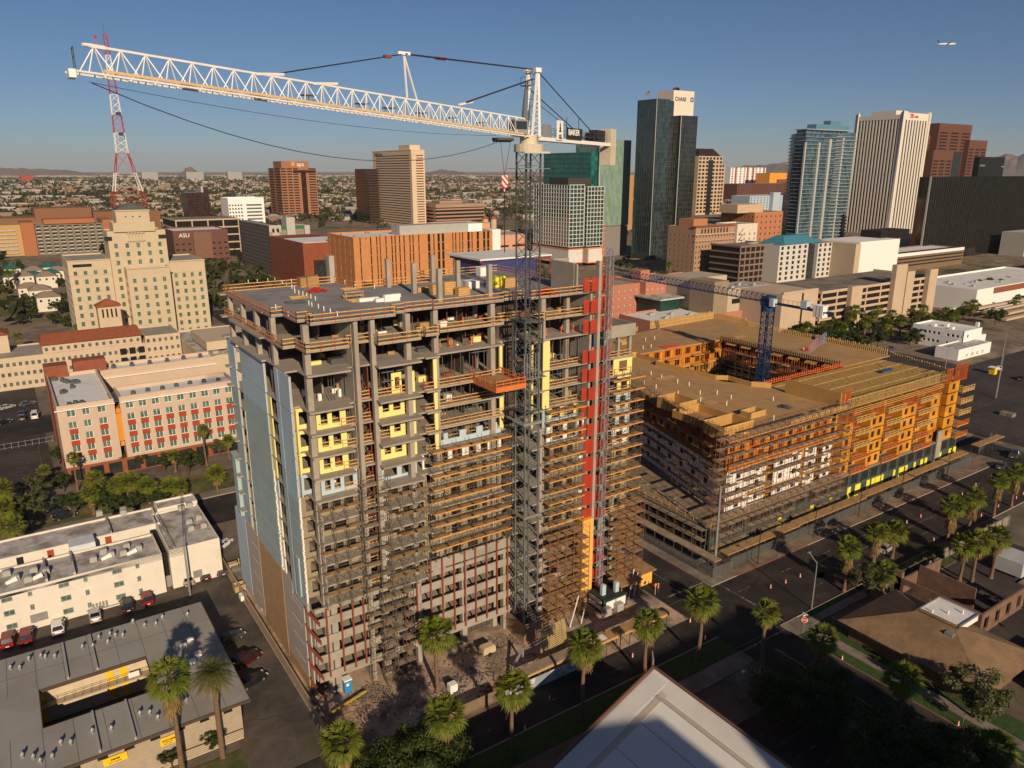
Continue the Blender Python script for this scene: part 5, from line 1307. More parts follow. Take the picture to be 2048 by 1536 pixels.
# ================= downtown and the far city =================
def PX(u, v, y):
 d = ray(u, v); t = y/d.y; return d.x*t, HC+d.z*t
def PY(u, v, x):
 d = ray(u, v); t = x/d.x; return d.y*t, HC+d.z*t
def BX(y0, uc, ur, ul, vt):
 """footprint and height from the near corner plane and the edges seen in the photo"""
 x, h = PX(uc, vt, y0); xr, _ = PX(ur, vt, y0); yb, _ = PY(ul, vt, x)
 return x, y0, max(4, xr-x), max(6, min(yb-y0, 120)), h
def put(name, label, cat, x, y): return thing(name, label, cat, (x, y, 0))
TEX = {}
def simple(name, label, cat, x, y, w, d, h, wm, rm, gm, fc=None, fr_=None, lc=None, lr=None, fm=None, **k):
 t = put(name, label, cat, x, y); win = Win(t); block(t, win, x, y, w, d, 0, h, wm, rm, gm, fc, fr_, lc, lr, fm, **k); return t, win
def boxes(t, name, m, L):
 for b in L: mb = MB(); mb.box(*b); mb.build(name, m, t)
def rooftop(t, x, y, w, d, z, n, m=None, seed=1, name='roof_unit'):
 r = random.Random(seed)
 for k in range(n):
  a = x+r.uniform(.1, .85)*w; b = y+r.uniform(.15, .85)*d; s = r.uniform(.8, 1.6); mb = MB(); mb.box(a, b, z, a+s*1.3, b+s, z+r.uniform(.7, 1.4)); mb.build(name, m or GREYBOX, t)
# --- art-deco hotel with the radio mast ---
CRM = mat('cream_stone', (.50, .41, .28), .9, var=.05, sc=.2)
Y0 = 356.0
A = put('stepped_hotel', 'tall cream stepped art deco hotel carrying the red and white radio mast', 'building', 50, 363); AW = Win(A)
wg = GGL
def sec(x0, x1, y, d, z0, z1, nc, r0, n, fh=3.55, ww=1.3, wh=1.9, lc=None):
 L = x1-x0; rs = [(r0+fh*i, r0+fh*i+wh) for i in range(n)]
 block(A, AW, x0, y, L, d, z0, z1, CRM, GROOF, wg, even(L, nc, ww, .6, .6) if nc else None, rs, even(d, lc, ww) if lc else None, rs, par=.6, th=.4)
sec(23.2, 39.2, 363, 30, 0, 36, 4, 1.2, 9, lc=5); sec(62.1, 77.0, 363, 30, 0, 33.4, 4, 1.2, 8); sec(39.3, 62.0, 362, 16, 0, 47.4, 5, 1.2, 12); sec(43.8, 60.6, 354, 7.9, 0, 32.3, 4, 1.2, 8, lc=2)
sec(41.8, 58.0, 361, 12, 47.0, 50.9, 0, 0, 0); sec(43.5, 56.4, 361.6, 11, 50.5, 55.8, 0, 0, 0)
boxes(A, 'window_band', DGL, [(25, 362.9, 33.2, 32, 362.95, 34.4), (38.0, 361.88, 43.5, 40.9, 361.95, 45.2), (59, 361.88, 43.5, 62, 361.95, 45.2)])
boxes(A, 'cornice', CRM, [(22.9, 362.7, 35.7, 39.0, 362.95, 36.1), (43.4, 353.6, 32.0, 61.0, 353.95, 32.5), (62.2, 362.6, 33.1, 77.2, 362.95, 33.6), (43.2, 361.2, 55.5, 56.8, 361.55, 56.0), (23.2, 362.8, 29.6, 39.1, 362.97, 29.9), (62.2, 362.8, 28.4, 77, 362.97, 28.7)])
mb = MB(); mb._add([(43.6, 361.7, 55.9), (56.3, 361.7, 55.9), (56.3, 372.5, 55.9), (43.6, 372.5, 55.9), (46.5, 364, 58.2), (53.5, 364, 58.2), (53.5, 370, 58.2), (46.5, 370, 58.2)], MB.BF); mb.build('hipped_roof', mat('dark_slate', (.08, .09, .09), .8), A)
mb = MB()
for k in range(5): mb.box(47.2+k*1.25, 361.4, 42.5, 47.55+k*1.25, 361.98, 51.5-abs(k-2)*1.2)
for k in range(3): mb.box(46.4, 361.3, 43+k*3.2, 53.6, 361.5, 43.4+k*3.2)
mb.build('stone_ornament', CRM, A)
for k in range(3): mb = MB(); mb.cyl((47.2+k*2.7, 361.5, 53.2), (47.2+k*2.7, 361.62, 53.2), .3, n=10); mb.build('round_window', HOLE, A)
AW.finish()
RM = thing('radio_mast', 'red and white steel lattice radio mast standing on the roof of the stepped hotel', 'mast', (50, 366, 56))
RED = mat('mast_red', (.40, .035, .03), .6);
top_ = Vector((49.0, 367, 125));
def legs(z):
 if z < 79: f = (z-57)/22; s = 6.6*(1-f)+2.2*f
 else: f = (z-79)/46; s = 2.2*(1-f)+.55*f
 c = 50*(1-(z-57)/68)+49.2*((z-57)/68)
 return [(c+s*a, 366+s*b*.8, z) for a, b in ((-1, -1), (1, -1), (1, 1), (-1, 1))]
zz = [57, 63.5, 71, 79, 87, 94, 102, 109, 117, 125]
for i in range(9):
 mb = MB(); a = legs(zz[i]); b = legs(zz[i+1]); th_ = .26 if i < 3 else .17
 for k in range(4):
  mb.beam(a[k], b[k], th_); mb.beam(b[k], b[(k+1) % 4], .09)
  if i != 2: nn = 1 if i < 3 else 3
  else: nn = 1
  for j in range(nn):
   p = Vector(a[k]).lerp(Vector(b[k]), j/nn); q = Vector(a[(k+1) % 4]).lerp(Vector(b[(k+1) % 4]), (j+1)/nn); mb.beam(p, q, .08)
   p = Vector(a[(k+1) % 4]).lerp(Vector(b[(k+1) % 4]), j/nn); q = Vector(a[k]).lerp(Vector(b[k]), (j+1)/nn); mb.beam(p, q, .08)
 mb.build('mast_section', RED if i % 2 == 0 or i == 8 else WPAN, RM)
mb = MB(); mb.beam((49.2, 367, 125), (49, 367, 129), .12); mb.build('aerial', CB, RM)
for z in (94, 86): mb = MB(); mb.box(49.2, 364, z, 51.0, 365.5, z+1.2); mb.build('dish', CB, RM)
# --- mission style low building ---
TILE = mat('clay_tile', (.27, .08, .035), .85, var=.25, sc=1.2, bump=.5)
M = put('mission_building', 'long low cream building with a red clay tile roof and rows of small windows', 'building', 20, 300); MW = Win(M)
GW = glass('grey_blue_window', (.10, .12, .12), .2, 1.2, 1.2, .02)
block(M, MW, -22, 300, 62, 22, 0, 11.2, BEIGE, GROOF, GW, even(62, 34, .95), rows(0, 3, 3.4, 1.3, 2.6), par=.5)
block(M, MW, 7.8, 300.02, 31, 13, 11.25, 14.2, BEIGE, GROOF, GW, even(31, 14, .95), [(12.0, 13.2)], par=.3)
block(M, MW, 40.05, 300, 12, 20, 0, 13.6, BEIGE, GROOF, GW, even(12, 6, .95), rows(0, 4, 3.3, 1.2, 2.5), par=.6)
mb = MB(); mb._add([(7.2, 299.3, 14.22), (39.6, 299.3, 14.22), (39.6, 313.6, 14.22), (7.2, 313.6, 14.22), (8.2, 306, 17.0), (38.6, 306, 17.0), (38.6, 307, 17.0), (8.2, 307, 17.0)], MB.BF); mb.build('tiled_roof', TILE, M)
for k in range(3):
 for j in range(3):
  mb = MB(); mb.box(31.4+k*3, 299.55, 1+j*3.4, 33.4+k*3, 299.98, 3.2+j*3.4); mb.build('arched_balcony', HOLE, M)
MW.finish()
t = put('tiled_turret', 'small cream tower with a red tile roof left of the long mission building', 'building', -3, 316); mb = MB(); mb.box(-14, 312, 0, -1.5, 324, 17); mb.build('wall', BEIGE, t); mb = MB(); mb._add([(-14.6, 311.4, 17), (-.9, 311.4, 17), (-.9, 324.6, 17), (-14.6, 324.6, 17), (-8.5, 317, 19.5), (-7, 317, 19.5), (-7, 319, 19.5), (-8.5, 319, 19.5)], MB.BF); mb.build('tiled_roof', TILE, t)
t = put('tiled_turret', 'square cream pavilion with a red tile roof in front of the stepped hotel', 'building', 34, 345); mb = MB(); mb.box(30, 343, 0, 38.2, 350, 19); mb.build('wall', BEIGE, t)
mb = MB(); mb._add([(29.3, 342.3, 19), (38.9, 342.3, 19), (38.9, 350.6, 19), (29.3, 350.6, 19), (33.5, 346, 21.6), (34.7, 346, 21.6), (34.7, 347, 21.6), (33.5, 347, 21.6)], MB.BF); mb.build('tiled_roof', TILE, t)
for k in range(4): mb = MB(); mb.box(31.4+k*1.6, 342.9, 14.5, 32+k*1.6, 342.98, 18); mb.build('slot_window', HOLE, t)
t, w_ = simple('arts_building', 'low beige flat roofed hall right of the mission building', 'building', 52.5, 266, 22, 52, 11, BEIGE, LROOF, GW); boxes(t, 'roof_step', BEIGE, [(56, 275, 10.9, 74, 300, 14)]); rooftop(t, 54, 270, 18, 8, 10.2, 3)
# --- cream and red apartment block ---
CRE = mat('pink_cream_stucco', (.52, .395, .30), .9, var=.04, sc=.25)
BRK = mat('dark_red_brick', (.24, .075, .04), .9, var=.15, sc=.8)
REDP = mat('red_stucco', (.34, .05, .022), .85, var=.06)
ORP = mat('orange_stucco', (.62, .25, .02), .8, var=.05)
t = put('cream_apartments', 'five storey cream apartment block with red stripes between its green windows', 'building', 25, 198); w_ = Win(t)
def crm(x0, w, d, z1, y=198, cols=None):
 rr = rows(3.9, 5, 2.95, .5, 2.2) if cols else []
 block(t, w_, x0, y, w, d, 3.8, z1, CRE, WROOF, GGL, cols, rr, None, None, WPAN, par=.9, th=.35, mull=12)
gcols = [(1.9, 3.7), (5.1, 6.7), (8.3, 10.1)]
crm(5.8, 12.0, 34, 19.2, cols=gcols)
crm(19.0, 27.2, 10, 19.4, cols=even(27.2, 9, 1.75, .6, .3)); crm(18.5, 30.5, 8.0, 19.0, y=230)
mb = MB(); mb.box(5.9, 198.05, 0, 46, 208, 3.78); mb.build('brick_base', BRK, t)
mb = MB(); mb.box(5.62, 210, 0, 5.78, 232, 19.2); mb.box(5.5, 231, 0, 11, 236, 21.6); mb.box(12.5, 233.5, 0, 20.5, 238, 21.6); mb.build('brick_wall', BRK, t)
for k in range(10): x = 6.6+k*4.05; mb = MB(); mb.box(x, 197.95, .3, x+2.9, 198.04, 3.1); mb.build('shop_window', DGL, t)
cc = [5.8+(a+b)/2 for a, b in gcols]+[19+(a+b)/2 for a, b in even(27.2, 9, 1.4, .6, .3)]
for ci, x in enumerate(cc):
 for i in range(1, 4):
  if ci == 1 and i == 3: continue
  z = 3.9+2.95*i; mb = MB(); mb.box(x-.89, 197.94, z-.74, x+.89, 197.995, z+.49); mb.build('red_spandrel', REDP, t)
mb = MB(); mb.box(17.85, 199.2, 6.6, 18.95, 208, 16.2); mb.box(17.3, 198.3, 8.2, 19.3, 199.15, 15.2); mb.build('orange_bay', ORP, t)
mb = MB(); mb.box(17.3, 198.1, 18.2, 19.4, 207, 18.4); mb.build('bay_canopy', DSTEEL, t)
boxes(t, 'white_parapet', WPAN, [(5.3, 197.4, 18.0, 17.9, 197.98, 18.25), (19.2, 197.4, 17.95, 46.6, 197.98, 18.2), (18.6, 229.5, 16.6, 49, 229.98, 16.85)])
r = random.Random(2)
for (a, b, n, yy) in ((6.8, 12.5, 11, (212, 229)), (21, 45, 7, (202, 204)), (20, 48, 6, (234, 236)), (8, 12, 3, (199.5, 201))):
 for k in range(n): x = a+(b-a)*(k+.5)/n; y = r.uniform(*yy); mb = MB(); mb.cyl((x, y, 18.3), (x, y, 19.3), .5, .5, 8); mb.box(x-.55, y-.55, 18.3, x+.55, y+.55, 18.7); mb.build('air_conditioner', DSTEEL, t)
w_.finish()
# --- orange balcony apartments far left ---
OB = mat('orange_wall', (.36, .13, .055), .85, var=.08); YB = mat('ochre_wall', (.44, .28, .12), .85, var=.08); GB2 = mat('grey_brown_wall', (.20, .17, .14), .9, var=.1)
t = put('balcony_apartments', 'wide orange and grey apartment block with rows of balconies at the far left', 'building', 50, 790); w_ = Win(t)
block(t, w_, 30, 790, 53, 40, 0, 26, GB2, GROOF, HOLE, even(53, 9, 4.0), rows(1, 8, 3.1, .5, 2.4), par=.6)
for i in range(8):
 for a, b in even(53, 9, 3.6): mb = MB(); mb.box(30+a, 789.0, 1.2+3.1*i, 30+b, 789.9, 2.2+3.1*i); mb.build('balcony', mat('pale_balcony', (.42, .40, .33), .8, var=.15), t)
boxes(t, 'orange_wall', OB, [(20, 788, 0, 29.9, 830, 28.5), (83.1, 788, 0, 92, 830, 29), (38, 800, 26.05, 78, 825, 30)]); boxes(t, 'ochre_wall', YB, [(-2, 795, 0, 19.9, 835, 26.5)])
for i in range(7): mb = MB(); mb.box(2, 794.0, 2+3.2*i, 16, 794.9, 3+3.2*i); mb.build('balcony', MATS['pale_balcony'], t)
w_.finish()
BR2 = mat('brown_fluted_wall', (.22, .105, .055), .9, var=.12)
t = put('brown_theatre', 'low brown theatre with fluted walls beyond the orange apartments', 'building', 50, 1000); boxes(t, 'wall', BR2, [(-60, 1000, 0, 125, 1050, 22), (40, 990, 0, 95, 1040, 32), (96, 985, 0, 165, 1030, 27)])
for k in range(40): mb = MB(); mb.box(96+k*1.7, 984.2, 0, 96.8+k*1.7, 984.95, 26); mb.build('fluting', BR2, t)
# --- mid-left group ---
ASU = mat('maroon_panel', (.13, .055, .04), .7, var=.12)
x, y, w, d, h = BX(620, 345, 455, 330, 462)
t, w_ = simple('maroon_building', 'dark maroon college building with white letters beside the stepped hotel', 'building', x, y, w, 40, h, ASU, WROOF, DGL, even(w, 9, 2.2), rows(4, 4, 4.2, 1, 2.2)); w_.finish()
boxes(t, 'projecting_box', mat('bronze_panel', (.18, .09, .055), .6), [(x+w*.35, y-2, 7, x+w*.68, y-.01, h-1.5)]); text('ASU', 4.2, WPAN, t, (x+4, y-.1, h-5), (1, 0, 0), None)
PK = mat('tan_parking_concrete', (.47, .36, .26), .9, var=.06)
def parking(name, label, x, y, w, d, h, n, m, side=True, piers=4):
 t = put(name, label, 'car park', x, y); fh = h/n
 mb = MB(); mb.box(x+.6, y+.6, 0, x+w-.6, y+d-.6, h-1.2); mb.build('deck_shade_core', HOLE, t)  # near-black core paints the shade between the parking floors
 for i in range(n):
  z = fh*(i+1); mb = MB(); mb.box(x, y, z-1.25, x+w, y+.3, z-.1 if i < n-1 else z); mb.box(x, y+.31, z-1.25, x+.3, y+d, z-.1 if i < n-1 else z); mb.box(x+w-.3, y+.31, z-1.25, x+w, y+d, z-.1 if i < n-1 else z); mb.build('parapet_band', m, t)
 mb = MB(); mb.box(x+.31, y+.31, h-1.2, x+w-.31, y+d-.31, h-1.05); mb.build('roof_deck', CONC, t)
 for k in range(piers+1): u = x+(w-1)*k/piers; mb = MB(); mb.box(u, y+.35, 0, u+1, y+.7, h-1.3); mb.build('pier', m, t)
 return t
x, y, w, d, h = BX(690, 350, 478, 335, 440); parking('parking_garage', 'pale tan parking garage behind the maroon college building', x, y, w, 60, h, 5, PK)
WH2 = mat('white_cladding', (.78, .76, .73), .7, var=.04)
x, y, w, d, h = BX(830, 455, 527, 447, 396)
t, w_ = simple('white_hotel', 'bright white cube shaped building with a dark glazed centre', 'building', x, y, w, 30, h, WH2, WROOF, GGL, even(w*.4, 5, 1.8)+[(w*.5, w*.93)], rows(3, 10, 3.6, .8, 2.6)); w_.finish()
GL1 = glass('brown_dark_glass', (.035, .02, .015), .15, 1.6, 3.4, .03)
x, y, w, d, h = BX(1000, 390, 420, 345, 385); t = put('brown_office', 'dark brown angular office block far behind the hotel roof', 'building', x, y); curtain(t, x-10, y, w*.6+10, 30, 0, h, 3, 3.4, GL1, ASU, vert=False); curtain(t, x+w*.62, y+10, w*.4, 30, 0, h+6, 3, 3.4, GL1, ASU, vert=False); boxes(t, 'grey_core', GREYBOX, [(x+w*.45, y+3, 0, x+w*.6, y+25, h+7)])
CHK = mat('checker_dark', (.085, .08, .07), .8, var=.1); CH2 = mat('checker_light', (.42, .40, .36), .8, var=.05); CH3 = mat('taupe_panel', (.27, .22, .165), .85, var=.05)
x, y, w, d, h = BX(540, 538, 622, 478, 448)
t = put('checkered_dormitory', 'long dormitory block with a dotted dark side and pale checkered end', 'building', x, y); w_ = Win(t)
block(t, w_, x, y, w*.28, d, 0, h-1.5, CHK, GROOF, mat('white_window_dot', (.55, .54, .50), .5), None, None, even(d, 26, .9), rows(1, 12, 2.7, .9, 1.9), par=.4)
boxes(t, 'pale_wall', CH2, [(x-.3, y-.4, 0, x+w*.27, y-.02, h-1), (x+w*.42, y+1, 0, x+w*.62, y+12, h+4)]); boxes(t, 'taupe_wall', CH3, [(x+w*.285, y+2, 0, x+w*.41, y+20, h-2.5), (x+w*.63, y+4, 0, x+w*.86, y+22, h-1)]); boxes(t, 'green_band', mat('green_band', (.01, .16, .09), .6), [(x+w*.29, y+1.9, h-4.5, x+w*.41, y+1.98, h-2), (x+w*.64, y+3.9, h-4.5, x+w*.86, y+3.98, h-2)])
boxes(t, 'pale_wall', CH2, [(x+w*.87, y+3, 0, x+w, y+14, h-2)])
r = random.Random(5)
for k in range(30): a = x+r.uniform(0, .22)*w; z = r.uniform(1, h-4); mb = MB(); mb.box(a, y-.45, z, a+w*.05, y-.41, z+2.4); mb.build('checker_panel', CH3, t)
w_.finish()
# APS tower
BRO = mat('brown_precast', (.31, .14, .075), .85, var=.06, sc=.1)
x, y, w, d, h = BX(1176, 560, 632, 526, 336); w = w
t = put('brown_tower', 'square brown office tower with dark window bands left of the beige hotel', 'building', x, y); w_ = Win(t)
cs = even(w*.5, 3, w*.135); cs += [(w*.78, w*.98)]
block(t, w_, x, y, w, 60, 0, h, BRO, GROOF, HOLE, cs, rows(2, 19, 3.9, 1.2, 3.0), [(3, 25), (32, 57)], rows(2, 19, 3.9, 1.2, 3.0), par=.5, th=.6, rec=.5)
boxes(t, 'black_glass_band', GL1, [(x+w*.56, y-.5, 0, x+w*.7, y-.02, h-3), (x+w*.34, y-.4, h-7, x+w*.98, y-.51, h-3.2)]); boxes(t, 'top_block', BRO, [(x+w*.1, y+10, h+.02, x+w*.86, y+50, h+10)])
text('aps', 9, WPAN, t, (x+w*.52, y+9.8, h+2.8), (1, 0, 0), None); mb = MB()
mb.cyl((x+w*.42, y+9.7, h+6), (x+w*.42, y+9.9, h+6), 3.2, n=14); mb.build('round_logo', mat('logo_colours', (.75, .25, .05), .6), t); w_.finish()
GLK = glass('black_glass', (.018, .016, .015), .1, 2, 3.6, .015)
x, y, w, d, h = BX(1010, 735, 742, 718, 338); t = put('dark_office_tower', 'narrow dark office tower hidden behind the beige hotel', 'building', x, y); curtain(t, x, y, w+10, 45, 0, h, 6, 3.6, GLK, BR2, vert=False, t=.3)
# Sheraton
SHT = mat('hotel_beige', (.62, .47, .32), .85, var=.03, sc=.1)
x, y, w, d, h = BX(912, 822, 843, 734, 300); w = max(w, 19)
t = put('beige_hotel_tower', 'tall beige slab hotel with thin dark window strips across its wide side', 'building', x, y); w_ = Win(t)
block(t, w_, x, y, w, d, 0, h, SHT, GROOF, mat('red_window_strip', (.10, .03, .025), .5), [(w*.34, w*.9)], rows(2, 28, (h-7)/28, 1.0, 2.3), [(9, d-6)], rows(2, 28, (h-7)/28, 1.0, 2.3), par=.5, th=.5, rec=.35)
mb = MB(); mb.prism([(x+2, y+8), (x+w-2, y+8), (x+w-2, y+40), (x+2, y+40)], h, h+6.5); mb.box(x-.3, y-.3, h-.3, x+w+.3, y+d+.3, h+.6); mb.build('roof_crown', SHT, t)
text('SHERATON', 5.0, CB, t, (x-.15, y+d-6, h-6), (0, -1, 0), None, bold=.08); mb = MB(); mb.cyl((x+w*.2, y-.2, h-9), (x+w*.2, y-.05, h-9), 4.2, n=20); mb.build('round_emblem', mat('emblem_gold', (.42, .30, .17), .7), t)
mb = MB(); mb.cyl((x+w*.2, y-.26, h-9), (x+w*.2, y-.21, h-9), 3.5, n=20); mb.build('emblem_disc', SHT, t); w_.finish()
# newspaper building
NB = mat('pink_brown_stone', (.34, .21, .15), .85, var=.06)
x, y, w, d, h = BX(894, 872, 967, 848, 412)
t = put('newspaper_building', 'low wide brown and black banded office building right of the beige hotel', 'building', x, y); curtain(t, x, y, w, 50, 0, h, 8, 4.6, GLK, NB, vert=False, hh=2.0, proud=1.0); boxes(t, 'top_band', NB, [(x-1, y-1.4, h-2.4, x+w+1, y+50, h+2.2), (x+10, y+8, h+2.3, x+w*.6, y+30, h+6)])
text('The Arizona Republic', 3.2, CH2, t, (x+w*.28, y-1.5, h-1.4), (1, 0, 0), None)
# orange slatted college building
ORS = mat('terracotta_panel', (.50, .21, .075), .8, var=.07, sc=.15); ORD_ = mat('dark_terracotta', (.22, .065, .03), .8, var=.2, sc=.5)
x, y, w, d, h = BX(429, 706, 985, 681, 475)
t = put('terracotta_building', 'long orange terracotta building with narrow dark vertical windows behind the tower roof', 'building', x, y); w_ = Win(t); r = random.Random(8)
cs = []; u = 4.0
while u < w-4: ww_ = r.choice((.7, .8, 1.7)); cs.append((u, u+ww_)); u += ww_+r.choice((1.4, 3.2, 6.0, 2.2))
block(t, w_, x, y, w, d+22, 0, h, ORS, WROOF, HOLE, cs, rows(.3, 6, h/6-.05, .2, h/6-.3), even(d+21, 5, .9), rows(.3, 6, h/6-.2, .5, h/6-.8), par=1.0, th=.4)
boxes(t, 'roof_plant', GREYBOX, [(x+w*.35, y+8, h-.9, x+w*.86, y+20, h+5)]); boxes(t, 'white_end', WH2, [(x+w*.86+.02, y+8.1, h-.9, x+w*.97, y+19, h+4.4), (x+w+.02, y+1, 0, x+w+7, y+14, h+.5)]);
for k in range(1, 6): mb = MB(); mb.box(x-.02, y-.12, k*h/6, x+w, y-.085, k*h/6+.12); mb.build('floor_line', CH3, t)
w_.finish()
x2, y2, w2, d2, h2 = BX(470, 605, 700, 592, 487)
t = put('red_slatted_wing', 'dark red slatted wing left of the terracotta building', 'building', x2, y2); boxes(t, 'wall', ORD_, [(x2, y2, 0, x2+w2, y2+70, h2)]); mb = MB()
for k in range(int(w2/.9)): mb.box(x2+k*.9, y2-.25, 0, x2+k*.9+.35, y2-.005, h2)
mb.build('slats', mat('bright_red_slat', (.27, .075, .03), .8, var=.3, sc=1), t); boxes(t, 'dark_glass_box', DGL, [(x2+w2*.2, y2-3, 0, x2+w2*.42, y2-.3, h2*.62)]); boxes(t, 'grey_stair_wall', GREYBOX, [(x2+w2*.43, y2-8, 0, x2+w2*.55, y2-.3, h2*.72)]); mb = MB()
for k in range(6): mb.beam((x2+w2*.57, y2-3, 2+k*3), (x2+w2*.7, y2-3, 4.6+k*3 if k % 2 else 2.4+k*3), .5, .5)
mb.build('outdoor_stair', DSTEEL, t); boxes(t, 'roof', WROOF, [(x2+1, y2+1, h2, x2+w2-1, y2+40, h2+.25)])
# pink school with twin domes
PNK = mat('pink_stucco', (.56, .30, .20), .9, var=.06)
x, y, w, d, h = BX(520, 900, 1084, 880, 468)
t = put('pink_school', 'salmon pink stepped building with a small crest behind the white roofed hall', 'building', x, y); w_ = Win(t)
block(t, w_, x, y, w, 40, 0, h-3, PNK, LROOF, HOLE, [(w*.45, w*.62), (w*.66, w*.8), (w*.84, w*.97)], rows(1, 3, 4.6, 1.6, 3.2), par=.6); block(t, w_, x+2, y+12, w*.48, 30, h-3.5, h+6.5, PNK, LROOF, HOLE, par=.6); boxes(t, 'crest', CH2, [(x+w*.2, y+11.8, h+1.5, x+w*.27, y+11.97, h+4)]); w_.finish()
for k in range(2):
 cx_, cz = PX(970+k*17, 436, 640); t = put('dome_belfry', ['left cream domed belfry rising behind the pink building', 'right cream domed belfry rising behind the pink building'][k], 'tower', cx_, 640); mb = MB(); mb.cyl((cx_, 640, 0), (cx_, 640, cz-1), 3, 3, 10); mb.build('shaft', BEIGE, t); mb = MB()
 for j in range(4): a0 = j*pi/8; mb.cyl((cx_, 640, cz-1+3.2*sin(a0)), (cx_, 640, cz-1+3.2*sin(a0+pi/8)), 3.2*cos(a0), max(.1, 3.2*cos(a0+pi/8)), 10)
 mb.build('dome', TILE, t)
# blue corrugated hall with white roof, under construction next door
t = put('corrugated_hall', 'blue corrugated hall with white roof and rust red steel behind the tower roof', 'building', 150, 240)
mb = MB(); xx, zz_ = PX(960, 512, 190); x0, z0 = PX(962, 521, 205); x1, z1 = PX(1070, 549, 205); hx, hz = PX(962, 515, 205);
xa = PX(962, 520, 205)[0]; xb = PX(1100, 520, 205)[0]; zt = PX(962, 514, 205)[1]
mb.box(xa, 205, 0, xb-6, 222, zt-1.2); mb.build('corrugated_wall', mat('corrugated_blue', (.05, .055, .20), .6, var=.2, sc=1), t); mb = MB()
for k in range(int((xb-xa-6)/.55)): mb.box(xa+k*.55, 204.85, zt-9, xa+k*.55+.22, 204.99, zt-1.3)
mb.build('corrugations', MATS['corrugated_blue'], t); boxes(t, 'white_roof', WROOF, [(xa-1, 204, zt-1.15, xb, 226, zt-.6)])
boxes(t, 'steel_frame', RUST, [(xb-5.9, 204.5, zt-2.2, xb, 204.8, zt-1.25), (xb-.4, 204.5, 0, xb-.1, 204.8, zt-2.25), (xb-5.6, 204.5, 0, xb-5.3, 204.8, zt-2.25), (xa-.6, 204.3, zt-1.9, xa-.1, 224, zt-1.2)])
# white gridded tower with the orange-framed podium
WGM = mat('white_grid', (.66, .65, .62), .7, var=.05); ORF = mat('orange_frame', (.85, .20, .02), .5); GPN = mat('pleated_white_panel', (.60, .59, .56), .7, var=.12, sc=.5, bump=.6, bsc=1.2)
TGL = glass('teal_dark_glass', (.03, .065, .06), .08, 2.2, 3.1, .02)
x, y, w, d, h = BX(460, 1140, 1205, 1068, 370)
t = put('white_grid_tower', 'glass residential tower with a white grid above an orange framed podium', 'building', x, y)
pz = h*.255; curtain(t, x, y, w*.44, d, pz, h, 3.4, 3.15, TGL, WGM, t=.35, proud=.25, hh=.4); curtain(t, x+w*.5, y-2, w*.5, d, pz, h-1.5, 3.4, 3.15, TGL, WGM, t=.35, proud=.25, hh=.4)
boxes(t, 'dark_recess', mat('charcoal_panel', (.05, .045, .04), .7), [(x+w*.44+.01, y+3, 0, x+w*.5-.01, y+d, h), (x-.2, y+2, h+.01, x+w*.7, y+26, h+5), (x, y+.5, pz-1.6, x+w, y+d, pz-.01)])
boxes(t, 'pleated_podium', GPN, [(x-1, y-1, 3, x+w*.42, y+d, pz-1.7), (x+w*.52, y-3, 2.6, x+w, y+d-4, pz-1.7)])
mb = MB()
for a, b, yy, z0 in ((x-1, x+w*.42, y-1.2, 3), (x+w*.52, x+w, y-3.2, 2.6)):
 mb.box(a, yy, z0, b, yy+.18, z0+.8); mb.box(a, yy, pz-2.3, b, yy+.18, pz-1.6); mb.box(b-.7, yy, z0+.81, b, yy+.18, pz-2.31)
 if a > x: mb.box(a, yy, z0+.81, a+.7, yy+.18, pz-2.31)
mb.box(x-1.2, y-.9, pz-2.3, x-1.02, y+d, pz-1.6); mb.build('orange_frame', ORF, t)
# teal office slab behind it
TE1 = glass('teal_glass', (.015, .12, .10), .12, 3, 3.8, .02, .5); TE2 = glass('pale_green_glass', (.12, .22, .17), .15, 1.6, 3.8, .02, .35)
x, y, w, d, h = BX(505, 1188, 1262, 1088, 281)
t = put('teal_office_tower', 'wide teal glass office tower with a pale green end behind the white grid tower', 'building', x, y)
mb = MB(); mb.box(x, y+3, 0, x+w*.3, y+d, h-9); mb.build('teal_glass', TE1, t); mb = MB(); mb.box(x+w*.2, y, h*.27, x+w, y+34, h+1); mb.build('pale_glass', TE2, t)
mb = MB()
for k in range(14): z = h-10-k*3.9; mb.box(x-.35, y+3, z, x-.01, y+d, z+.9)
mb.build('teal_bands', mat('teal_band', (.02, .20, .17), .5), t); mb = MB()
for k in range(24): u = x+w*.2+k*(w*.8/23); mb.box(u-.15, y-.45, h*.27, u+.15, y-.01, h+.9)
mb.build('fins', mat('pale_fin', (.40, .50, .42), .5), t); boxes(t, 'corrugated_base', mat('grey_fluted_base', (.22, .20, .19), .8, var=.15, sc=2), [(x+w*.2, y+.1, 0, x+w, y+34, h*.265)])
mb = MB(); mb.box(x+w*.17, y+.5, 0, x+w*.2-.01, y+1.2, h); mb.build('corner_column', CH2, t)
# Chase tower
CG1 = glass('blue_black_glass', (.022, .04, .045), .06, 1.9, 3.9, .022, .5); CG2 = glass('dark_bronze_glass', (.02, .022, .02), .06, 1.9, 3.9, .022, .5); MUL = mat('bronze_mullion', (.09, .11, .105), .5, metal=.2)
x, y, w, d, h = BX(463, 1314, 1396, 1276, 197)
t = put('black_glass_bank_tower', 'tallest dark glass tower with a white roof block reading CHASE', 'building', x, y)
ch = PX(1312, 197, y)[1]; h2 = PX(1380, 232, y)[1]
curtain(t, x, y, w*.32, d, 0, ch, 2.6, 3.9, CG1, MUL, t=.16, proud=.12, horiz=True); curtain(t, x+w*.32+.05, y+3, w*.26, d, 0, h2-.3, 2.6, 3.9, CG2, MUL, t=.16, proud=.12); curtain(t, x+w*.585, y-1, w*.415, d, 0, h2, 2.6, 3.9, CG2, MUL, t=.16, proud=.12)
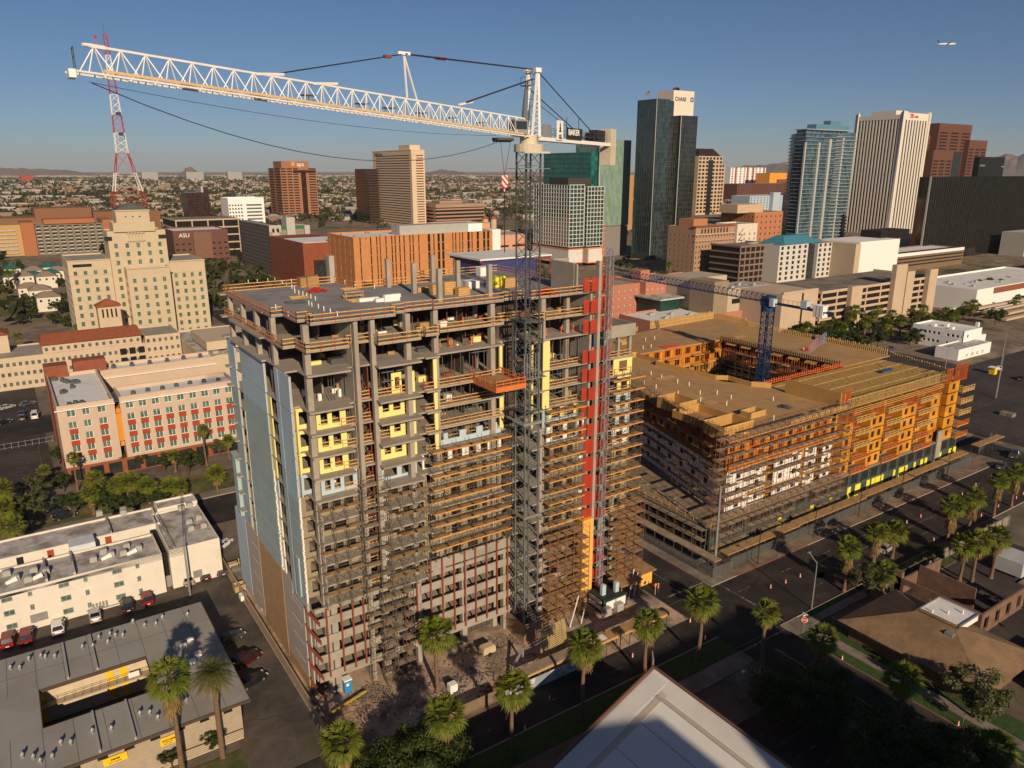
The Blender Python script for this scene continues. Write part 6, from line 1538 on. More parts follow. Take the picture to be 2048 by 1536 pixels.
curtain(t, x+w*.32+.05, y+5, w*.2, d-6, h2-.25, ch-.5, 2.6, 3.9, CG1, MUL)
bx0, bz0 = PX(1345, 231, y+6); bx1, _ = PX(1388, 200, y+6); bt = PX(1360, 181, y+6)[1]
boxes(t, 'white_roof_block', SHT if False else mat('pinkish_white_wall', (.70, .60, .50), .8, var=.03), [(bx0, y+6, h2-3, bx1, y+24, bt)]); boxes(t, 'white_corner_strip', CH2, [(x+w*.585-.3, y-1.3, 0, x+w*.585+.3, y-1.02, h2), (x-.25, y-.3, 0, x+.25, y-.02, ch)])
text('CHASE', 4.3, CB, t, (bx0+1.6, y+5.9, bt-8.0), (1, 0, 0), None, bold=.1)
mb = MB(); cx_ = bx1-2.5; cz = bt-6.4
for k in range(4): a0 = k*pi/2; ca, sa = cos(a0), sin(a0); mb.poly([(cx_+ca*px_-sa*pz_, y+5.85, cz+sa*px_+ca*pz_) for px_, pz_ in ((-.9, 1.9), (1.1, 1.9), (1.9, 1.1), (.8, .8), (-.9, .8))])
mb.build('octagon_logo', mat('logo_blue', (.03, .12, .35), .6), t); boxes(t, 'roof_antennas', CB, [(bx0+4+k*1.5, y+10, bt, bx0+4.6+k*1.5, y+11, bt+r.uniform(1.5, 3.2)) for k in range(5)])
fx, fz = PX(1299, 184, y+5); f_ = thing('rooftop_flag', 'tiny stars and stripes flag on the roof of the black glass tower', 'flag', (fx, y+5, ch)); vs, fs, mi = flagmesh(4.5, 2.6, Vector((fx, y+5, fz+1)), Vector((-.9, 0, -.35)).normalized(), 1, .3, .1); mb = MB(); mb.v = vs; mb.f = fs; mb.m = mi; mb.build('cloth', [MATS['flag_red'], MATS['flag_white'], MATS['flag_blue']], f_); mb = MB(); mb.beam((fx+.05, y+5, ch), (fx+.05, y+5, fz+1.3), .12); mb.build('flagpole', STEEL, f_)
boxes(put('plain_brown_slab', 'plain orange brown slab seen between the teal tower and the black tower', 'building', *PX(1258, 400, 720)[:1], 720), 'wall', mat('orange_brown_plain', (.40, .22, .10), .9), [(PX(1253, 400, 720)[0], 720, 0, PX(1266, 400, 720)[0], 760, PX(1258, 350, 720)[1])])
# beige gridded tower
BG = mat('beige_granite', (.52, .37, .25), .8, var=.05)
x, y, w, d, h = BX(901, 1398, 1455, 1393, 312)
t = put('beige_grid_tower', 'beige stone office tower with square black windows right of the black tower', 'building', x, y); w_ = Win(t)
block(t, w_, x, y, w*.84, 30, 0, h, BG, GROOF, GLK, even(w*.84, 7, 5.4), rows(2, 15, (h-3)/15, 1.6, 5.4), par=.5, rec=.4); block(t, w_, x+w*.85, y+3, w*.15, 26, 0, h-14, BG, GROOF, GLK, even(w*.15, 1, 5.0), rows(2, 13, (h-3)/15, 1.6, 5.4), par=.5, rec=.4); mb = MB(); mb._add([(x+2, y+2, h), (x+w*.8, y+2, h), (x+w*.8, y+28, h), (x+2, y+28, h), (x+8, y+8, h+12), (x+w*.6, y+8, h+12), (x+w*.6, y+20, h+12), (x+8, y+20, h+12)], MB.BF); mb.build('dark_crown', GL1, t); boxes(t, 'glass_recess', GLK, [(x+w*.34, y-.6, 0, x+w*.5, y-.02, h-6)]); w_.finish()
# red and white, orange, brick frames far right
x, y, w, d, h = BX(1599, 1462, 1532, 1458, 335); t = put('red_white_apartments', 'distant white apartment block with red vertical stripes', 'building', x, y); w_ = Win(t); block(t, w_, x, y, w, 60, 0, h, WH2, WROOF, CG1, even(w, 9, 8), rows(3, 16, h/16.5, 1, 3.6), par=.5); boxes(t, 'red_stripe', REDP, [(x+w*k, y-1.5, 3, x+w*k+5, y-.1, h+2) for k in (.12, .45, .62, .93)]); w_.finish()
x, y, w, d, h = BX(1500, 1540, 1577, 1536, 346); t = put('orange_building', 'distant small orange and ochre building right of the red striped flats', 'building', x, y); boxes(t, 'wall', mat('strong_orange', (.75, .30, .03), .7), [(x, y, 0, x+w, y+50, h)]); boxes(t, 'red_lower_wall', ORD_, [(x+w*.4, y-6, 0, x+w*1.05, y-.1, h*.72)])
x, y, w, d, h = BX(1250, 1475, 1592, 1473, 368); t = put('brick_frame_building', 'distant dark brown brick frame building under the orange one', 'building', x, y); w_ = Win(t); block(t, w_, x, y, w, 50, 0, h, ASU, GROOF, HOLE, even(w, 22, 4), rows(2, 7, h/7.3, 1, 4), par=.5); w_.finish()
LB = mat('pale_blue_hotel', (.40, .48, .55), .8, var=.04)
x, y, w, d, h = BX(663, 1500, 1600, 1480, 392)
t = put('pale_blue_hotel', 'pale blue hotel with rows of small arched windows behind the orange brick hotel', 'building', x, y); w_ = Win(t); block(t, w_, x, y, w, 30, 0, h, LB, GROOF, mat('dark_blue_window', (.08, .12, .17), .6), even(w, 16, 2.4), rows(2, 12, (h-3)/12, .7, 2.4), par=.4); boxes(t, 'stair_tower', LB, [(x+w*.38, y-6, 0, x+w*.52, y-.1, h+4)]); w_.finish()  # hotel windows in a dull dark blue
# old hotels
SCB = mat('old_brown_brick', (.36, .225, .145), .9, var=.08); OBR = mat('orange_brick', (.42, .175, .085), .9, var=.08)
x, y, w, d, h = BX(367, 1392, 1470, 1386, 455)
t = put('old_brick_hotel', 'old brown brick hotel with an arched loggia and red tile cornice', 'building', x, y); w_ = Win(t); block(t, w_, x, y, w, 26, 0, h, SCB, GROOF, HOLE, even(w, 13, .95), rows(1, 8, 3.6, 1.1, 2.7), even(25.6, 6, .9), rows(1, 8, 3.6, 1.1, 2.7), par=.4)
boxes(t, 'cornice', BG, [(x-.8, y-.9, h-5.4, x+w+.8, y-.02, h-4.7), (x-.8, y-.9, h-9.6, x+w+.8, y-.02, h-9.2)]); boxes(t, 'tiled_cornice', TILE, [(x-1, y-1.2, h+.02, x+w+1, y+3, h+.7)]); boxes(t, 'penthouse', OBR, [(x+6, y+8, h-.3, x+w*.5, y+22, h+5)]);
for k in range(9): mb = MB(); a = x+w*(.14+.08*k); mb.box(a, y-.3, h-4.4, a+1.0, y-.02, h-1.2); mb.build('loggia_arch', HOLE, t)
w_.finish()
x, y, w, d, h = BX(366, 1471, 1511, 1470, 448); t, w_ = simple('white_old_wing', 'cream wing with a zigzag fire escape right of the old brown hotel', 'building', x, y-2, w, 20, h, mat('pale_cream_wall', (.64, .56, .46), .9), GROOF, HOLE, even(w, 4, .9), rows(1, 8, 3.6, 1.1, 2.7)); w_.finish(); mb = MB()
for k in range(7): mb.beam((x+2, y-2.6, 4+k*4), (x+6, y-2.6, 8+k*4), .2); mb.box(x+1.5, y-3, 3.9+k*4, x+6.5, y-2.1, 4.05+k*4)
mb.build('fire_escape', RUST, t)
x, y, w, d, h = BX(400, 1510, 1566, 1445, 425); t, w_ = simple('orange_brick_hotel', 'orange brick hotel block behind the cream wing with the fire escape', 'building', x, y, w, 34, h, OBR, GROOF, HOLE, even(w, 6, 1.2), rows(3, 8, (h-4)/8, 1.1, 2.8), even(33.6, 9, 1.2), rows(3, 8, (h-4)/8, 1.1, 2.8)); w_.finish(); boxes(t, 'penthouse', BG, [(x-14, y+6, h-.5, x+w*.5, y+24, h+6)])
x, y, w, d, h = BX(330, 1482, 1552, 1478, 492); parking('brown_parking', 'brown framed parking structure between the old hotel and the blue roofed offices', x, y, w, 26, h, 6, mat('brown_concrete', (.22, .15, .11), .9), piers=7)
# octagonal white offices with blue roof
OW = mat('pale_grey_stone', (.56, .53, .48), .8, var=.04)
x, y, w, d, h = BX(318, 1560, 1690, 1553, 492)
t = put('blue_roofed_offices', 'white office block with square dark windows and a blue hipped glass roof', 'building', x, y); w_ = Win(t)
block(t, w_, x, y, w*.42, 26, 0, h, OW, GROOF, DGL, even(w*.42, 5, 2.6), rows(.5, 7, (h-.8)/7, .9, 3.0), par=.4); block(t, w_, x+w*.55, y-1, w*.45, 27, 0, h-.4, OW, GROOF, DGL, even(w*.45, 6, 2.6), rows(.5, 7, (h-.8)/7, .9, 3.0), par=.4); curtain(t, x+w*.425, y+1.5, w*.12, 20, 0, h-1, 2, 3.6, DGL, MUL)
mb = MB(); a0 = x+w*.12; a1 = x+w*.72; mb._add([(a0, y+3, h-.3), (a1, y+3, h-.3), (a1, y+25, h-.3), (a0, y+25, h-.3), (a0+9, y+11, h+5), (a1-12, y+11, h+5), (a1-12, y+17, h+5), (a0+9, y+17, h+5)], MB.BF); mb.build('blue_roof', mat('blue_glass_roof', (.06, .22, .30), .4), t); w_.finish()
# science building with slanted concrete, glass hall
SC = mat('sand_concrete', (.44, .37, .27), .9, var=.05)
x, y, w, d, h = BX(230, 1456, 1540, 1362, 566)
t = put('sand_museum', 'sand coloured windowless block with a slot window in front of the old hotel', 'building', x, y); boxes(t, 'wall', SC, [(x, y, 0, x+w, y+16, h*.86), (x-7, y+16.05, 0, x+w*.6, y+34, h+.6)]); boxes(t, 'brown_core', mat('brown_core', (.27, .205, .135), .9), [(x-9.5, y-.5, 0, x-.02, y+14, h+1.2)]); boxes(t, 'slot_window', HOLE, [(x+w*.12, y-.12, h*.56, x+w*.6, y-.01, h*.66)]); boxes(t, 'glass_hall', mat('teal_hall_glass', (.015, .05, .045), .2), [(x-22, y+20, 0, x-9.6, y+40, h*.6)]); boxes(t, 'hall_roof', LROOF, [(x-24, y+18, h*.62, x-7.5, y+44, h*.65), (x+.3, y+.3, h*.86, x+w-.3, y+15.7, h*.865)]); rooftop(t, x, y, w, 12, h*.865, 4)
x3, z3 = PX(1385, 560, 262)
# red YMCA
YB2 = mat('pink_red_brick', (.42, .17, .11), .9, var=.07)
x, y, w, d, h = BX(262, 1245, 1400, 1215, 572)
t = put('red_brick_club', 'red brick block with small square windows and a flat white gym roof in front', 'building', x, y); w_ = Win(t)
gw = mat('pale_window_panel', (.40, .40, .36), .6)
xL = PX(1215, 600, y+6)[0]; xa_, za = PX(1292, 563, y); xb_, _ = PX(1410, 575, y)
block(t, w_, xL, y+4, xa_-xL-.05, 20, 0, za-1, YB2, GROOF, gw, even(xa_-xL, 5, 1.1), rows(1, 5, 3.6, 1.2, 2.3), par=.5); block(t, w_, xa_, y, (xb_-xa_)*.72, 24, 0, za-.5, YB2, GROOF, gw, even((xb_-xa_)*.72, 9, 1.1), rows(1, 5, 3.6, 1.2, 2.3), par=.5)
block(t, w_, xa_+(xb_-xa_)*.72+.05, y-8, (xb_-xa_)*.28, 24, 0, za, YB2, GROOF, gw, even((xb_-xa_)*.28, 2, 1.1), rows(1, 5, 3.6, 1.2, 2.3), par=.5); boxes(t, 'roof_penthouse', YB2, [(xa_+4, y+8, za-1, xa_+10, y+14, za+4)])
xq, zq = PX(1285, 660, 205); x5 = PX(1215, 660, 205)[0]; x6 = PX(1382, 640, 205)[0]; zg = PX(1285, 612, 225)[1]
block(t, w_, xL-6, 228, xb_-xL+4, 25, 0, 9.5, YB2, WROOF, GGL, [(10, 12.5), (16, 19), (23, 25), (28, 31)], [(5.5, 7)], par=.8); w_.finish(); rooftop(t, xL, 232, 30, 18, 8.8, 5)
t = put('orange_hoarding', 'bright orange slatted sign panel beside the red brick club', 'hoarding', *G(1378, 650)); xh, zh = PX(1357, 636, 215); xh2 = PX(1398, 630, 215)[0]; mb = MB()
for k in range(12): mb.box(xh+k*(xh2-xh)/12, 215, 4.0, xh+(k+.7)*(xh2-xh)/12, 215.25, 8.2)
mb.box(xh, 215.05, 4.6, xh2, 215.2, 7.8); mb.build('panel', ORF, t); mb = MB(); mb.box(xh+1, 215.1, 0, xh+1.3, 215.4, 4); mb.box(xh2-1.3, 215.1, 0, xh2-1, 215.4, 4); mb.build('post', DSTEEL, t); mb = MB(); mb.beam((xh+3.5, 214.95, 7.2), (xh+4.3, 214.95, 5.6), .3, .1); mb.beam((xh+5.2, 214.95, 7.2), (xh+4.3, 214.95, 5.6), .3, .1); mb.beam((xh+6, 214.95, 7.2), (xh+6.8, 214.95, 5.6), .3, .1); mb.build('chevrons', WPAN, t)
t, w_ = simple('low_brick_shop', 'low pink building with white roof right of the orange sign panel', 'building', xh2+1, 216, 20, 14, 5.5, YB2, WROOF, HOLE)
# condo tower
CGA = glass('condo_blue_glass', (.05, .10, .13), .08, 2.4, 3.3, .025, .5); CSL = mat('condo_slab_edge', (.38, .40, .39), .7)
y = 418; x, h = PX(1614, 258, y); xr = PX(1700, 250, y)[0]; xrr = PX(1738, 250, y)[0]
t = put('condo_tower', 'pale blue glass residential tower with stacked balconies', 'building', x, y)
w = xr-x; mb = MB(); mb.box(x+1.5, y+1.5, 0, xr, y+11, h); mb.build('glass_wall', CGA, t)
n = 34; mb = MB()
for k in range(n+1): z = h*k/n; mb.box(x, y, z-.12, x+w*.98, y+1.49, z+.12); mb.box(x, y+1.495, z-.12, x+1.49, y+11, z+.12)
mb.build('balcony_slabs', CSL, t)
boxes(t, 'white_pier', CSL, [(x-.3, y-.3, 0, x+1.2, y+1.2, h*.9), (x+w*.30, y-.4, 0, x+w*.34, y+1.4, h*.9), (x+w*.55, y-.4, 0, x+w*.6, y+1.4, h*.93), (x+w*.86, y-.6, 0, x+w*.92, y+1.4, h*.95)])
cxx = xr; rr = (xrr-xr); mb = MB(); mb.cyl((cxx, y+rr*.9, 0), (cxx, y+rr*.9, h*.985), rr*.95, n=28); mb.build('round_bay_glass', CGA, t); mb = MB()
for k in range(n): z = h*.98*k/n; mb.cyl((cxx, y+rr*.9, z-.18), (cxx, y+rr*.9, z+.22), rr, n=28)
mb.build('round_balconies', CSL, t); boxes(t, 'penthouse', mat('blue_penthouse', (.10, .22, .28), .4), [(x+w*.25, y+2, h+.3, x+w*1.05, y+11, h+4.5), (x+w*.6, y+3, h+4.6, x+w*.85, y+10, h+8)]); boxes(t, 'roof_plate', CSL, [(x-1, y-1, h-.3, xr+4, y+12, h+.25)])
# striped white bank tower
USW = mat('white_precast', (.66, .60, .52), .8, var=.04)
y = 495; x, h = PX(1808, 226, y); xr = PX(1862, 224, y)[0]; yb = PY(1712, 230, x)[0]
t = put('white_striped_tower', 'tall white tower with black vertical stripes and flared corner fins', 'building', x, y); w = xr-x; d = yb-y
mb = MB(); mb.box(x+.8, y+.8, 0, xr-.8, yb-.8, h-3); mb.build('dark_glass', GLK, t); mb = MB();
for k in range(14): u = y+4+(d-8)*k/13; mb.box(x, u-.75, 0, x+.79, u+.75, h-6)
for k in range(9): u = x+4.5+(w-9)*k/8; mb.box(u-1.5, y+.1, 0, u+1.5, y+.79, h-7)
mb.build('vertical_fins', USW, t)
boxes(t, 'top_band', USW, [(x-.1, y+3.8, h-6, x+.79, yb-3.5, h-1.2), (x+3.6, y, h-7, xr-3.6, y+.79, h+.8), (x+8, y+14, h-3, x+w*.6, yb-14, h+4)]); mb = MB()
for (a, b) in ((x, y), (xr-3.4, y), (x, yb-3.4), (xr-3.4, yb-3.4)):
 sx = -1 if a == x else 1;
 mb._add([(a, b, 0), (a+3.4, b, 0), (a+3.4, b+3.4, 0), (a, b+3.4, 0), (a+sx*1.2, b-.8, h+3.5), (a+3.4+sx*.9, b-.8, h+1.0), (a+3.4, b+3.4, h+.6), (a, b+3.4, h+.6)], MB.BF)
mb.build('corner_fin', USW, t); boxes(t, 'bank_shield', mat('shield_red', (.6, .03, .04), .6), [(x+w*.25, y-.25, h-4.5, x+w*.36, y-.02, h-.2)]); text('us', 3.2, WPAN, t, (x+w*.26, y-.3, h-3.2), (1, 0, 0), None); text('bank', 4.2, CB, t, (x+w*.4, y-.15, h-4.2), (1, 0, 0), None)
# stepped brown tower
SBR = mat('red_brown_granite', (.13, .055, .035), .6, var=.06)
y = 560; t = None
pcs = [(1868, 1942, 252), (1942, 1974, 283), (1855, 1900, 285), (1898, 1945, 297)]
x, h = PX(1905, 250, y); t = put('stepped_brown_tower', 'stepped red brown granite tower with black glass behind the striped white tower', 'building', x, y); w_ = Win(t)
for k, (a, b, v, yy) in enumerate(((1880, 1946, 246, 575), (1940, 1976, 280, 568), (1840, 1890, 270, 585), (1868, 1908, 300, 545), (1908, 1925, 300, 552))):
 xa_, hh = PX(a, v, yy); xb_ = PX(b, v, yy)[0]; L = xb_-xa_
 if k == 4: boxes(t, 'black_glass_strip', GLK, [(xa_, yy, 0, xb_, yy+20, hh-2)]); continue
 block(t, w_, xa_, yy, L, 22, 0, hh, SBR, GROOF, HOLE, even(L, 3, L/3*.72), rows(2, int((hh-12)/4.2), 4.2, 1.2, 3.1), par=.4)
w_.finish()
# black fluted slab with roof sign
y = 330; x, h = PX(1862, 354, y); xr = PX(2120, 352, y)[0]
t = put('black_fluted_slab', 'wide black fluted office slab at the right edge with a dark sign block on top', 'building', x, y); mb = MB(); mb.box(x, y, 0, xr, y+9, h); mb.build('black_wall', GLK, t); mb = MB()
nn = 64
for k in range(nn): u = x+(xr-x)*k/nn; mb.box(u, y-.7, 7, u+.28, y-.01, h+.3)
mb.build('vertical_fins', mat('dull_green_fin', (.035, .04, .036), .6), t); boxes(t, 'end_pier', CH2, [(x-.5, y-.8, 6, x-.02, y+.6, h+.3)])
sx0, sz0 = PX(1955, 349, y+4); sx1 = PX(2005, 349, y+4)[0]; st_ = PX(1980, 314, y+4)[1]; boxes(t, 'sign_block', mat('sign_black', (.015, .015, .016), .5), [(sx0, y+4, h-.5, sx1, y+8.8, st_)]); text('INTEGRATE', 1.9, CH2, t, (sx0+.9, y+3.9, (h+st_)/2+.3), (1, 0, 0), None); text('TELESON', 1.5, CH2, t, (sx1-5.4, y+3.9, (h+st_)/2-.3), (1, 0, 0), None); boxes(t, 'pale_side_slab', CH2, [(PX(2052, 480, y-30)[0], y-30, 0, PX(2120, 480, y-30)[0], y-10, PX(2052, 480, y-30)[1]+6)])
# white block with dark mechanical box and brown striped wing
y = 300; x, h = PX(1768, 478, y); xm = PX(1800, 470, y)[0]
t = put('white_mall_block', 'white windowless block with a black roof box and a brown banded wing', 'building', x, y)
xL = PX(1703, 500, y+2)[0]; xR = PX(1925, 500, y+4)[0]; hl = PX(1770, 480, y)[1]; boxes(t, 'white_wall', WH2, [(xL+6, y, 0, PX(1800, 480, y)[0], y+30, hl)]); boxes(t, 'tan_perforated_wall', PK, [(xL, y-1, 0, xL+5.95, y+28, hl-1)])
x7 = PX(1802, 500, y)[0]; hw = PX(1860, 503, y)[1]; w_ = Win(t); block(t, w_, x7, y+3, xR-x7, 28, 0, hw, mat('brown_wing', (.20, .13, .075), .9), WROOF, DGL, [(1, xR-x7-1)], rows(2, 5, hw/5.4, 1.6, 2.7), par=.8); w_.finish(); boxes(t, 'white_top_band', WH2, [(x7-.1, y+2.8, hw-2.2, xR+.1, y+2.98, hw+.1)])
bx = PX(1756, 476, y+12)[0]; bx2 = PX(1812, 476, y+12)[0]; boxes(t, 'black_roof_box', HOLE, [(bx, y+10, hl-.1, bx2, y+26, hl+5)])
# tan parking garage
y = 205; x, h = PX(1645, 583, y); GT = mat('tan_garage_concrete', (.50, .37, .26), .9, var=.06, sc=.15)
xa_ = PX(1527, 580, y+30)[0]; t = parking('tan_garage', 'large tan parking garage with tall stair towers behind the palm row', x, y, PX(1868, 560, y)[0]-x, 34, h, 6, GT, piers=8)
boxes(t, 'stair_tower', GT, [(x+(k1)*(PX(1868, 560, y)[0]-x), y-2.5, 0, x+k2*(PX(1868, 560, y)[0]-x), y-.02, h+dh) for k1, k2, dh in ((.20, .29, .8), (.57, .67, 8.5), (.68, .75, 4.5), (.90, .98, 4))]); boxes(t, 'blank_wall', GT, [(x-26, y+2, 0, x-.05, y+36, h+.5)]); boxes(t, 'dark_joint', HOLE, [(x-12, y+1.9, 0, x-10.8, y+1.98, h)]); boxes(t, 'ramp_parapet', GT, [(x-25, y+2.1, h+.55, x-.1, y+2.5, h+1.4)]); boxes(t, 'white_shop', WH2, [(x+3, y-7, 0, x+15, y-2.6, 3.6)])
# small white buildings near the right edge
y = 160; x, h = PX(1812, 660, y)
sx0, _ = G(1822, 705); t = put('white_cube_building', 'two storey white stucco building with tiny dark windows beside the parking lot', 'building', 300, 160); w_ = Win(t)
xa_, ya_ = G(1922, 704); xb_ = PX(1962, 672, ya_)[0]; dd_ = PY(1826, 652, xa_)[0]-ya_; block(t, w_, xa_, ya_, xb_-xa_, dd_, 0, 8.6, WH2, WROOF, HOLE, [(3, 4.2)], [(5.6, 6.8)], [(dd_*(k+.5)/11, dd_*(k+.5)/11+1.1) for k in range(11) if k != 6], [(2.2, 3.3), (5.6, 6.7)], par=.6); boxes(t, 'side_wing', WH2, [(xb_+.02, ya_+2, 0, xb_+9, ya_+14, 4.4), (xb_+5, ya_+4, 4.4, xb_+6.2, ya_+5.2, 9.5)]); w_.finish(); rooftop(t, xa_+1, ya_+4, xb_-xa_-3, dd_-8, 8, 3, WPAN)
t = put('white_flat_workshop', 'long low white workshop with a flat grey roof beside the white cube building', 'building', 320, 150); block(t, None, 306, 141, 26, 9, 0, 4.5, WH2, LROOF, HOLE, par=.5)
for k in range(4): mb = MB(); mb.box(312+k*4.2, 140.2, 1.2, 313.5+k*4.2, 140.95, 2.2); mb.build('wall_unit', WPAN, t)
y = 190; x, h = PX(1945, 640, y); t, w_ = simple('white_roofed_store', 'long store with a white roof and brown parapet at the right edge', 'building', x, y, 120, 40, 12, WH2, WROOF, HOLE); boxes(t, 'brown_parapet', BRK, [(x+18, y-.3, 8.5, x+120, y-.02, 11.6)]); rooftop(t, x+5, y+5, 60, 25, 11.2, 8)
for k in range(4): mb = MB(); mb.box(x-14, 168+k*4.5, .5+k*1.2, x+110, 170.5+k*4.5, 1.6+k*1.2); tag(mb.build('ramp_deck', PK), '%s long tan parapet of the low car deck before the white roofed store' % ordn(k), 'parapet', 'parapets of the low car deck')
t = thing('solar_canopy', 'long arched grey metal carport on pale curved frames beside the parking lot', 'carport', (235, 133, 0)); mb = MB(); mb._add([(215, 135, 3.9), (262, 138, 3.9), (262, 147, 4.2), (215, 144, 4.2), (215, 135, 4.0), (262, 138, 4.0), (262, 147, 4.3), (215, 144, 4.3)], MB.BF); mb.build('roof', mat('carport_metal', (.36, .35, .36), .6), t)
for k in range(9): x = 217+k*5.4; mb = MB(); mb.beam((x, 135.4+k*.35, 3.85), (x+.2, 137.4+k*.35, 2.6), .35); mb.beam((x+.2, 137.4+k*.35, 2.7), (x+.2, 137.9+k*.35, 0), .4); mb.build('curved_frame', WPAN, t)
for k in range(6):
 x0, y0 = 452+k*9, 232+k*1.0; t = thing('white_carport', '%s of the long white carport roofs beyond the tan garage' % ordn(k), 'carport', (x0, y0, 0), 'white carports'); mb = MB(); mb.box(x0, y0-30, 3, x0+6, y0+30, 3.2); mb.build('roof', WROOF, t); mb = MB()
 for j in range(5): mb.box(x0+2.8, y0-28+j*13, 0, x0+3.1, y0-27.7+j*13, 3)
 mb.build('posts', DSTEEL, t)
# townhouses with teal roofs and tan roofs, left
TEAL = mat('teal_roof', (.02, .14, .15), .7, var=.1); TANR = mat('tan_shingle', (.27, .20, .15), .9, var=.12); HWL = mat('house_white', (.62, .57, .48), .9, var=.05)
def house(x, y, w, d, h, rh, wm, rm, name, label, group, rz=0, win=True):
 t = thing(name, label, 'house', (x, y, 0), group); mb = MB(); mb.box(x-w/2, y-d/2, 0, x+w/2, y+d/2, h); mb.build('wall', wm, t); e = .5; mb = MB()
 mb._add([(x-w/2-e, y-d/2-e, h), (x+w/2+e, y-d/2-e, h), (x+w/2+e, y+d/2+e, h), (x-w/2-e, y+d/2+e, h), (x-w*.15, y-.1, h+rh), (x+w*.15, y-.1, h+rh), (x+w*.15, y+.1, h+rh), (x-w*.15, y+.1, h+rh)], MB.BF); mb.build('roof', rm, t)
 if win:
  for k in range(3): mb = MB(); a = x-w/2+w*(k+.5)/3; mb.box(a-.5, y-d/2-.06, h-2.4, a+.5, y-d/2-.005, h-1.2); mb.build('window', HOLE, t)
 return t
r = random.Random(4)
for j in range(2):
 for k in range(11): house(6+k*11+r.uniform(-1, 1), 590+j*34, 10, 14, 6+r.uniform(0, 2), 2.2, HWL, TEAL, 'teal_roofed_townhouse', '%s white townhouse with a teal roof from the left in the %s row' % (ordn(k), ['near', 'far'][j]), 'teal roofed townhouses')
for k, (u, v) in enumerate(((62, 585), (84, 590), (50, 560), (95, 560), (70, 548), (118, 548), (100, 605))): x, y = G(u, v+14); house(x, y, 11, 12, 7.5, 2.6, HWL, TANR, 'tan_roofed_townhouse', '%s cream townhouse with a tan hipped roof beside the dark street at the left' % ordn(k), 'tan roofed townhouses')
# plane
pz_ = Vector((ray(1895, 88).x, ray(1895, 88).y, ray(1895, 88).z)).normalized(); pc = CAMP+pz_*1900
t = thing('airliner', 'small white airliner flying in the clear sky at the upper right', 'aeroplane', tuple(pc)); dd = (RT*.97+Vector((0, 0, .05))+Vector((FW.x, FW.y, 0))*.25).normalized(); mb = MB(); mb.cyl(pc-dd*17, pc+dd*16, 1.9, 1.9, 10); mb.cyl(pc+dd*16, pc+dd*20, 1.9, .5, 10); mb.cyl(pc-dd*17, pc-dd*24, 1.9, .4, 10); mb.build('fuselage', WH2, t, smooth=True); sd_ = dd.cross(Vector((0, 0, 1))).normalized(); mb = MB()
for s_ in (-1, 1): mb.poly([pc+dd*4, pc-dd*3, pc-dd*9+sd_*s_*19+Vector((0, 0, 1.5)), pc-dd*6+sd_*s_*19+Vector((0, 0, 1.5))]); mb.poly([pc-dd*18+Vector((0, 0, .6)), pc-dd*21.5, pc-dd*24+sd_*s_*7, pc-dd*22.5+sd_*s_*7])
mb.build('wings', CH2, t); mb = MB(); mb.poly([pc-dd*17+Vector((0, 0, 1.5)), pc-dd*22+Vector((0, 0, 1.5)), pc-dd*26+Vector((0, 0, 8)), pc-dd*23+Vector((0, 0, 8))]); mb.build('tail_fin', BLU, t)
# ================= vegetation =================
PF = leafmat('palm_frond', (.075, .12, .012), (.20, .21, .028)); PDRY = leafmat('dry_frond', (.30, .21, .085), (.20, .13, .055)); PD2 = leafmat('date_frond', (.07, .085, .022), (.17, .16, .05))
LF1 = leafmat('mesquite_leaf', (.026, .045, .008), (.075, .095, .02)); LF2 = leafmat('ficus_leaf', (.022, .04, .010), (.055, .075, .02)); LF3 = leafmat('olive_leaf', (.05, .06, .02), (.11, .12, .045))
CREST = mat('far_foliage', (.045, .05, .024), .95, var=.4, sc=.08)
def fan(mb, base, az, el, L, R, r, nl=11, droop=.5):
 """one fan frond: stalk and a spread of narrow leaflets"""
 d = Vector((cos(az)*cos(el), sin(az)*cos(el), sin(el)))
 side = Vector((-sin(az), cos(az), 0)); up = side.cross(d)*-1
 c = base+d*L-Vector((0, 0, droop*.12*L))
 mb.mi = 0; mb.poly([base-side*.025, base+side*.025, c+side*.02, c-side*.02])
 for k in range(nl):
  a = (k/(nl-1)-.5)*3.6; q = a*.75
  e = d*cos(q)+side*sin(q); ln = R*(.75+.25*cos(q))*r.uniform(.85, 1.1)
  tip = c+e*ln-Vector((0, 0, droop*ln*(.35+.35*abs(q)*.6)*r.uniform(.7, 1.3)))
  w = side*cos(q)*.1-d*sin(q)*.1
  m_ = c+e*ln*.5-Vector((0, 0, .04*ln)); mb.poly([c, m_+w, tip, m_-w])
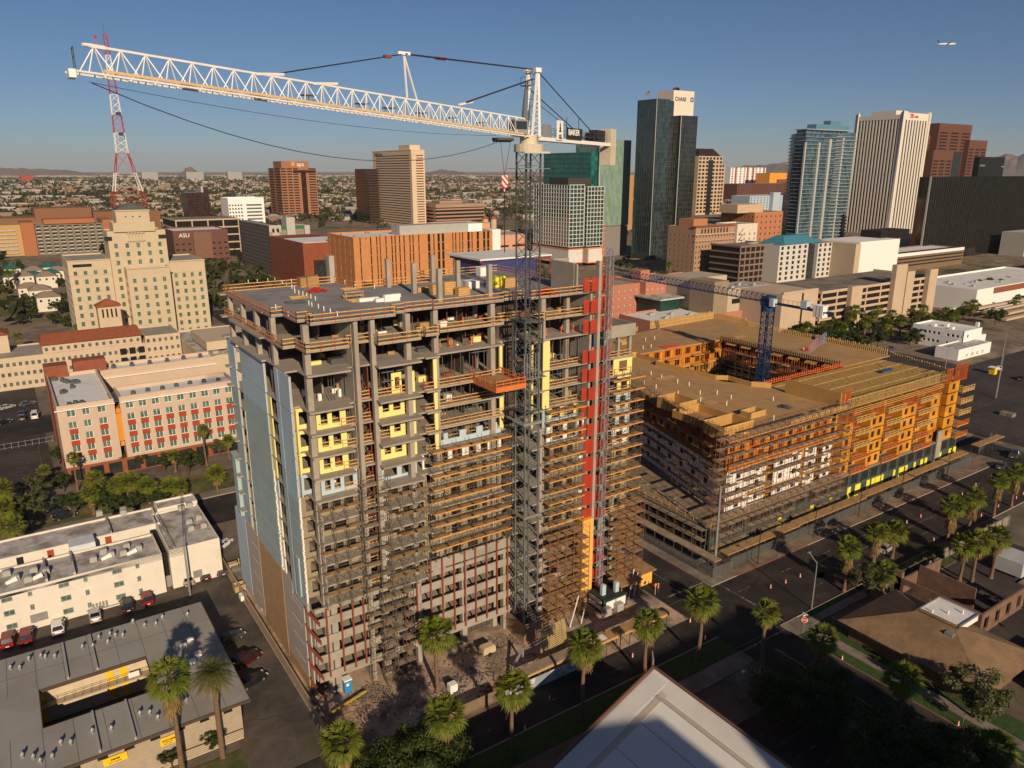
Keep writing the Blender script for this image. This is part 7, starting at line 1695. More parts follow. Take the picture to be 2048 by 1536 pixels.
def palm_proto(seed, n=46, R=1.15, L=1.15, skirt=22, loc=(0, -4000, 0)):
 r = random.Random(seed)
 t = bpy.data.objects.new('fan_palm', None); COL.objects.link(t); t.location = loc; t.empty_display_size = .5
 g = MB()
 for k in range(n):
  el = rad(85)-(k/n)**.8*rad(125)+r.uniform(-.12, .12); az = k*2.399+r.uniform(-.3, .3)
  fan(g, Vector((0, 0, 0)), az, el, L*r.uniform(.85, 1.15), R*r.uniform(.85, 1.15), r, 11, .45 if el > 0 else .7)
 cr = g.build('crown', PF); cr.parent = t
 s = MB()
 for k in range(skirt):
  az = k*2.399+r.uniform(-.3, .3); el = rad(-52)-r.uniform(0, .5); fan(s, Vector((0, 0, -.2-.9*r.random()*skirt/22)), az, el, .75*r.uniform(.7, 1.2), .9*r.uniform(.8, 1.1), r, 8, 1.0)
 sk = s.build('dry_skirt', PDRY); sk.parent = t
 b = MB(); H = 12.0; px_, py_ = 0, 0; sg_ = 12; ox, oy = r.uniform(-.3, .3), r.uniform(-.3, .3)
 for i in range(sg_):
  a, c = i/sg_, (i+1)/sg_
  f = lambda q: Vector((ox*sin(q*pi), oy*sin(q*pi), -H+H*q)); rr_ = lambda q: .26-.1*q+(.12*(1-q*8) if q < .12 else 0)
  b.cyl(f(a), f(c), rr_(a), rr_(c)*1.02, 9, cap=False)
 tr = b.build('trunk', BARK); tr.parent = t
 return t
PALMS = [palm_proto(1, loc=(0, 0, 0)), palm_proto(2, 52, 1.05, 1.1, 30, loc=(0, 0, 0)), palm_proto(3, 40, 1.15, 1.1, 60, loc=(0, 0, 0)), palm_proto(7, 34, .95, .9, 8, loc=(0, 0, 0))]
used_p = [False]*4
def place(proto_list, used, i, loc, rz, sc, label, cat, group, trunk_sc=None):
 p = proto_list[i]
 if not used[i]: used[i] = True; o = p; o.location = loc; o.rotation_euler = (0, 0, rz); o.scale = (sc, sc, sc)
 else: o = dup(p, loc, rz, sc)
 o['label'] = label; o['category'] = cat
 if group: o['group'] = group
 elif 'group' in o: del o['group']
 if trunk_sc:
  for c in o.children:
   if c.name.startswith('trunk'): c.scale = (1, 1, trunk_sc)
 return o
def palm(u, v, ub, vb, kind, label, group='fan palms', sc=1.0):
 """crown centre pixel and trunk base pixel in the photo give the spot and the height"""
 x, y = G(ub, vb);
 d = ray(u, v); t_ = (x*d.x+y*d.y)/(d.x*d.x+d.y*d.y); h = HC+d.z*t_
 h = max(4.0, min(h, 24))
 sc *= 1.25*random.uniform(.92, 1.08)
 return place(PALMS, used_p, kind, (x, y, h), random.uniform(0, 6), sc, label, 'palm tree', group, trunk_sc=h/12.0/sc)
random.seed(77)
near = [(872, 1266, 877, 1382, 0, 'fan palm standing alone in the dirt yard in front of the podium mullions', 1.0), (885, 1428, 893, 1556, 0, 'fan palm on the site edge directly below the dirt yard', 1.05), (1028, 1375, 1027, 1512, 0, 'fan palm on the street edge left of the pale formwork panel', 1.0), (1170, 1290, 1166, 1440, 1, 'fan palm in front of the rusty scaffold beside the crane base', 1.0), (1297, 1246, 1290, 1358, 1, 'fan palm directly below the white hoist base enclosure', 1.0), (1409, 1203, 1394, 1318, 0, 'fan palm at the corner of the street crossing on the green lawn', 1.0), (1535, 1223, 1524, 1328, 3, 'slim fan palm on the corner pavement left of the stop sign', 1.05), (1644, 1275, 1637, 1348, 2, 'short fan palm beside the side street left of the brown roofed house', .95), (1800, 1354, 1792, 1444, 0, 'fan palm in the verge in front of the brown roofed house', .95), (1986, 1492, 1978, 1560, 0, 'fan palm in the bottom right corner of the picture', 1.0), (688, 1480, 690, 1590, 2, 'fan palm with many dry fronds at the bottom left of the site', 1.1), (348, 1352, 366, 1555, 2, 'thin fan palm with a half brown crown beside the date palm', 1.05)]
for u, v, ub, vb, k, lab, s in near: palm(u, v, ub, vb, k, lab, None, s)
for i, (u, v, ub, vb, k) in enumerate([(1696, 1094, 1687, 1183, 2), (1753, 1064, 1747, 1124, 2), (1793, 1062, 1783, 1116, 0), (1773, 1144, 1763, 1187, 0), (1906, 1012, 1895, 1080, 2), (1949, 993, 1938, 1056, 2), (2001, 961, 1987, 1031, 2), (2034, 945, 2022, 1013, 2), (1930, 1088, 1918, 1162, 1), (1960, 1082, 1943, 1166, 1), (1995, 1072, 1981, 1156, 1)]):
 palm(u, v, ub, vb, k, '%s fan palm from the left along the far side of the main street' % ordn(i), 'street palms on the right', .95)
for i, (u, v, ub, vb) in enumerate([(8, 976, 14, 1050), (14, 1012, 20, 1085), (26, 1050, 34, 1114), (182, 985, 188, 1030), (186, 958, 196, 1008), (240, 968, 240, 1014), (262, 962, 266, 1011), (299, 968, 300, 1008), (343, 970, 343, 1003), (360, 973, 363, 1003), (434, 945, 436, 984)]):
 palm(u, v, ub, vb, (0, 1)[i % 2], '%s bushy fan palm from the left in the row behind the white motel' % ordn(i), 'palm row behind the motel', .88)
for i, (u, v, ub, vb) in enumerate([(148, 914, 156, 983), (263, 871, 270, 928), (409, 858, 414, 931), (89, 942, 92, 973), (351, 910, 351, 944), (457, 879, 460, 919)]):
 palm(u, v, ub, vb, 3, '%s slim fan palm from the left in front of the cream and red apartments' % ordn(i), 'palms before the apartments', .8)
fars = [(1640, 655, 1642, 680), (1668, 648, 1668, 676), (1682, 655, 1682, 680), (1700, 632, 1698, 668), (1712, 620, 1706, 660), (1731, 642, 1728, 678), (1745, 632, 1740, 668), (1757, 618, 1752, 655), (1775, 645, 1770, 680), (1785, 628, 1780, 665), (1802, 640, 1798, 672), (1822, 625, 1818, 660), (1838, 632, 1834, 664), (1848, 618, 1842, 655), (1860, 640, 1856, 668), (1890, 622, 1888, 650), (1905, 628, 1903, 652), (1955, 565, 1953, 600), (1977, 563, 1974, 598), (1998, 565, 1995, 598), (2012, 562, 2010, 592), (1930, 610, 1928, 636), (1945, 608, 1943, 634), (2030, 600, 2028, 625), (1610, 655, 1612, 678), (158, 655, 160, 690), (232, 633, 234, 665), (38, 672, 40, 700), (20, 545, 22, 585), (30, 540, 34, 580), (1340, 528, 1338, 552), (1366, 522, 1364, 548), (1380, 525, 1379, 550), (1258, 531, 1258, 552)]
for i, (u, v, ub, vb) in enumerate(fars):
 o = palm(u, v, ub, vb, (1, 3)[i % 2], '%s small distant fan palm counted through the downtown streets' % ordn(i), 'distant palms', 1.25 if i < 25 else .95)
 o['label'] = 'distant fan palm among the trees of the boulevard by the tan garage' if i < 25 else ('distant fan palm near the cream mission building' if i < 28 else ('distant fan palm beside the townhouses' if i < 30 else 'distant fan palm in the square before the old brown hotel'))
 o['group'] = o['label'].replace('distant fan palm', 'distant palms')
# date palm
r = random.Random(3); D = Vector(G(446, 1516)).to_3d(); dx, dy = D.x, D.y
t = thing('date_palm', 'large date palm with long feather fronds over the grey motel roof corner', 'palm tree', (dx, dy, 0)); top = Vector((dx, dy, 0)); dd_ = ray(440, 1338); tt = (dx*dd_.x+dy*dd_.y)/(dd_.x**2+dd_.y**2); top.z = HC+dd_.z*tt
g = MB(); gd = MB()
for k in range(92):
 el = rad(80)-(k/92)**.85*rad(130)+r.uniform(-.1, .1); az = k*2.399; d = Vector((cos(az)*cos(el), sin(az)*cos(el), sin(el))); side = Vector((-sin(az), cos(az), 0)); L = r.uniform(2.5, 3.3); m = g if k < 74 else gd; prev = top.copy()
 for j in range(1, 15):
  q = j/14; p = top+d*(L*q)-Vector((0, 0, (q**2)*L*(.42 if el > -.3 else .25))); m.poly([prev-side*.03, prev+side*.03, p+side*.02, p-side*.02])
  for s_ in (-1, 1):
   for h_ in (0, .5):
    b0 = prev.lerp(p, h_); ln = .62*sin(pi*min(1, q*.85+.12))*r.uniform(.8, 1.1); tip = b0+side*s_*ln+d*ln*.55-Vector((0, 0, .12)); m.poly([b0, b0+(p-prev)*.35, tip])
  prev = p
g.build('crown', PD2, t); gd.build('dry_skirt', PDRY, t); b = MB(); b.cyl((dx, dy, 0), (dx, dy, top.z-.6), .36, .3, 12); b.cyl((dx, dy, top.z-1.6), (dx, dy, top.z+.1), .3, .62, 12); b.build('trunk', BARK, t)
# broadleaf trees
def tree_proto(seed, R, H, nleaf, leaf, mat_, clumps=34, flat=.62):
 r = random.Random(seed); t = bpy.data.objects.new('broadleaf_tree', None); COL.objects.link(t)
 b = MB(); cl = []
 for k in range(clumps):
  a = r.uniform(0, 2*pi); q = R*math.sqrt(r.random())*.95; z = H*.5+(H*.45)*r.random()*(1-(q/R)**2*.6)+r.uniform(-.1, .1)*H; cl.append((Vector((q*cos(a), q*sin(a), z)), R*r.uniform(.16, .34)))
 b.cyl((0, 0, 0), (0, 0, H*.32), R*.06+.06, R*.045+.04, 8)
 for c, s_ in cl[:12]: m_ = Vector((c.x*.4, c.y*.4, H*.45)); b.cyl((0, 0, H*.3), m_, R*.035+.02, R*.02+.02, 6, cap=False); b.cyl(m_, c, R*.02+.02, .02, 5, cap=False)
 o = b.build('trunk', TBARK); o.parent = t; g = MB()
 for k in range(nleaf):
  c, s_ = cl[r.randrange(len(cl))]; v_ = Vector((r.gauss(0, 1), r.gauss(0, 1), r.gauss(0, 1))).normalized(); p = c+Vector((v_.x*s_, v_.y*s_, v_.z*s_*flat))*r.uniform(.55, 1.12)
  n_ = (v_+Vector((r.uniform(-.7, .7), r.uniform(-.7, .7), r.uniform(-.2, .9)))).normalized(); a = n_.orthogonal().normalized(); a = Matrix.Rotation(r.uniform(0, 6.3), 3, n_) @ a; bb = n_.cross(a); s2 = leaf*r.uniform(.6, 1.3)
  g.poly([p-a*s2, p-bb*s2*.5, p+a*s2, p+bb*s2*.5])
 o = g.build('crown', mat_); o.parent = t; return t
TREES = [tree_proto(1, 5.2, 7.0, 15000, .17, LF1, 60), tree_proto(2, 5.0, 6.6, 14000, .16, LF1, 52), tree_proto(3, 2.6, 5.0, 3600, .16, LF2, 26), tree_proto(4, 3.2, 5.6, 4200, .19, LF3, 28), tree_proto(5, 5.0, 9.0, 2600, .42, LF2, 36), tree_proto(6, 5.0, 7.5, 2400, .42, LF1, 34)]
used_t = [False]*6
def tree(u, v, k, sc, label, group=None, z=0.0):
 x, y = G(u, v); return place(TREES, used_t, k, (x, y, z), random.uniform(0, 6), sc, label, 'tree', group)
tree(845, 1560, 0, 1.0, 'dense green broadleaf tree at the bottom edge left of centre'); tree(765, 1600, 1, .8, 'smaller green broadleaf tree cut by the bottom edge beside the denser one')
tree(1590, 1450, 0, 1.15, 'wide dark mesquite tree on the car park edge below the stop sign'); tree(1655, 1415, 1, .8, 'dark mesquite tree overhanging the lamp of the lower car park'); tree(1790, 1575, 1, 1.3, 'very dark spreading tree at the bottom edge of the picture right of the white roof'); tree(1945, 1435, 3, 1.25, 'olive green tree at the south corner of the brown roofed house'); tree(1735, 1190, 3, 1.0, 'dark shrubby tree under the palms north of the brown roofed house'); tree(1862, 1130, 3, .7, 'small dark tree beside the concrete garden wall at the right'); tree(1905, 1560, 0, .9, 'dark tree in the bottom right corner beside the palm')
tree(345, 1536, 2, .55, 'small round shrub tree by the grey motel wall near the yellow banner'); tree(430, 1497, 2, .6, 'small shrub tree between the yellow banner and the date palm');
for i, (u, v, k, s) in enumerate([(118, 930, 2, 1.0), (72, 1010, 3, 1.2), (128, 985, 2, 1.0), (250, 938, 2, 1.0), (285, 935, 2, .9), (330, 945, 2, 1.0), (378, 950, 2, 1.3), (235, 1025, 2, .9), (215, 1022, 2, 1.1), (275, 1022, 2, .9), (320, 1020, 2, .9), (150, 1035, 2, 1.2), (60, 1060, 3, 1.4), (440, 912, 3, .8), (195, 940, 2, .8)]):
 tree(u, v, k, s, '%s dark shrub tree between the cream apartments and the white motel' % ordn(i), 'shrubs between apartments and motel')
def streetrow(pts, lab, grp, ks=(4, 5), s0=.8):
 for i, (u, v) in enumerate(pts): tree(u, v, ks[i % len(ks)], s0*random.uniform(.75, 1.2), lab % ordn(i), grp)
streetrow([(478, 570), (500, 572), (525, 570), (548, 573), (470, 548), (440, 535), (425, 525), (400, 520), (455, 525)], '%s street tree behind the far left edge of the tower roof', 'street trees beyond the roof')
streetrow([(1260, 545), (1285, 550), (1300, 560), (1325, 556), (1352, 560), (1395, 560), (1240, 540)], '%s street tree in the plaza at the foot of the black glass tower', 'plaza trees', s0=.7)
streetrow([(1690, 695), (1720, 700), (1755, 695), (1765, 685), (1800, 668), (1820, 690), (1835, 688), (1600, 670), (1870, 655), (1900, 650), (1925, 640), (1960, 628), (1990, 650), (2000, 602), (2040, 610), (1880, 600), (1915, 598), (1940, 598), (1460, 648), (1497, 645), (1330, 660), (1283, 668), (1300, 664), (1705, 672), (1735, 668), (1778, 660), (1650, 690), (1585, 680), (1670, 668)], '%s leafy tree along the boulevard between the tan garage and the parking lot', 'boulevard trees', s0=.8)
streetrow([(45, 650), (60, 640), (30, 622), (50, 615), (110, 650), (140, 655), (120, 630), (130, 600), (70, 620), (95, 618), (125, 575), (135, 625), (10, 600)], '%s dark tree around the small parking lot left of the stepped hotel', 'trees left of the stepped hotel', s0=.75)
# ================= far city: houses and trees to the horizon =================
r = random.Random(99)
cols_ = [mat('far_house_white', (.38, .33, .26), .9), mat('far_house_tan', (.28, .22, .16), .9), mat('far_house_brown', (.25, .18, .13), .9), mat('far_roof_red', (.26, .14, .09), .9), mat('far_house_grey', (.32, .31, .29), .9)]
def far_pt(d0, d1):
 a = YAW+rad(r.uniform(-37, 30)); d = math.sqrt(r.uniform(d0*d0, d1*d1)); return sin(a)*d, cos(a)*d, a-YAW, d
def free(x, y, a, d):
 u = 1024+math.tan(a)*1571*.99
 if d < 620 and u > 560: return False
 if 560 < u < 2100 and d < 1150: return False
 if 0 < u < 330 and d < 1080: return False
 return not (x > 640 and y < 900)
protoh = []
for m in range(5):
 for s_ in range(2):
  t = bpy.data.objects.new('far_house', None); COL.objects.link(t); mb = MB(); w, d, h = ((13, 11, 4), (30, 20, 6))[s_]; mb.box(-w/2, -d/2, 0, w/2, d/2, h); o = mb.build('wall', cols_[m]); o.parent = t; mb = MB()
  if s_ == 0: mb._add([(-w/2-.6, -d/2-.6, h), (w/2+.6, -d/2-.6, h), (w/2+.6, d/2+.6, h), (-w/2-.6, d/2+.6, h), (-w*.2, -.2, h+2.4), (w*.2, -.2, h+2.4), (w*.2, .2, h+2.4), (-w*.2, .2, h+2.4)], MB.BF)
  else: mb.box(-w/2+.4, -d/2+.4, h, w/2-.4, d/2-.4, h+.3)
  o = mb.build('roof', cols_[(m*2+3) % 5] if s_ == 0 else WROOF); o.parent = t; protoh.append(t)
hl = ['white walled', 'tan walled', 'brown walled', 'red toned', 'grey walled']
usedh = [False]*10; cnt = 0
while cnt < 240:
 x, y, a, d = far_pt(480, 1900)
 if not free(x, y, a, d): continue
 i = r.randrange(10); m, s_ = i//2, i % 2
 if s_ == 1 and r.random() < .55: continue
 u_ = 1024+math.tan(a)*1571; wh = 'beyond the radio mast' if u_ < 300 else ('between the radio mast and the brown office tower' if u_ < 640 else ('behind the beige hotel tower' if u_ < 1000 else 'past the glass towers')); lab = 'distant %s %s %s' % (hl[m], 'pitched roof house' if s_ == 0 else 'flat roofed building', wh)
 o = place(protoh, usedh, i, (x, y, 0), r.choice((0, pi/2)), r.uniform(.8, 1.5), lab, 'house', 'distant %s %s' % (hl[m], 'houses' if s_ == 0 else 'flat buildings')); cnt += 1
mbs = MB();
for k in range(6500):
 x, y, a, d = far_pt(1300, 12000) if k > 3500 else far_pt(900, 4500)
 if not free(x, y, a, d): continue
 big = 1+d/2500*r.random(); w = r.uniform(8, 26)*big; dd2 = r.uniform(8, 16)*big; h = r.uniform(3, 7)*(1+.25*big); mbs.mi = r.choice((0, 0, 1, 1, 2, 2, 4, 4, 3)); mbs.box(x-w/2, y-dd2/2, 0, x+w/2, y+dd2/2, h)
o = mbs.build('far_suburb', cols_); o['label'] = 'sea of tiny pale and brown buildings stretching to the horizon'; o['category'] = 'suburb'; o['kind'] = 'stuff'
# warehouses and a few distant blocks
for i in range(26):
 x, y, a, d = far_pt(2200, 9000)
 w, dd2, h = r.uniform(60, 220), r.uniform(30, 60), r.uniform(9, 14); mb = MB(); mb.box(x-w/2, y-dd2/2, 0, x+w/2, y+dd2/2, h); t = thing('far_warehouse', 'long pale warehouse far out on the plain below the horizon', 'warehouse', (x, y, 0), 'far warehouses'); mb.build('wall', cols_[0], t); mb = MB(); mb.box(x-w/2+2, y-dd2/2+2, h, x+w/2-2, y+dd2/2-2, h+1); mb.build('roof', WROOF, t)
for u, v, w, lab in ((1006-40, 336, 20, None), (455, 344, 26, 'distant pale office cluster on the horizon beyond the white cube building'), (372, 344, 30, 'distant office block on the left horizon'), (283, 346, 26, 'distant low office block on the far left horizon'), (40, 345, 16, 'distant dull red block at the left edge of the horizon')):
 if not lab: continue
 x, z = PX(u, v, 6000); mb = MB(); mb.box(x, 6000, 0, x+w*4, 6050, 62 if u != 40 else 40); tag(mb.build('far_office_block', cols_[4] if u != 40 else REDP), lab, 'building')
# distant trees
tm = MB()
def blob(x, y, s_, n=9):
 for k in range(n):
  c = Vector((x+r.gauss(0, s_*.32), y+r.gauss(0, s_*.32), s_*r.uniform(.25, .95))); a = Vector((r.uniform(-1, 1), r.uniform(-1, 1), r.uniform(-1, 1))).normalized()*s_*.36; b = a.orthogonal().normalized()*s_*.3; tm.poly([c-a, c-b, c+a, c+b])
for k in range(19000):
 x, y, a, d = far_pt(430, 2600) if k < 10500 else far_pt(2000, 9000)
 if d < 1150 and not free(x, y, a, d) and r.random() < .93: continue
 if x > 640 and y < 900: continue
 blob(x, y, r.uniform(5, 10)*(1 if d < 2500 else 1.8), 9 if d < 1500 else 5)
o = tm.build('far_tree_cover', leafmat('far_leaf', (.03, .038, .014), (.085, .085, .035))); o['label'] = 'scattered tree cover of the far suburb out to the horizon'; o['category'] = 'trees'; o['kind'] = 'stuff'
# ================= white motel (left) =================
MWH = mat('motel_white_wall', (.66, .61, .53), .9, var=.05, sc=.4, col2=(.56, .51, .43), c2sc=.3, c2lo=.55, c2hi=.8)
t = put('white_motel', 'long three storey white motel with stained flat roofs and rooftop air conditioners', 'building', 0, 140); w_ = Win(t)
H1 = 7.6
def mblock(x, y, w, d, h, cols=None, rws=None, m=MWH): block(t, w_, x, y, w, d, 0, h, m, LROOF, GGL, cols, rws, None, None, STEEL, par=.35, th=.25, rec=.12, mull=12)
mblock(-40, 133, 55.8, 9.2, H1, [(55.8-48+k*7.9+dx, 55.8-48+k*7.9+dx+ww) for k in range(6) for dx, ww in ((.6, 1.5),)]+[(55.8-48+k*7.9+4.2, 55.8-48+k*7.9+4.8) for k in range(6)], [(1.0, 2.0), (3.4, 4.4), (5.9, 6.7)])
mblock(17.0, 133.4, 8.6, 17.8, H1); mblock(-40, 146.2, 57.8, 8.2, H1); mblock(18.3, 151.4, 7.4, 4.2, H1+.6)
boxes(t, 'roof_divider', LROOF, [(-1.6, 133.3, H1-.3, -1.3, 142, H1+.45), (2.4, 133.3, H1-.3, 2.7, 142, H1+.45), (9.4, 146.5, H1-.3, 9.7, 154, H1+.4), (18.0, 134, H1-.2, 18.2, 150, H1+.2)])
boxes(t, 'stair_block', mat('bluish_white_wall', (.52, .56, .58), .9), [(2.6, 142.4, 0, 6.6, 146.0, H1+.9)]); boxes(t, 'walkway', CONC, [(-40, 145.0, 2.5, 17, 146.1, 2.7), (-40, 145.0, 5.1, 17, 146.1, 5.3)])
for k, c in enumerate((REDP, DGL, REDP, DGL, REDP)): mb = MB(); x = -10+k*4.6; mb.box(x, 146.05, 5.4, x+1.0, 146.17, 7.2); mb.build('door', c, t)
boxes(t, 'entry_recess', HOLE, [(15.9, 135, 0, 16.9, 150, 6.5)]); boxes(t, 'gate', STEEL, [(15.9, 134.6, 0, 16.95, 134.8, 2.2)])
def acunit(x, y, z, s=1.1, m=GREYBOX): mb = MB(); mb.box(x-s/2, y-s/2, z+.12, x+s/2, y+s/2, z+1.0); mb.cyl((x, y, z+1.0), (x, y, z+1.08), s*.42, s*.42, 10); mb.box(x-s/2-.1, y-.1, z, x+s/2+.1, y+.1, z+.12); return mb.build('air_conditioner', m, t)
for u, v in ((14, 1151), (32, 1160), (68, 1144), (57, 1163), (92, 1147), (187, 1123), (207, 1107), (222, 1113), (247, 1110), (253, 1096), (277, 1100), (378, 1047), (397, 1039), (382, 1061), (407, 1055), (247, 1024), (247, 1029), (199, 1031), (363, 1020), (379, 1014)):
 x, y = G(u, v, H1-.3); acunit(x, y, H1-.35)
for u, v in ((22, 1167), (73, 1159), (212, 1119), (263, 1109)):
 x, y = G(u, v, H1-.3); mb = MB(); mb.cyl((x-.7, y, H1-.1), (x+.9, y+.2, H1+.25), .3, .45, 9); mb.build('duct', WPAN, t)
mb = MB(); mb.box(4, 132.85, .3, 9, 132.98, .5)
for k in range(5): mb.box(4.2+k*.5, 132.8, .5, 4.5+k*.5, 132.99, 1.6)
mb.build('meter_bank', STEEL, t); mb = MB(); mb.box(-4.6, 132.85, 1.2, -2.2, 132.98, 2.6); mb.box(20.5, 133.2, 1.0, 22, 133.38, 2.4); mb.build('meter_bank', STEEL, t); w_.finish()
# ================= grey roofed motel with courtyard (bottom left) =================
t = put('courtyard_motel', 'grey flat roofed motel round a narrow courtyard with yellow doors', 'building', 5, 100); H2 = 6.1
TANW = mat('tan_brick_wall', (.36, .29, .21), .9, var=.1, sc=1.2); YD = mat('yellow_door', (.80, .50, .01), .6); DBR = mat('dark_fascia', (.07, .05, .035), .8)
mb = MB(); mb.box(-45, 88.0, H2-.25, -4.2, 115.6, H2); mb.box(-4.19, 88.0, H2-.25, 8.6, 96.6, H2); mb.box(-4.19, 105.3, H2-.25, 8.6, 115.6, H2); mb.box(8.61, 88.0, H2-.25, 18.3, 115.6, H2); mb.build('flat_roof', mat('motel_grey_roof', (.315, .30, .28), .9, var=.07, sc=.4, col2=(.27, .25, .225), c2sc=.2), t)
mb = MB(); mb.box(-45, 87.85, H2-.4, 18.4, 87.98, H2+.02); mb.box(18.31, 87.99, H2-.4, 18.42, 115.6, H2+.02); mb.box(-4.3, 96.62, H2-.5, 8.7, 96.72, H2+.02); mb.box(-4.3, 105.2, H2-.5, 8.7, 105.29, H2+.02); mb.box(-4.3, 96.73, H2-.5, -4.2, 105.19, H2+.02); mb.box(8.61, 96.73, H2-.5, 8.71, 105.19, H2+.02); mb.build('fascia', DBR, t)
mb = MB(); mb.box(-45, 89.3, 0, 17.4, 89.5, H2-.3); mb.box(17.1, 89.6, 0, 17.4, 114.6, H2-.3); mb.box(-45, 114.4, 0, 17.0, 114.6, H2-.3); mb.build('wall', TANW, t)
mb = MB(); mb.box(-5, 106.6, 0, 9.5, 106.8, H2-.3); mb.box(9.6, 96, 0, 9.8, 107, H2-.3); mb.box(-5.4, 95, 0, -5.2, 107, H2-.3); mb.build('courtyard_wall', mat('courtyard_beige', (.55, .45, .32), .9), t)
boxes(t, 'gallery', TANW, [(-5, 105.4, 2.9, 9.5, 106.59, 3.1)]); boxes(t, 'courtyard_floor', DARKC, [(-5, 96, .02, 9.5, 106.5, .08)])
mb = MB()
for k in range(19): mb.box(-44+k*3.3, 88.1, H2+.002, -43.93+k*3.3, 96.5, H2+.012); mb.box(-44+k*3.3, 105.4, H2+.002, -43.93+k*3.3, 115.5, H2+.012)
mb.box(8.7, 101, H2+.002, 18.2, 101.08, H2+.012); mb.box(-45, 110, H2+.013, 18.2, 110.07, H2+.02); mb.build('roof_seams', mat('seam_dark', (.13, .12, .10), .9), t)
for x in (3.6, 5.3): boxes(t, 'yellow_door', YD, [(x, 106.5, 3.2, x+.9, 106.59, 5.3)])
for x in (3.7, 5.3, -4.6): boxes(t, 'yellow_door', YD, [(x, 106.5, .1, x+.9, 106.59, 2.2)])
boxes(t, 'yellow_door', YD, [(-4.6, 106.5, 3.2, -3.7, 106.59, 5.3)])
mb = MB()
for k in range(14): mb.box(-4.8+k*1.05, 105.4, 3.1, -4.76+k*1.05, 105.44, 4.1)
mb.box(-4.9, 105.4, 4.1, 9.5, 105.44, 4.15); mb.build('gallery_rail', CB, t)
mb = MB();
for k in range(9): mb.box(7.6, 99+k*.42, 3.0-k*.33, 9.2, 99.4+k*.42, 3.06-k*.33)
mb.build('stair', CONC, t)
mb = MB(); mb.box(6.2, 105.3, 3.4, 7.6, 105.38, 4.2); tag(mb.build('laundry', WPAN), 'white laundry hanging on the courtyard gallery of the grey motel', 'laundry')
for x, y in ((-.9, 105.6), (2.6, 105.6), (1.0, 88.2), (4.8, 88.2)):
 mb = MB(); mb.box(x, y, H2-.1, x+.22, y+(9.4 if y > 100 else 8.2), H2+.38); mb.build('roof_divider', GREYBOX, t)
def vent(u, v, lab=None):
 x, y = G(u, v, H2); mb = MB(); mb.cyl((x, y, H2), (x, y, H2+.55), .12, n=7); mb.cyl((x, y, H2+.55), (x, y, H2+.85), .24, .1, 8); mb.box(x-.25, y+.3, H2, x+.1, y+.55, H2+.45); mb.build('roof_vent', STEEL, t)
for u, v in ((22, 1340), (41, 1340), (59, 1322), (83, 1316), (92, 1318), (111, 1317), (166, 1298), (187, 1296), (199, 1279), (217, 1288), (221, 1272), (232, 1275), (247, 1275), (290, 1255), (313, 1252), (326, 1239), (376, 1233), (46, 1516), (68, 1519), (82, 1527), (106, 1518), (123, 1490), (143, 1490), (186, 1467), (224, 1462), (281, 1432), (301, 1430), (317, 1440), (343, 1429), (374, 1406), (267, 1247)): vent(u, v)
for u, v in ((368, 1296), (382, 1284), (397, 1312), (386, 1327)):
 x, y = G(u, v, H2); mb = MB(); mb.box(x-.5, y-.2, H2+.05, x+.4, y+.2, H2+.75); mb.cyl((x-.1, y-.2, H2+.4), (x-.1, y-.23, H2+.4), .28, n=10); mb.build('air_conditioner', WPAN, t)
for k in range(9): boxes(t, 'window', HOLE, [(-8+k*2.9, 89.2, 4.3, -6.9+k*2.9, 89.29, 5.1)])
mb = MB(); mb.box(7.4, 88.6, .1, 17.2, 88.7, .35)
for k in range(4): mb.box(7.4, 88.6, .45+k*.28, 17.2, 88.66, .6+k*.28)
mb.build('slatted_fence', mat('tan_slat', (.45, .36, .26), .9), t)
def banner(x0, z0, w, h, lines, lab):
 b = thing('banner', lab, 'banner', (x0, 89.1, z0)); mb = MB(); mb.box(x0, 89.05, z0, x0+w, 89.15, z0+h); mb.build('cloth', YD, b)
 for s_, sz, dx, dz, bo in lines: text(s_, sz, CB, b, (x0+dx, 89.0, z0+dz), (1, 0, 0), None, 'lettering', .01, bold=bo)
bx0, bz0 = PX(322, 1494, 89.1); bx1, bz1 = PX(358, 1468, 89.1); banner(bx0, bz0, bx1-bx0, 1.15, (('<NOW LEASING', .27, .12, .62, .012), ('1 & 2 BEDROOMS', .15, .2, .38, 0), ('WEEKLY RATES', .15, .25, .14, 0)), 'yellow leasing banner on the motel wall beside the thin palm')
bx0, bz0 = PX(208, 1534, 89.1); banner(bx0, bz0, 2.6, 1.0, (('DENIM', .32, .8, .5, .01), ('NOW LEASING', .2, .55, .18, 0)), 'yellow banner on the motel wall near the bottom edge of the picture')
# block wall of the alley and fences
t = thing('site_wall', 'low tan block wall and fence along the alley foot of the tower side wall', 'wall', (26.6, 105, 0)); mb = MB(); mb.box(26.4, 84, 0, 26.6, 155, 1.5); mb.build('blockwork', mat('tan_block', (.38, .28, .18), .9, var=.12, sc=1), t)
meshfence('dark mesh fence round the site yard beyond the tower side wall', (26.5, 131), (46, 131), 2.2)
P = thing('utility_pole', 'tall bare grey utility pole between the two motels', 'pole', (*G(381, 1194), 0)); x, y = G(381, 1194); hp = HC+ray(371, 1090).z*((x*ray(371, 1090).x+y*ray(371, 1090).y)/(ray(371, 1090).x**2+ray(371, 1090).y**2)); mb = MB(); mb.cyl((x, y, 0), (x, y, hp), .2, .14, 10); mb.build('shaft', STEEL, P)
WR = thing('overhead_wires', 'thin overhead wires crossing the white motel', 'wires', (0, 130, 9)); mb = MB()
for k in range(5): cable(mb, (-60, 128.5+k*.5, 8.6+k*.55), (x, y, hp-.4-k*.3), .02, sag=.5); cable(mb, (x, y, hp-.4-k*.3), (26.5, 170+k, 9.5), .015, sag=.3)
mb.build('wires', CB, WR)
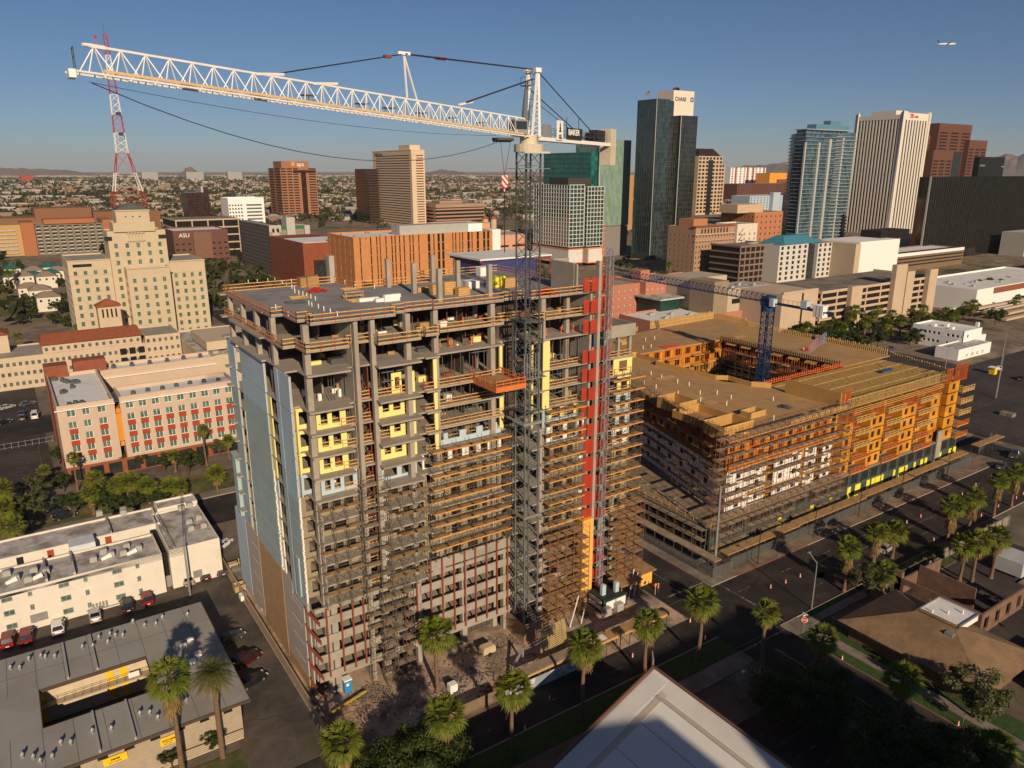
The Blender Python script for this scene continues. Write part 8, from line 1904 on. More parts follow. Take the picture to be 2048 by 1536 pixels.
# ================= cars =================
def carpaint(name, c, met=.0): return mat(name, c, .28, metal=met, var=.02, spec=.6)
CWH = carpaint('car_white', (.72, .72, .70)); CRD = carpaint('car_red', (.17, .010, .010)); CBK = carpaint('car_black', (.012, .013, .015)); CSV = carpaint('car_silver', (.42, .42, .40), .3); CGR = carpaint('car_dark_grey', (.05, .055, .06)); CBL = carpaint('car_blue', (.03, .06, .14)); CGD = carpaint('car_beige', (.42, .36, .26))
CGLS = mat('car_glass', (.012, .016, .018), .06, spec=.9, var=.02); HLT = mat('headlamp', (.7, .7, .68), .2); TLT = mat('tail_lamp', (.35, .01, .01), .3); TYR = mat('tyre', (.015, .015, .015), .9); RIM = mat('wheel_rim', (.35, .35, .36), .35, metal=.6)
CARP = {}
def car_parts(kind, paint):
 """profile-lofted body with tapered cabin; nose towards +Y"""
 L, Wd = (4.6, 1.82) if kind == 'sedan' else ((4.7, 1.92) if kind == 'suv' else ((5.6, 2.0) if kind == 'pickup' else (5.3, 2.0)))
 if kind == 'sedan': low = [(-2.3, .72), (-2.2, .92), (-1.5, 1.0), (1.0, .98), (1.9, .84), (2.3, .62)]; cab = [(-1.75, .99), (-1.15, 1.43), (.15, 1.46), (1.05, .99)]
 elif kind == 'suv': low = [(-2.35, .8), (-2.3, 1.05), (-1.5, 1.08), (1.1, 1.06), (2.0, .98), (2.35, .7)]; cab = [(-2.2, 1.06), (-1.9, 1.68), (.25, 1.72), (1.1, 1.06)]
 elif kind == 'pickup': low = [(-2.8, .85), (-2.75, 1.12), (-.7, 1.12), (1.3, 1.12), (2.4, 1.05), (2.8, .75)]; cab = [(-.65, 1.12), (-.5, 1.78), (.7, 1.8), (1.5, 1.12)]
 else: low = [(-2.6, .8), (-2.6, 1.2), (-1.5, 1.2), (1.3, 1.15), (2.2, 1.0), (2.6, .7)]; cab = [(-2.55, 1.2), (-2.5, 2.1), (1.0, 2.1), (1.85, 1.14)]
 b = MB(); n = len(low); hw = Wd/2
 sec_ = []
 for y, z in low:
  e = 1-.1*(abs(y)/(L/2))**4; sec_.append([(-hw*e, y, .28), (-hw*e*1.0, y, z*.62), (-hw*e*.9, y, z), (hw*e*.9, y, z), (hw*e*1.0, y, z*.62), (hw*e, y, .28)])
 vs = [v for s in sec_ for v in s]; fs = []
 for i in range(n-1):
  for j in range(5): fs.append((i*6+j, i*6+j+1, (i+1)*6+j+1, (i+1)*6+j))
  fs.append((i*6+5, i*6, (i+1)*6, (i+1)*6+5))
 fs.append((5, 4, 3, 2, 1, 0)); fs.append(tuple(range((n-1)*6, n*6))); b._add(vs, fs)
 (y0, z0), (y1, z1), (y2, z2), (y3, z3) = cab; a, c = hw*.88, hw*.70
 b._add([(-c, y1+.06, z1-.06), (c, y1+.06, z1-.06), (c, y2-.06, z2-.06), (-c, y2-.06, z2-.06), (-c*.94, y1+.12, z1+.01), (c*.94, y1+.12, z1+.01), (c*.94, y2-.1, z2+.01), (-c*.94, y2-.1, z2+.01)], MB.BF)
 for sx in (-1, 1):
  b.beam((sx*a, y0, z0-.02), (sx*c, y1+.06, z1-.02), .09); b.beam((sx*a, y3, z3-.02), (sx*c, y2-.06, z2-.02), .07); ym = (y1+y2)/2; b.beam((sx*a, ym, z0), (sx*c, ym, z1-.02), .07)
  b.box(sx*(hw+.12)-.09, y3-.45, 1.0, sx*(hw+.12)+.09, y3-.25, 1.14)
 bodyo = b
 g = MB(); g._add([(-a+.02, y0+.04, z0-.04), (a-.02, y0+.04, z0-.04), (a-.02, y3-.04, z3-.04), (-a+.02, y3-.04, z3-.04), (-c+.01, y1+.05, z1-.05), (c-.01, y1+.05, z1-.05), (c-.01, y2-.05, z2-.05), (-c+.01, y2-.05, z2-.05)], MB.BF)
 parts = [('body', bodyo, [paint]), ('windows', g, [CGLS])]
 for sx in (-1, 1):
  for yy in (-L*.31, L*.31):
   w = MB(); w.mi = 0; w.cyl((sx*(hw-.24), yy, .33), (sx*(hw+.01), yy, .33), .33, n=14); w.mi = 1; w.cyl((sx*(hw+.01), yy, .33), (sx*(hw+.03), yy, .33), .2, n=10); parts.append(('wheel', w, [TYR, RIM]))
  h = MB(); h.box(sx*hw*.66-.2, L/2-.1, .58, sx*hw*.66+.2, L/2-.005+.02, .74); parts.append(('headlight', h, [HLT])); h = MB(); h.box(sx*hw*.7-.17, -L/2-.02, .62, sx*hw*.7+.17, -L/2+.08, .86); parts.append(('tail_light', h, [TLT]))
 pl = MB(); pl.box(-.26, -L/2-.03, .48, .26, -L/2-.005, .6); parts.append(('number_plate', pl, [WPAN]))
 return parts
def car(x, y, az, kind, paint, label, group=None, z=0.02):
 """az = heading clockwise from +Y in degrees"""
 key = (kind, paint.name)
 if key not in CARP:
  CARP[key] = []
  for nm, mb, ms in car_parts(kind, paint):
   me = bpy.data.meshes.new(nm); me.from_pydata(mb.v, [], mb.f)
   for m in ms: me.materials.append(m)
   if len(ms) > 1: me.polygons.foreach_set('material_index', mb.m)
   CARP[key].append((nm, me))
 t = thing('parked_car', label, 'car', (x, y, z), group); t.rotation_euler = (0, 0, -rad(az))
 for nm, me in CARP[key]: o = bpy.data.objects.new(nm, me); COL.objects.link(o); o.parent = t
 return t
def carp(u, v, az, kind, paint, label): x, y = G(u, v, .4); return car(x, y, az, kind, paint, label)
carp(16, 1280, 3, 'suv', CRD, 'red car parked furthest left against the white motel'); carp(53, 1273, 2, 'suv', CRD, 'red car parked second from the left against the white motel'); carp(116, 1255, 2, 'suv', CWH, 'white hatchback parked between red and silver cars at the white motel'); carp(190, 1230, 2, 'sedan', CSV, 'silver sedan parked below the meter bank of the white motel'); carp(254, 1210, 1, 'suv', CBK, 'black off-roader parked beside the red car at the white motel'); carp(294, 1197, 2, 'suv', CRD, 'small red car parked nearest the end of the white motel wall'); carp(373, 1160, -5, 'sedan', CSV, 'silver sedan parked behind the utility pole'); carp(406, 1149, -3, 'sedan', CBK, 'black sedan parked right of the utility pole'); carp(438, 1138, -4, 'pickup', CGR, 'dark pickup parked next to the yellow bollards'); carp(446, 1090, 48, 'sedan', CWH, 'white sedan parked at an angle at the motel corner')
carp(460, 1277, 75, 'sedan', CGR, 'dark car in the shade beside the date palm crown shadow'); carp(492, 1320, 70, 'suv', carpaint('car_red_shaded', (.05, .006, .008)), 'red car with shade darkened paint east of the grey motel roof'); carp(503, 1363, 70, 'sedan', CBK, 'black car in the shade nearest the alley wall')  # the red car's paint is darkened in place of shade
carp(70, 832, 4, 'van', CWH, 'white van in the parking lot left of the cream apartments'); carp(45, 836, 5, 'sedan', CGR, 'dark car just left of the white van'); carp(44, 828, 5, 'sedan', CBL, 'blue grey car behind the dark car next to the white van'); carp(14, 815, 60, 'sedan', CSV, 'silver car crossing the lot at the left edge'); carp(55, 808, 70, 'sedan', CGR, 'dark car near the wall of the left parking lot'); carp(6, 845, 60, 'sedan', CBK, 'black car cut off at the left edge of the lot')
carp(1998, 737, 60, 'sedan', CWH, 'white car by the small kiosk on the right parking lot'); carp(2042, 757, 80, 'sedan', CBK, 'black car at the right edge of the large lot'); carp(2030, 910, 80, 'pickup', CGR, 'dark pickup on the street at the far right'); carp(2002, 932, 75, 'sedan', CGR, 'dark sedan driving on the main street at the right'); carp(1772, 1097, 85, 'sedan', CSV, 'silver car half hidden between two palm trunks'); carp(1783, 697, 70, 'sedan', CBL, 'blue car in the lot before the white cube building'); carp(1508, 655, 80, 'pickup', CSV, 'silver pickup behind the timber building roof fence'); carp(1493, 655, 80, 'sedan', CBK, 'black car next to the silver pickup behind the timber building'); carp(1561, 657, 80, 'sedan', CWH, 'white car behind the timber building near the blue crane'); carp(1475, 640, 80, 'sedan', CBL, 'dark blue car under the tree near the sand coloured museum')
for i, (u, v) in enumerate(((1870, 632), (1885, 628), (1840, 640), (1925, 620), (1850, 645), (1905, 618), (478, 618), (470, 600), (455, 600))): carp(u, v, (80, 10)[i > 5], 'sedan', (CSV, CBK, CWH)[i % 3], '%s small car on the distant boulevard behind the palms' % ordn(i) if i < 6 else '%s car on the street behind the left edge of the tower roof' % ordn(i-6))
for i, (u, v) in enumerate(((115, 1010), (130, 1018), (282, 985))): carp(u, v+15, 80, 'sedan', CBK, '%s dark car in the shade of the street behind the white motel' % ordn(i))
# ================= street furniture =================
CO = mat('cone_orange', (.85, .17, .03), .5); CWT = mat('cone_white', (.8, .78, .74), .5)
cn = None
cones = [(1541, 1177, 'alone'), (1571, 1167, 'x'), (1600, 1155, 'x'), (1664, 1065, 'x'), (1813, 1047, 'x'), (1841, 1035, 'x'), (1866, 1022, 'x'), (1924, 990, 'x'), (1951, 972, 'x'), (1982, 956, 'x'), (1867, 1082, 'x'), (1962, 1033, 'x'), (1996, 1015, 'x'), (2032, 998, 'x'), (2046, 990, 'x'), (1684, 1320, 'x'), (1794, 1383, 'x'), (1916, 1452, 'x'), (1410, 1280, 'x'), (1265, 1315, 'x'), (1099, 1400, 'x'), (1050, 1460, 'x'), (1013, 1440, 'x'), (1380, 1245, 'x')]
for i, (u, v, _) in enumerate(cones):
 x, y = G(u, v)
 if cn is None:
  cn = thing('traffic_channeliser', '', 'traffic cone', (0, 0, 0)); cn.scale = (.7, .7, .7); mb = MB()
  for k in range(5): mb.mi = k % 2; mb.cyl((0, 0, .06+k*.22), (0, 0, .06+(k+1)*.22), .2-.02*k, .2-.02*(k+1), 10)
  mb.build('cone', [CO, CWT], cn); mb = MB(); mb.box(-.3, -.3, 0, .3, .3, .06); mb.build('base', BLACK, cn); o = cn
 else: o = dup(cn, (0, 0, 0))
 o.location = (x, y, .02); o['label'] = '%s orange and white striped street cone, counting from the crossing outwards' % ordn(i); o['group'] = 'striped street cones'
t = thing('stop_sign', 'red octagonal STOP sign with street name plates on the corner lawn', 'sign', (*G(1606, 1268), 0)); x, y = G(1606, 1268)
mb = MB(); mb.cyl((x, y, 0), (x, y, 3.4), .05, n=8); mb.build('post', STEEL, t); mb = MB(); n_ = Vector((-.75, -.66, 0)).normalized(); sx_ = Vector((n_.y, -n_.x, 0))*-1; c = Vector((x, y, 2.6))+n_*.07
def oct_(c, R, off): return [c+n_*off+sx_*(R*cos(pi/8+k*pi/4))+Vector((0, 0, R*sin(pi/8+k*pi/4))) for k in range(8)]
mb.poly(oct_(c, .52, 0)); mb.build('sign_rim', WPAN, t); mb = MB(); mb.poly(oct_(c, .47, .006)); mb.build('sign_face', mat('stop_red', (.6, .015, .02), .5), t); q = c+n_*.012-sx_*.36-Vector((0, 0, .13)); text('STOP', .36, WPAN, t, tuple(q), tuple(sx_), None, 'lettering', .002, bold=.008); mb = MB(); mb.box(x-.5, y-.02, 3.35, x+.5, y+.02, 3.55); mb.box(x-.02, y-.5, 3.58, x+.02, y+.5, 3.78); mb.build('name_plate', WPAN, t)
t = thing('street_name_post', 'slim post with a green street name plate on the far right verge', 'sign', (*G(1926, 1445), 0)); x, y = G(1926, 1445); mb = MB(); mb.cyl((x, y, 0), (x, y, 3), .04, n=7); mb.build('post', STEEL, t); mb = MB(); mb.box(x-.4, y-.02, 2.7, x+.4, y+.02, 3.1); mb.build('plate', mat('sign_green', (.02, .22, .10), .5), t)
def curved_lamp(ub, vb, ut, vt, ua, va, label):
 x, y = G(ub, vb); d_ = ray(ut, vt); k = (x*d_.x+y*d_.y)/(d_.x**2+d_.y**2); h = HC+d_.z*k; t = thing('street_lamp', label, 'street lamp', (x, y, 0)); mb = MB(); mb.cyl((x, y, 0), (x, y, h), .13, .08, 9); mb.build('pole', STEEL, t)
 d_ = ray(ua, va); a = Vector((x+d_.x*0, y, h)); rr_ = Vector((RT.x, RT.y, 0)); sgn = -1 if ua < ut else 1; w_ = (Vector((x, y, h))-CAMP).dot(FW); e = Vector((x, y, h))+rr_*((ua-ut)/F_PX*w_)+Vector((0, 0, (vt-va)/F_PX*w_)); mb = MB(); mb.beam((x, y, h), e, .08); mb.build('arm', STEEL, t); mb = MB(); mb.box(e.x-.35, e.y-.15, e.z-.1, e.x+.35, e.y+.15, e.z+.04); mb.build('lamp_head', STEEL, t); return Vector((x, y, h))
l1 = curved_lamp(1623, 1218, 1632, 1126, 1614, 1102, 'tall steel street lamp with a bent arm at the crossing beside the stop sign')
curved_lamp(1992, 797, 1999, 712, 1999, 711, 'steel light mast in the middle of the right parking lot'); curved_lamp(1889, 745, 1896, 695, 1897, 694, 'steel light mast in front of the arched metal carport'); curved_lamp(2002, 730, 2010, 665, 2011, 664, 'tall light mast behind the white kiosk car'); curved_lamp(1991, 795, 2001, 740, 2002, 739, 'short light mast nearest the parking bays')
for u, v, ut, vt, lab in ((1481, 1405, 1485, 1338, 'short car park lamp on a concrete base beside the white roof'), (1626, 1455, 1631, 1385, 'short car park lamp under the dark mesquite tree'), (92+1000-1000+24, 786, 30, 745, None)):
 if not lab: continue
 x, y = G(u, v); t = thing('car_park_lamp', lab, 'street lamp', (x, y, 0)); mb = MB(); mb.cyl((x, y, .8), (x, y, 5.0), .07, .05, 8); mb.build('pole', STEEL, t); mb = MB(); mb.cyl((x, y, 0), (x, y, .8), .28, n=10); mb.build('base', CONC, t); mb = MB(); mb.box(x-.28, y-.2, 5.0, x+.28, y+.2, 5.15); mb.build('lamp_head', HLT, t)
WR = thing('crossing_wires', 'thin wires strung across the street crossing from the steel lamp', 'wires', tuple(l1)); mb = MB(); cable(mb, tuple(l1), (150, 71, 9), .018, sag=.6); cable(mb, tuple(l1), (103.2, 84.5, 15), .018, sag=.3); cable(mb, (70, 45, 9), (190, 92, 10), .015, sag=.8); mb.build('wires', CB, WR)
# corner site stuff at the crossing
def person(x, y, shirt, trousers, label, az=0):
 t = thing('person', label, 'person', (x, y, 0)); me = bpy.data.meshes.new('body');
 V = [(0, 0, .95), (0, 0, 1.2), (0, 0, 1.42), (0, .01, 1.52), (0, .02, 1.66), (-.2, 0, 1.40), (-.25, .03, 1.14), (-.22, .14, .92), (.2, 0, 1.40), (.26, .02, 1.14), (.24, .1, .90), (-.1, 0, .9), (-.12, .03, .5), (-.13, 0, .08), (-.13, .13, .04), (.1, 0, .9), (.12, -.02, .5), (.13, -.06, .08), (.13, .07, .04)]
 Rr = [.15, .15, .14, .06, .105, .065, .05, .04, .065, .05, .04, .1, .075, .05, .04, .1, .075, .05, .04]
 E_ = [(0, 1), (1, 2), (2, 3), (3, 4), (2, 5), (5, 6), (6, 7), (2, 8), (8, 9), (9, 10), (0, 11), (11, 12), (12, 13), (13, 14), (0, 15), (15, 16), (16, 17), (17, 18)]
 me.from_pydata(V, E_, []); o = bpy.data.objects.new('body', me); COL.objects.link(o); m_ = o.modifiers.new('s', 'SKIN')
 for sv, q in zip(me.skin_vertices[0].data, Rr): sv.radius = (q, q*.8)
 me.skin_vertices[0].data[0].use_root = True
 o.modifiers.new('u', 'SUBSURF').levels = 1; dg = bpy.context.evaluated_depsgraph_get(); nm = bpy.data.meshes.new_from_object(o.evaluated_get(dg)); bpy.data.objects.remove(o)
 skin = mat('skin', (.35, .20, .13), .6); nm.materials.clear()
 for m__ in (shirt, trousers, skin): nm.materials.append(m__)
 for p in nm.polygons: z = p.center.z; p.material_index = 2 if (z > 1.5 or (abs(p.center.x) > .17 and z < 1.12 and z > .85)) else (0 if z > .97 else 1)
 b = bpy.data.objects.new('body', nm); COL.objects.link(b); b.parent = t; mb = MB(); mb.cyl((x, y+.02, 1.70), (x, y+.02, 1.80), .125, .07, 10); mb.cyl((x, y+.03, 1.69), (x, y+.03, 1.705), .155, n=10); mb.build('hard_hat', WPAN, t); t.rotation_euler = (0, 0, az); return t
HIV = mat('high_vis_orange', (.85, .22, .02), .7); JN = mat('jeans', (.04, .05, .09), .9)
x, y = G(1316, 1185); person(x, y, HIV, JN, 'worker in an orange vest standing at the street corner by the tower', .5)
x, y = G(1310, 1190); t = thing('slow_paddle', 'round orange sign on a pole held at the street corner', 'sign', (x, y, 0)); mb = MB(); mb.cyl((x, y, 0), (x, y, 1.8), .03, n=6); mb.build('pole', WPAN, t); mb = MB(); mb.cyl((x, y, 2.0), (x, y-.03, 2.0), .32, n=8); mb.build('paddle', CO, t)
x, y = G(1767, 1012); person(*G(1765, 1022), WPAN, JN, 'person in a white shirt behind the mesh fence on the pavement', 1)
def post(name, label, x, y, h, m, r_=.1): mb = MB(); mb.cyl((x, y, 0), (x, y, h), r_, n=8); o = mb.build(name, m); return tag(o, label, 'bollard', 'yellow bollards round the pad')
for i, (u, v) in enumerate(((447, 1128), (454, 1144), (480, 1135), (483, 1145), (464, 1152), (478, 1127))): x, y = G(u, v); post('bollard', '%s yellow bollard round the utility pad at the alley end' % ordn(i), x, y, 1.1, YPAINT)
x, y = G(467, 1138); mb = MB(); mb.box(x-.8, y-.6, 0, x+.8, y+.6, 1.3); mb.box(x-.6, y-1.6, 0, x+.9, y-.7, .9); tag(mb.build('utility_cabinet', BEIGE), 'beige utility cabinets among the yellow bollards', 'cabinet')
x, y = G(480, 1180); t = thing('rubbish_skip', 'tan open rubbish skip against the tower side wall', 'skip', (x, y, 0)); mb = MB();
for b in ((x-1, y-.8, .1, x+.9, y-.7, 1.3), (x-1, y+.7, .1, x+.9, y+.8, 1.3), (x-1, y-.69, .1, x-.9, y+.69, 1.3), (x+.8, y-.69, .1, x+.9, y+.69, 1.3), (x-.89, y-.69, .1, x+.79, y+.69, .2)): mb.box(*b)
mb.build('box', mat('skip_tan', (.36, .27, .14), .8), t)
x, y = G(487, 1197); mb = MB(); mb.box(x-.6, y-.8, 0, x+.5, y+.7, .9); tag(mb.build('white_tank', WPAN), 'white rounded container beside the tan skip', 'container')
x, y = G(695, 1383); t = thing('portable_toilet', 'bright blue portable toilet under the podium slab at the corner', 'toilet', (x, y, 0)); mb = MB(); mb.box(x-.55, y-.55, .1, x+.55, y+.55, 2.1); mb.build('cabin', MATS['toilet_blue'], t); mb = MB(); mb.box(x-.6, y-.6, 2.1, x+.6, y+.6, 2.3); mb.build('roof', WPAN, t); mb = MB(); mb.box(x-.3, y-.58, 1.3, x+.1, y-.555, 1.7); mb.build('notice', WPAN, t)
# site yard
random.seed(41)
t = thing('trailer_generator', 'beige towed generator on the dirt yard near the crane base', 'generator', (*G(975, 1308), 0)); x, y = G(975, 1308); mb = MB(); mb.box(x-1.1, y-.7, .5, x+1.1, y+.7, 1.4); mb.box(x-.95, y-.6, 1.4, x+.95, y+.6, 1.6); mb.build('body', mat('generator_beige', (.52, .42, .26), .6), t)
for s_ in (-1, 1): mb = MB(); mb.cyl((x, y+s_*.75, .35), (x, y+s_*.9, .35), .35, n=12); mb.build('wheel', TYR, t)
mb = MB(); mb.beam((x+1.1, y, .5), (x+2.3, y-.3, .4), .1); mb.build('drawbar', CB, t)
t = thing('plywood_shed', 'plywood enclosure boxed round the foot of the crane mast', 'enclosure', (61, 86, 0)); mb = MB(); mb.box(59.6, 84.9, 0, 59.75, 90.4, 3.3); mb.box(59.76, 84.9, 0, 63.4, 85.05, 3.3); mb.build('panels', mat('pinkish_plywood', (.33, .21, .14), .9, var=.12), t)
t = thing('leaning_formwork', 'large yellow ribbed formwork panel standing in the yard right of the crane base', 'formwork', (*G(1110, 1300), 0)); x0, y0 = G(1085, 1330); x1, y1 = G(1137, 1300); mb = MB()
for k in range(18): z = .3+k*.27; mb.beam((x0, y0+z*.25, z), (x1, y1+z*.25, z), .1, .12)
mb.build('ribs', mat('formwork_yellow', (.62, .44, .16), .85), t); mb = MB()
for k in range(4): a = Vector((x0, y0-.1, 0)).lerp(Vector((x1, y1-.1, 0)), (k+.4)/4); mb.beam((a.x, a.y, .1), (a.x, a.y+1.2, 5.2), .12)
mb.build('walers', STEEL, t)
x, y = G(1105, 1342); mb = MB(); mb.box(x-1.1, y-.1, 0, x+1.1, y+.02, 1.5); tag(mb.build('white_board', WPAN), 'white board leaning at the foot of the yellow formwork panel', 'board')
x, y = G(905, 1382); mb = MB(); mb.box(x-.6, y-.5, 0, x+.6, y+.5, 1.3); tag(mb.build('white_cabinet', WPAN), 'small white cabinet on the dirt yard right of the lone palm', 'cabinet')
t = thing('steel_column_piece', 'pale steel post with a sloping brace in front of the crane base', 'prop', (*G(1045, 1330), 0)); x, y = G(1045, 1325); mb = MB(); mb.beam((x, y, 0), (x, y, 2.6), .3); mb.beam((x, y, 2.5), (x-4.2, y-2.2, .1), .35, .2); mb.build('beam', STEEL, t)
for (u, v, n, L, rr_, m, lab) in ((930, 1365, 60, 1.6, 3.5, DSTEEL, 'scatter of thin reinforcing bars over the dirt yard'), (1000, 1290, 70, 1.8, 3.0, RUBBLE, 'scatter of offcuts against the plywood enclosure'), (800, 1400, 60, 1.2, 4, RUBBLE, 'dark rubble in the shade below the stair scaffold'), (840, 1440, 40, 1.0, 2.5, WPAN, 'pale litter pile at the left of the site yard'), (1240, 1230, 70, 1.8, 2.5, PLANK, 'pile of loose planks right of the hoist base'), (1000, 1375, 50, 2.0, 1.6, RUST, 'rusty steel plates and bars by the street edge of the yard'), (690, 1430, 50, 1.5, 3.0, PLANK, 'loose timber near the corner of the tower'), (735, 1390, 60, 1.5, 2.5, RUBBLE, 'heap of rubble beside the blue portable toilet')):
 x, y = G(u, v); mb = MB()
 for k in range(n): a = random.uniform(0, 6.28); q = rr_*math.sqrt(random.random()); b = random.uniform(0, 3.14); l_ = L*random.uniform(.3, 1); cx_, cy_ = x+q*cos(a)*1.4, y+q*sin(a)*.8; mb.beam((cx_-cos(b)*l_/2, cy_-sin(b)*l_/2, .06), (cx_+cos(b)*l_/2, cy_+sin(b)*l_/2, .08+random.random()*.25), random.choice((.06, .1, .2)), .05)
 o = tag(mb.build('scrap_pile', m), lab, 'scrap'); o['kind'] = 'stuff'
mb = MB()
for k in range(240): x = random.uniform(44, 60); y = random.uniform(77, 89); s_ = random.uniform(.05, .25); mb.box(x, y, .02, x+s_*1.5, y+s_, .02+s_*.6)
for k in range(200): x = random.uniform(27, 62); y = random.uniform(76, 89); s_ = random.uniform(.05, .22); mb.box(x, y, .02, x+s_*1.5, y+s_, .02+s_*.6)
o = tag(mb.build('stones', RUBBLE), 'small stones and clods over the site dirt', 'stones'); o['kind'] = 'stuff'
t = thing('site_canopy', 'long roofed timber walkway along the street edge of the tower site', 'canopy', (70, 76, 0))
for a, b in ((53.5, 64.2), (64.4, 71), (71.2, 82)):
 mb = MB(); mb.box(a, 75.4, 2.6, b, 77.3, 2.75); mb.build('canopy_roof', PLANK if a != 53.5 else MATS['weathered_plank'], t); mb = MB(); mb.box(a, 75.3, 2.38, b, 75.39, 2.6); mb.build('canopy_beam', WOOD, t); mb = MB()
 for k in range(int((b-a)/2)+1): mb.box(a+k*2, 75.4, 0, a+.1+k*2, 75.5, 2.59); mb.box(a+k*2, 77.1, 0, a+.1+k*2, 77.2, 2.59)
 mb.build('canopy_posts', DSTEEL, t)
boxes(t, 'white_roof_sheet', WPAN, [(66.4, 75.7, 2.76, 68.8, 77.0, 2.79)])
BN = mat('banner_print', (.24, .27, .30), .7, var=.1, col2=(.55, .54, .52), c2sc=.5, c2lo=.5, c2hi=.62)
t = thing('site_banner_fence', 'fence banner of pale printed cloth along the street edge of the site', 'fence', (58, 75, 0)); mb = MB(); mb.box(49.5, 75.1, .2, 67, 75.16, 2.0); mb.build('banner', BN, t); mb = MB()
for k in range(9): mb.beam((49.5+k*2.15, 75.2, 0), (49.5+k*2.15, 75.2, 2.2), .07)
mb.build('posts', DSTEEL, t)
t = thing('corner_site_fence', 'brown boarded hoarding along the alley corner of the site', 'fence', (28, 82, 0)); mb = MB(); mb.box(26.7, 76, 0, 26.8, 89, 2.0); mb.box(26.81, 76, 0, 49, 76.1, 1.9); mb.build('boards', mat('hoarding_brown', (.20, .14, .09), .9, var=.15), t)
mb = MB(); mb.beam((28.5, 86.2, .6), (34, 87.6, .7), .35, .12); tag(mb.build('yellow_beam', YPAINT), 'yellow timber barrier by the blue portable toilet', 'barrier')
t = thing('site_hut', 'yellow walled plywood hut with flat roof at the street corner of the tower', 'hut', (86, 87.5, 0)); mb = MB(); mb.box(86.6, 87.2, 0, 89.4, 89.6, 2.7); mb.build('walls', PLYO, t); mb = MB(); mb.box(86.2, 86.6, 2.7, 89.9, 92.4, 2.85); mb.build('roof', PLANK, t); mb = MB(); mb.box(86.5, 92.6, .1, 86.7, 99, 2.2); mb.build('white_fence', WPAN, t)
for i, (u, v) in enumerate(((1213, 1232), (1237, 1222))): x, y = G(u, v); mb = MB(); mb.box(x-.7, y-.5, .2, x+.7, y+.5, 1.6); tag(mb.build('power_cabinet', GREYBOX), ['grey power cabinet in front of the hoist base', 'second grey power cabinet further right of the hoist base'][i], 'cabinet')
x, y = G(1448, 1160);
# ================= bottom right: house, white roof, ruins =================
SHN = mat('brown_shingle', (.24, .155, .085), .95, var=.14, sc=1.5, col2=(.19, .12, .07), c2sc=.3, bump=.4)
t = put('brown_roof_house', 'single storey house with a wide brown hipped roof and a white flat roof section', 'house', 110, 47); a = (102.0, 36.2); b = (118.6, 58.6)
z0, z1 = 3.1, 6.1
mb = MB(); mb._add([(a[0], a[1], z0), (b[0], a[1], z0), (b[0], b[1], z0), (a[0], b[1], z0), (109.6, 44.4, z1), (111.2, 44.4, z1), (111.2, 50.8, z1), (109.6, 50.8, z1)], MB.BF); mb.build('hipped_roof', SHN, t)
mb = MB(); mb.box(a[0]+1.4, a[1]+1.4, 0, b[0]-1.4, b[1]-1.4, z0-.02); mb.build('wall', mat('house_brick', (.16, .09, .06), .9), t); mb = MB(); mb.box(a[0]+1.3, 44, 1.9, a[0]+1.38, 56, 2.7); mb.build('window', GGL, t)
mb = MB(); mb.box(110.4, 44.8, 4.9, 117.2, 50.8, 5.9); mb.build('flat_roof_section', WROOF, t); mb = MB()
for q_ in ((110.3, 44.7, 5.9, 117.3, 44.9, 6.1), (110.3, 50.7, 5.9, 117.3, 50.9, 6.1), (110.3, 44.91, 5.9, 110.5, 50.69, 6.1), (117.1, 44.91, 5.9, 117.3, 50.69, 6.1)): mb.box(*q_)
mb.build('roof_curb', STEEL, t)
for x, y in ((112, 49.2), (113.6, 47.6), (115.6, 46.4)): mb = MB(); mb.cyl((x, y, 5.9), (x, y, 6.5), .12, n=7); mb.build('roof_vent', WPAN, t)
mb = MB(); mb.box(108.2, 44.2, 5.2, 109.2, 45.4, 6.0); mb.build('roof_vent', STEEL, t)
t = put('ruined_brick_shell', 'roofless ruined brick building shell right of the brown roofed house', 'ruin', 126, 50); RB = mat('burnt_brick', (.17, .10, .07), .95, var=.3, sc=.8)
mb = MB(); fr_ = front(121, 58); facade(mb, None, left(121, 60), 14, 0, 4.2, even(14, 3, 1.6), [(1, 3.2)], HOLE, th=.3); facade(mb, None, front(121, 45.7), 15, 0, 4.0, even(15, 4, 1.5), [(.8, 3)], HOLE, th=.3); mb.box(121.4, 59.7, 0, 136, 60, 3.0); mb.box(128, 50, 0, 128.3, 59.6, 4.2); mb.box(121, 59.0, 0, 121.8, 60.6, 5.2); mb.build('brick_wall', RB, t)
mb = MB()
for k in range(60): x = random.uniform(122, 135); y = random.uniform(46.5, 59); mb.beam((x, y, .2), (x+random.uniform(-2, 2), y+random.uniform(-2, 2), random.uniform(.1, .9)), .15)
mb.build('charred_debris', HOLE, t)
t = put('concrete_garden_wall', 'long pale concrete block wall with buttresses right of the palm row', 'wall', 137, 62); mb = MB()
for k in range(14): mb.box(126+k*3, 62.0, 0, 128.8+k*3, 62.25, 2.1); mb.box(128.81+k*3, 61.8, 0, 128.99+k*3, 62.4, 2.4)
mb.build('panels', CONC, t)
t = put('white_shed', 'small pale metal trailer box at the right edge', 'shed', 148, 52); mb = MB(); mb.box(145.5, 50, .5, 151, 55, 3.2); mb.build('box', mat('pale_metal', (.42, .45, .45), .6), t); mb = MB(); mb.box(144, 47.5, .05, 150, 49.8, .3); mb.build('step', CONC, t)
t = put('grey_roof_garage', 'low building with a worn pale grey roof at the bottom right edge', 'building', 118, 28); mb = MB(); mb.box(113, 22, 0, 124, 34.6, 3.0); mb.build('wall', GREYBOX, t); mb = MB(); mb.box(112.4, 21, 3.01, 125, 35.2, 3.25); mb.build('roof', mat('worn_roof', (.32, .36, .38), .9, var=.2, sc=.5), t)
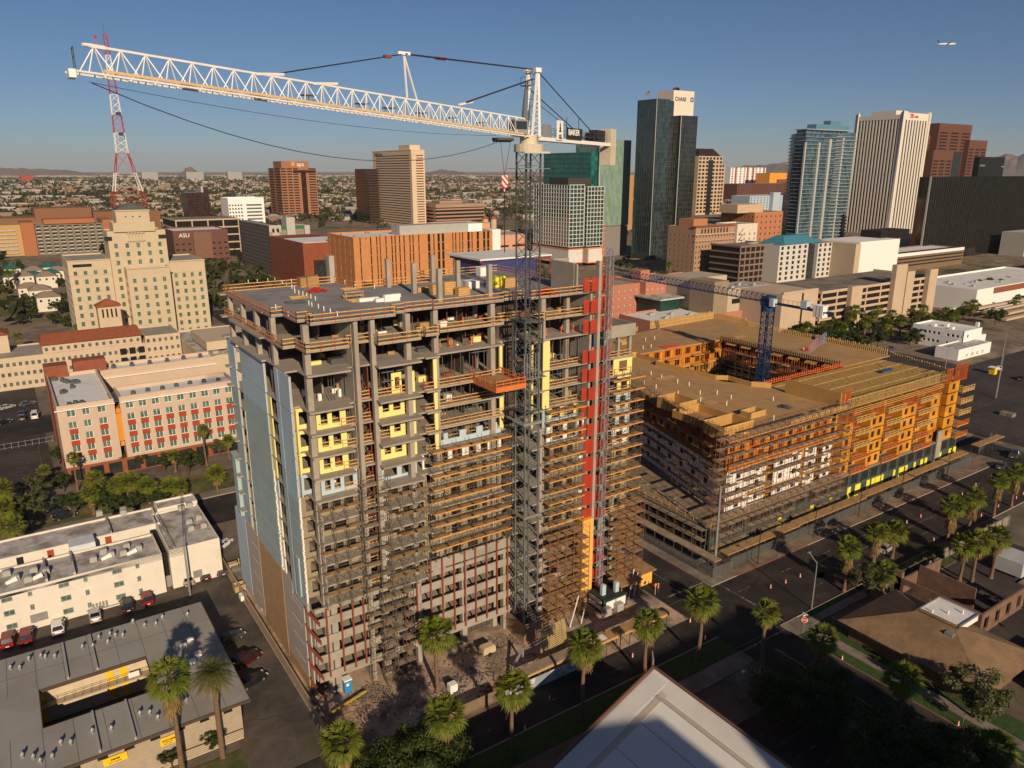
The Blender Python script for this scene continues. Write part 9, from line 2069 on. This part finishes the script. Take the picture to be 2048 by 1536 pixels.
# big white roof below
t = put('white_roof_hall', 'large hall with a pale membrane roof rising to a pointed corner at the bottom', 'building', 50, 40)
ax, ay, az_ = 60.2, 57.4, 12.0
MEM = mat('white_membrane', (.68, .665, .64), .75, var=.04, sc=.3, col2=(.62, .60, .57), c2sc=.08, c2lo=.4, c2hi=.6)
def zr(x, y): return 12.0-(60.2-x)*.44
P4 = [(60.2, 57.4), (60.2, 20), (36, 20), (36, 57.4)]
vs = [(x, y, zr(x, y)) for x, y in P4]; mb = MB(); mb._add(vs+[(x, y, z-.4) for x, y, z in vs], [(3, 2, 1, 0)[::-1], (4, 5, 6, 7)[::-1], (0, 1, 5, 4), (1, 2, 6, 5), (2, 3, 7, 6), (3, 0, 4, 7)]); mb.build('membrane_roof', MEM, t)
mb = MB()
def strip_(p, q, w, m=None, dz=.03): mb.beam((p[0], p[1], zr(*p)+dz), (q[0], q[1], zr(*q)+dz), w, .04)
for k in range(5): strip_((58.2-3.8*(k+1)+.0, 54.6), (58.2-3.8*(k+1), 20.2), .06)
mb.build('membrane_seams', STEEL, t); mb = MB()
for k in range(9): strip_((59.6, 57.1-k*.28), (36.2, 57.1-k*.28), .07, dz=.05); strip_((60.0-k*.26, 54.4), (60.0-k*.26, 20.2), .07, dz=.05)
mb.build('standing_ribs', MEM, t)
mb = MB(); strip_((58.1, 54.4), (58.1, 20.2), 1.0, dz=.02); strip_((58.6, 54.0), (36.2, 54.0), .9, dz=.02); mb.build('darker_band', mat('tan_membrane', (.46, .41, .36), .85, var=.05), t)
BF2 = mat('brown_fascia', (.17, .085, .06), .7); mb = MB(); mb.beam((60.35, 57.6, zr(60.2, 0)-.1), (60.35, 20, zr(60.2, 0)-.1), .25, .7); mb.beam((60.35, 57.65, zr(60.2, 0)-.1), (36, 57.65, zr(36, 0)-.1), .25, .7); mb.build('fascia', BF2, t)
mb = MB(); mb.box(38, 22, 0, 59.4, 56.4, 1.2+.3); mb.box(59.0, 21, 0, 59.3, 56.8, 11.1); mb.box(38, 56.5, 0, 58.9, 56.8, 1.6);
mb._add([(37, 56.5, 0), (59, 56.5, 0), (59, 56.8, 0), (37, 56.8, 0), (37, 56.5, zr(37, 0)-.5), (59, 56.5, zr(59, 0)-.5), (59, 56.8, zr(59, 0)-.5), (37, 56.8, zr(37, 0)-.5)], MB.BF); mb.build('wall', TANW, t)
mb = MB()
for k in range(8): y = 54-k*4; mb._add([(60.5, y, 10.6), (62.2, y-1.8, 10.0), (60.5, y-3.6, 10.6), (60.49, y-3.6, 10.6), (60.5, y, 10.9), (62.2, y-1.8, 10.3), (60.5, y-3.6, 10.9), (60.49, y-3.6, 10.9)], MB.BF)
mb.build('folded_eave', mat('orange_brown_metal', (.40, .19, .07), .6), t); mb = MB(); mb._add([(60.5, 57.8, 10.2), (61.0, 58.6, 10.2), (61.0, 58.8, 10.2), (60.4, 58.0, 10.2), (60.5, 57.8, 13.0), (61.0, 58.6, 13.6), (61.0, 58.8, 13.6), (60.4, 58.0, 13.0)], MB.BF); mb.build('pointed_finial', CONC, t)
t = put('small_red_roof', 'corner of a small red tiled roof at the bottom edge left of the white hall', 'building', 33, 58); x, y = G(1010, 1536, 4); mb = MB(); mb._add([(x-7, y-6, 3.6), (x+1.8, y-6, 3.6), (x+1.8, y-.4, 3.6), (x-7, y-.4, 3.6), (x-4, y-3.5, 5.6), (x-1, y-3.5, 5.6), (x-1, y-3, 5.6), (x-4, y-3, 5.6)], MB.BF); mb.build('tiled_roof', mat('red_brown_tile', (.30, .10, .05), .9, var=.1, sc=2), t); mb = MB(); mb.box(x-6, y-5, 0, x+.8, y-1.2, 3.59); mb.build('wall', TANW, t)
t = thing('metal_picket_fence', 'picket fence row between the cream apartments and the dark parking lot', 'fence', (0, 234, 0)); mb = MB()
for k in range(30): mb.box(-40+k*1.6, 233.2, 0, -39.93+k*1.6, 233.27, 1.8)
mb.box(-40, 233.22, 1.6, 5, 233.25, 1.66); mb.box(-40, 233.22, .4, 5, 233.25, .46); mb.build('pickets', STEEL, t)
t = thing('parking_kiosk', 'small white and yellow kiosk on the right parking lot', 'kiosk', (*G(1985, 748), 0)); x, y = G(1985, 748); mb = MB(); mb.box(x-1, y-1, 0, x+1, y+1, 2.4); mb.build('cabin', YD, t); mb = MB(); mb.box(x-1.4, y-1.4, 2.4, x+1.4, y+1.4, 2.7); mb.build('roof', WPAN, t)
for i, (u, v) in enumerate(((2008, 830), (2022, 833))): x, y = G(u, v); mb = MB(); mb.box(x-1.2, y-.8, 0, x+1.2, y+.8, 1.1); tag(mb.build('concrete_block', CONC), ['left pale concrete block on the right parking lot', 'right pale concrete block on the right parking lot'][i], 'block')
# ================= buildings behind the viewpoint that shade the foreground =================
def shade_block(name, label, x0, y0, x1, y1, h):
 t = put(name, label, 'building', (x0+x1)/2, (y0+y1)/2); w_ = Win(t); L = x1-x0; mb = MB(); mb.box(x0, y0, 0, x1, y1, h); mb.build('wall', BEIGE, t); g = MB()
 for k in range(int(h/3.5)): g.box(x0+1, y1, 1.2+k*3.5, x1-1, y1+.05, 2.8+k*3.5)
 g.build('window_band', DGL, t)
shade_block('office_block', 'plain beige office block standing behind the viewpoint', 4, -60, 33.5, -42, 51.5)
shade_block('office_block', 'wide beige office block beyond the right edge of the picture', 540, 90, 720, 130, 62)
shade_block('office_block', 'second beige office block behind the viewpoint, right of the first', 38.5, -70, 68, -46, 51.5)
# ================= haze =================
hz = MB(); hz.box(-27000, -4000, -3, 33000, 46000, 700); ho = hz.build('haze', None)
ho.data.materials.clear(); hm = bpy.data.materials.new('haze'); hm.use_nodes = True; n_ = hm.node_tree.nodes; n_.remove(n_['Principled BSDF'])
pv = n_.new('ShaderNodeVolumePrincipled'); pv.inputs['Color'].default_value = (.80, .86, .95, 1); pv.inputs['Density'].default_value = 2.4e-5; pv.inputs['Anisotropy'].default_value = 0.0
hm.node_tree.links.new(pv.outputs[0], n_['Material Output'].inputs['Volume']); ho.data.materials.append(hm); ho['kind'] = 'stuff'; ho['label'] = 'thin pale haze lying over the whole city to the horizon'; ho['category'] = 'haze'
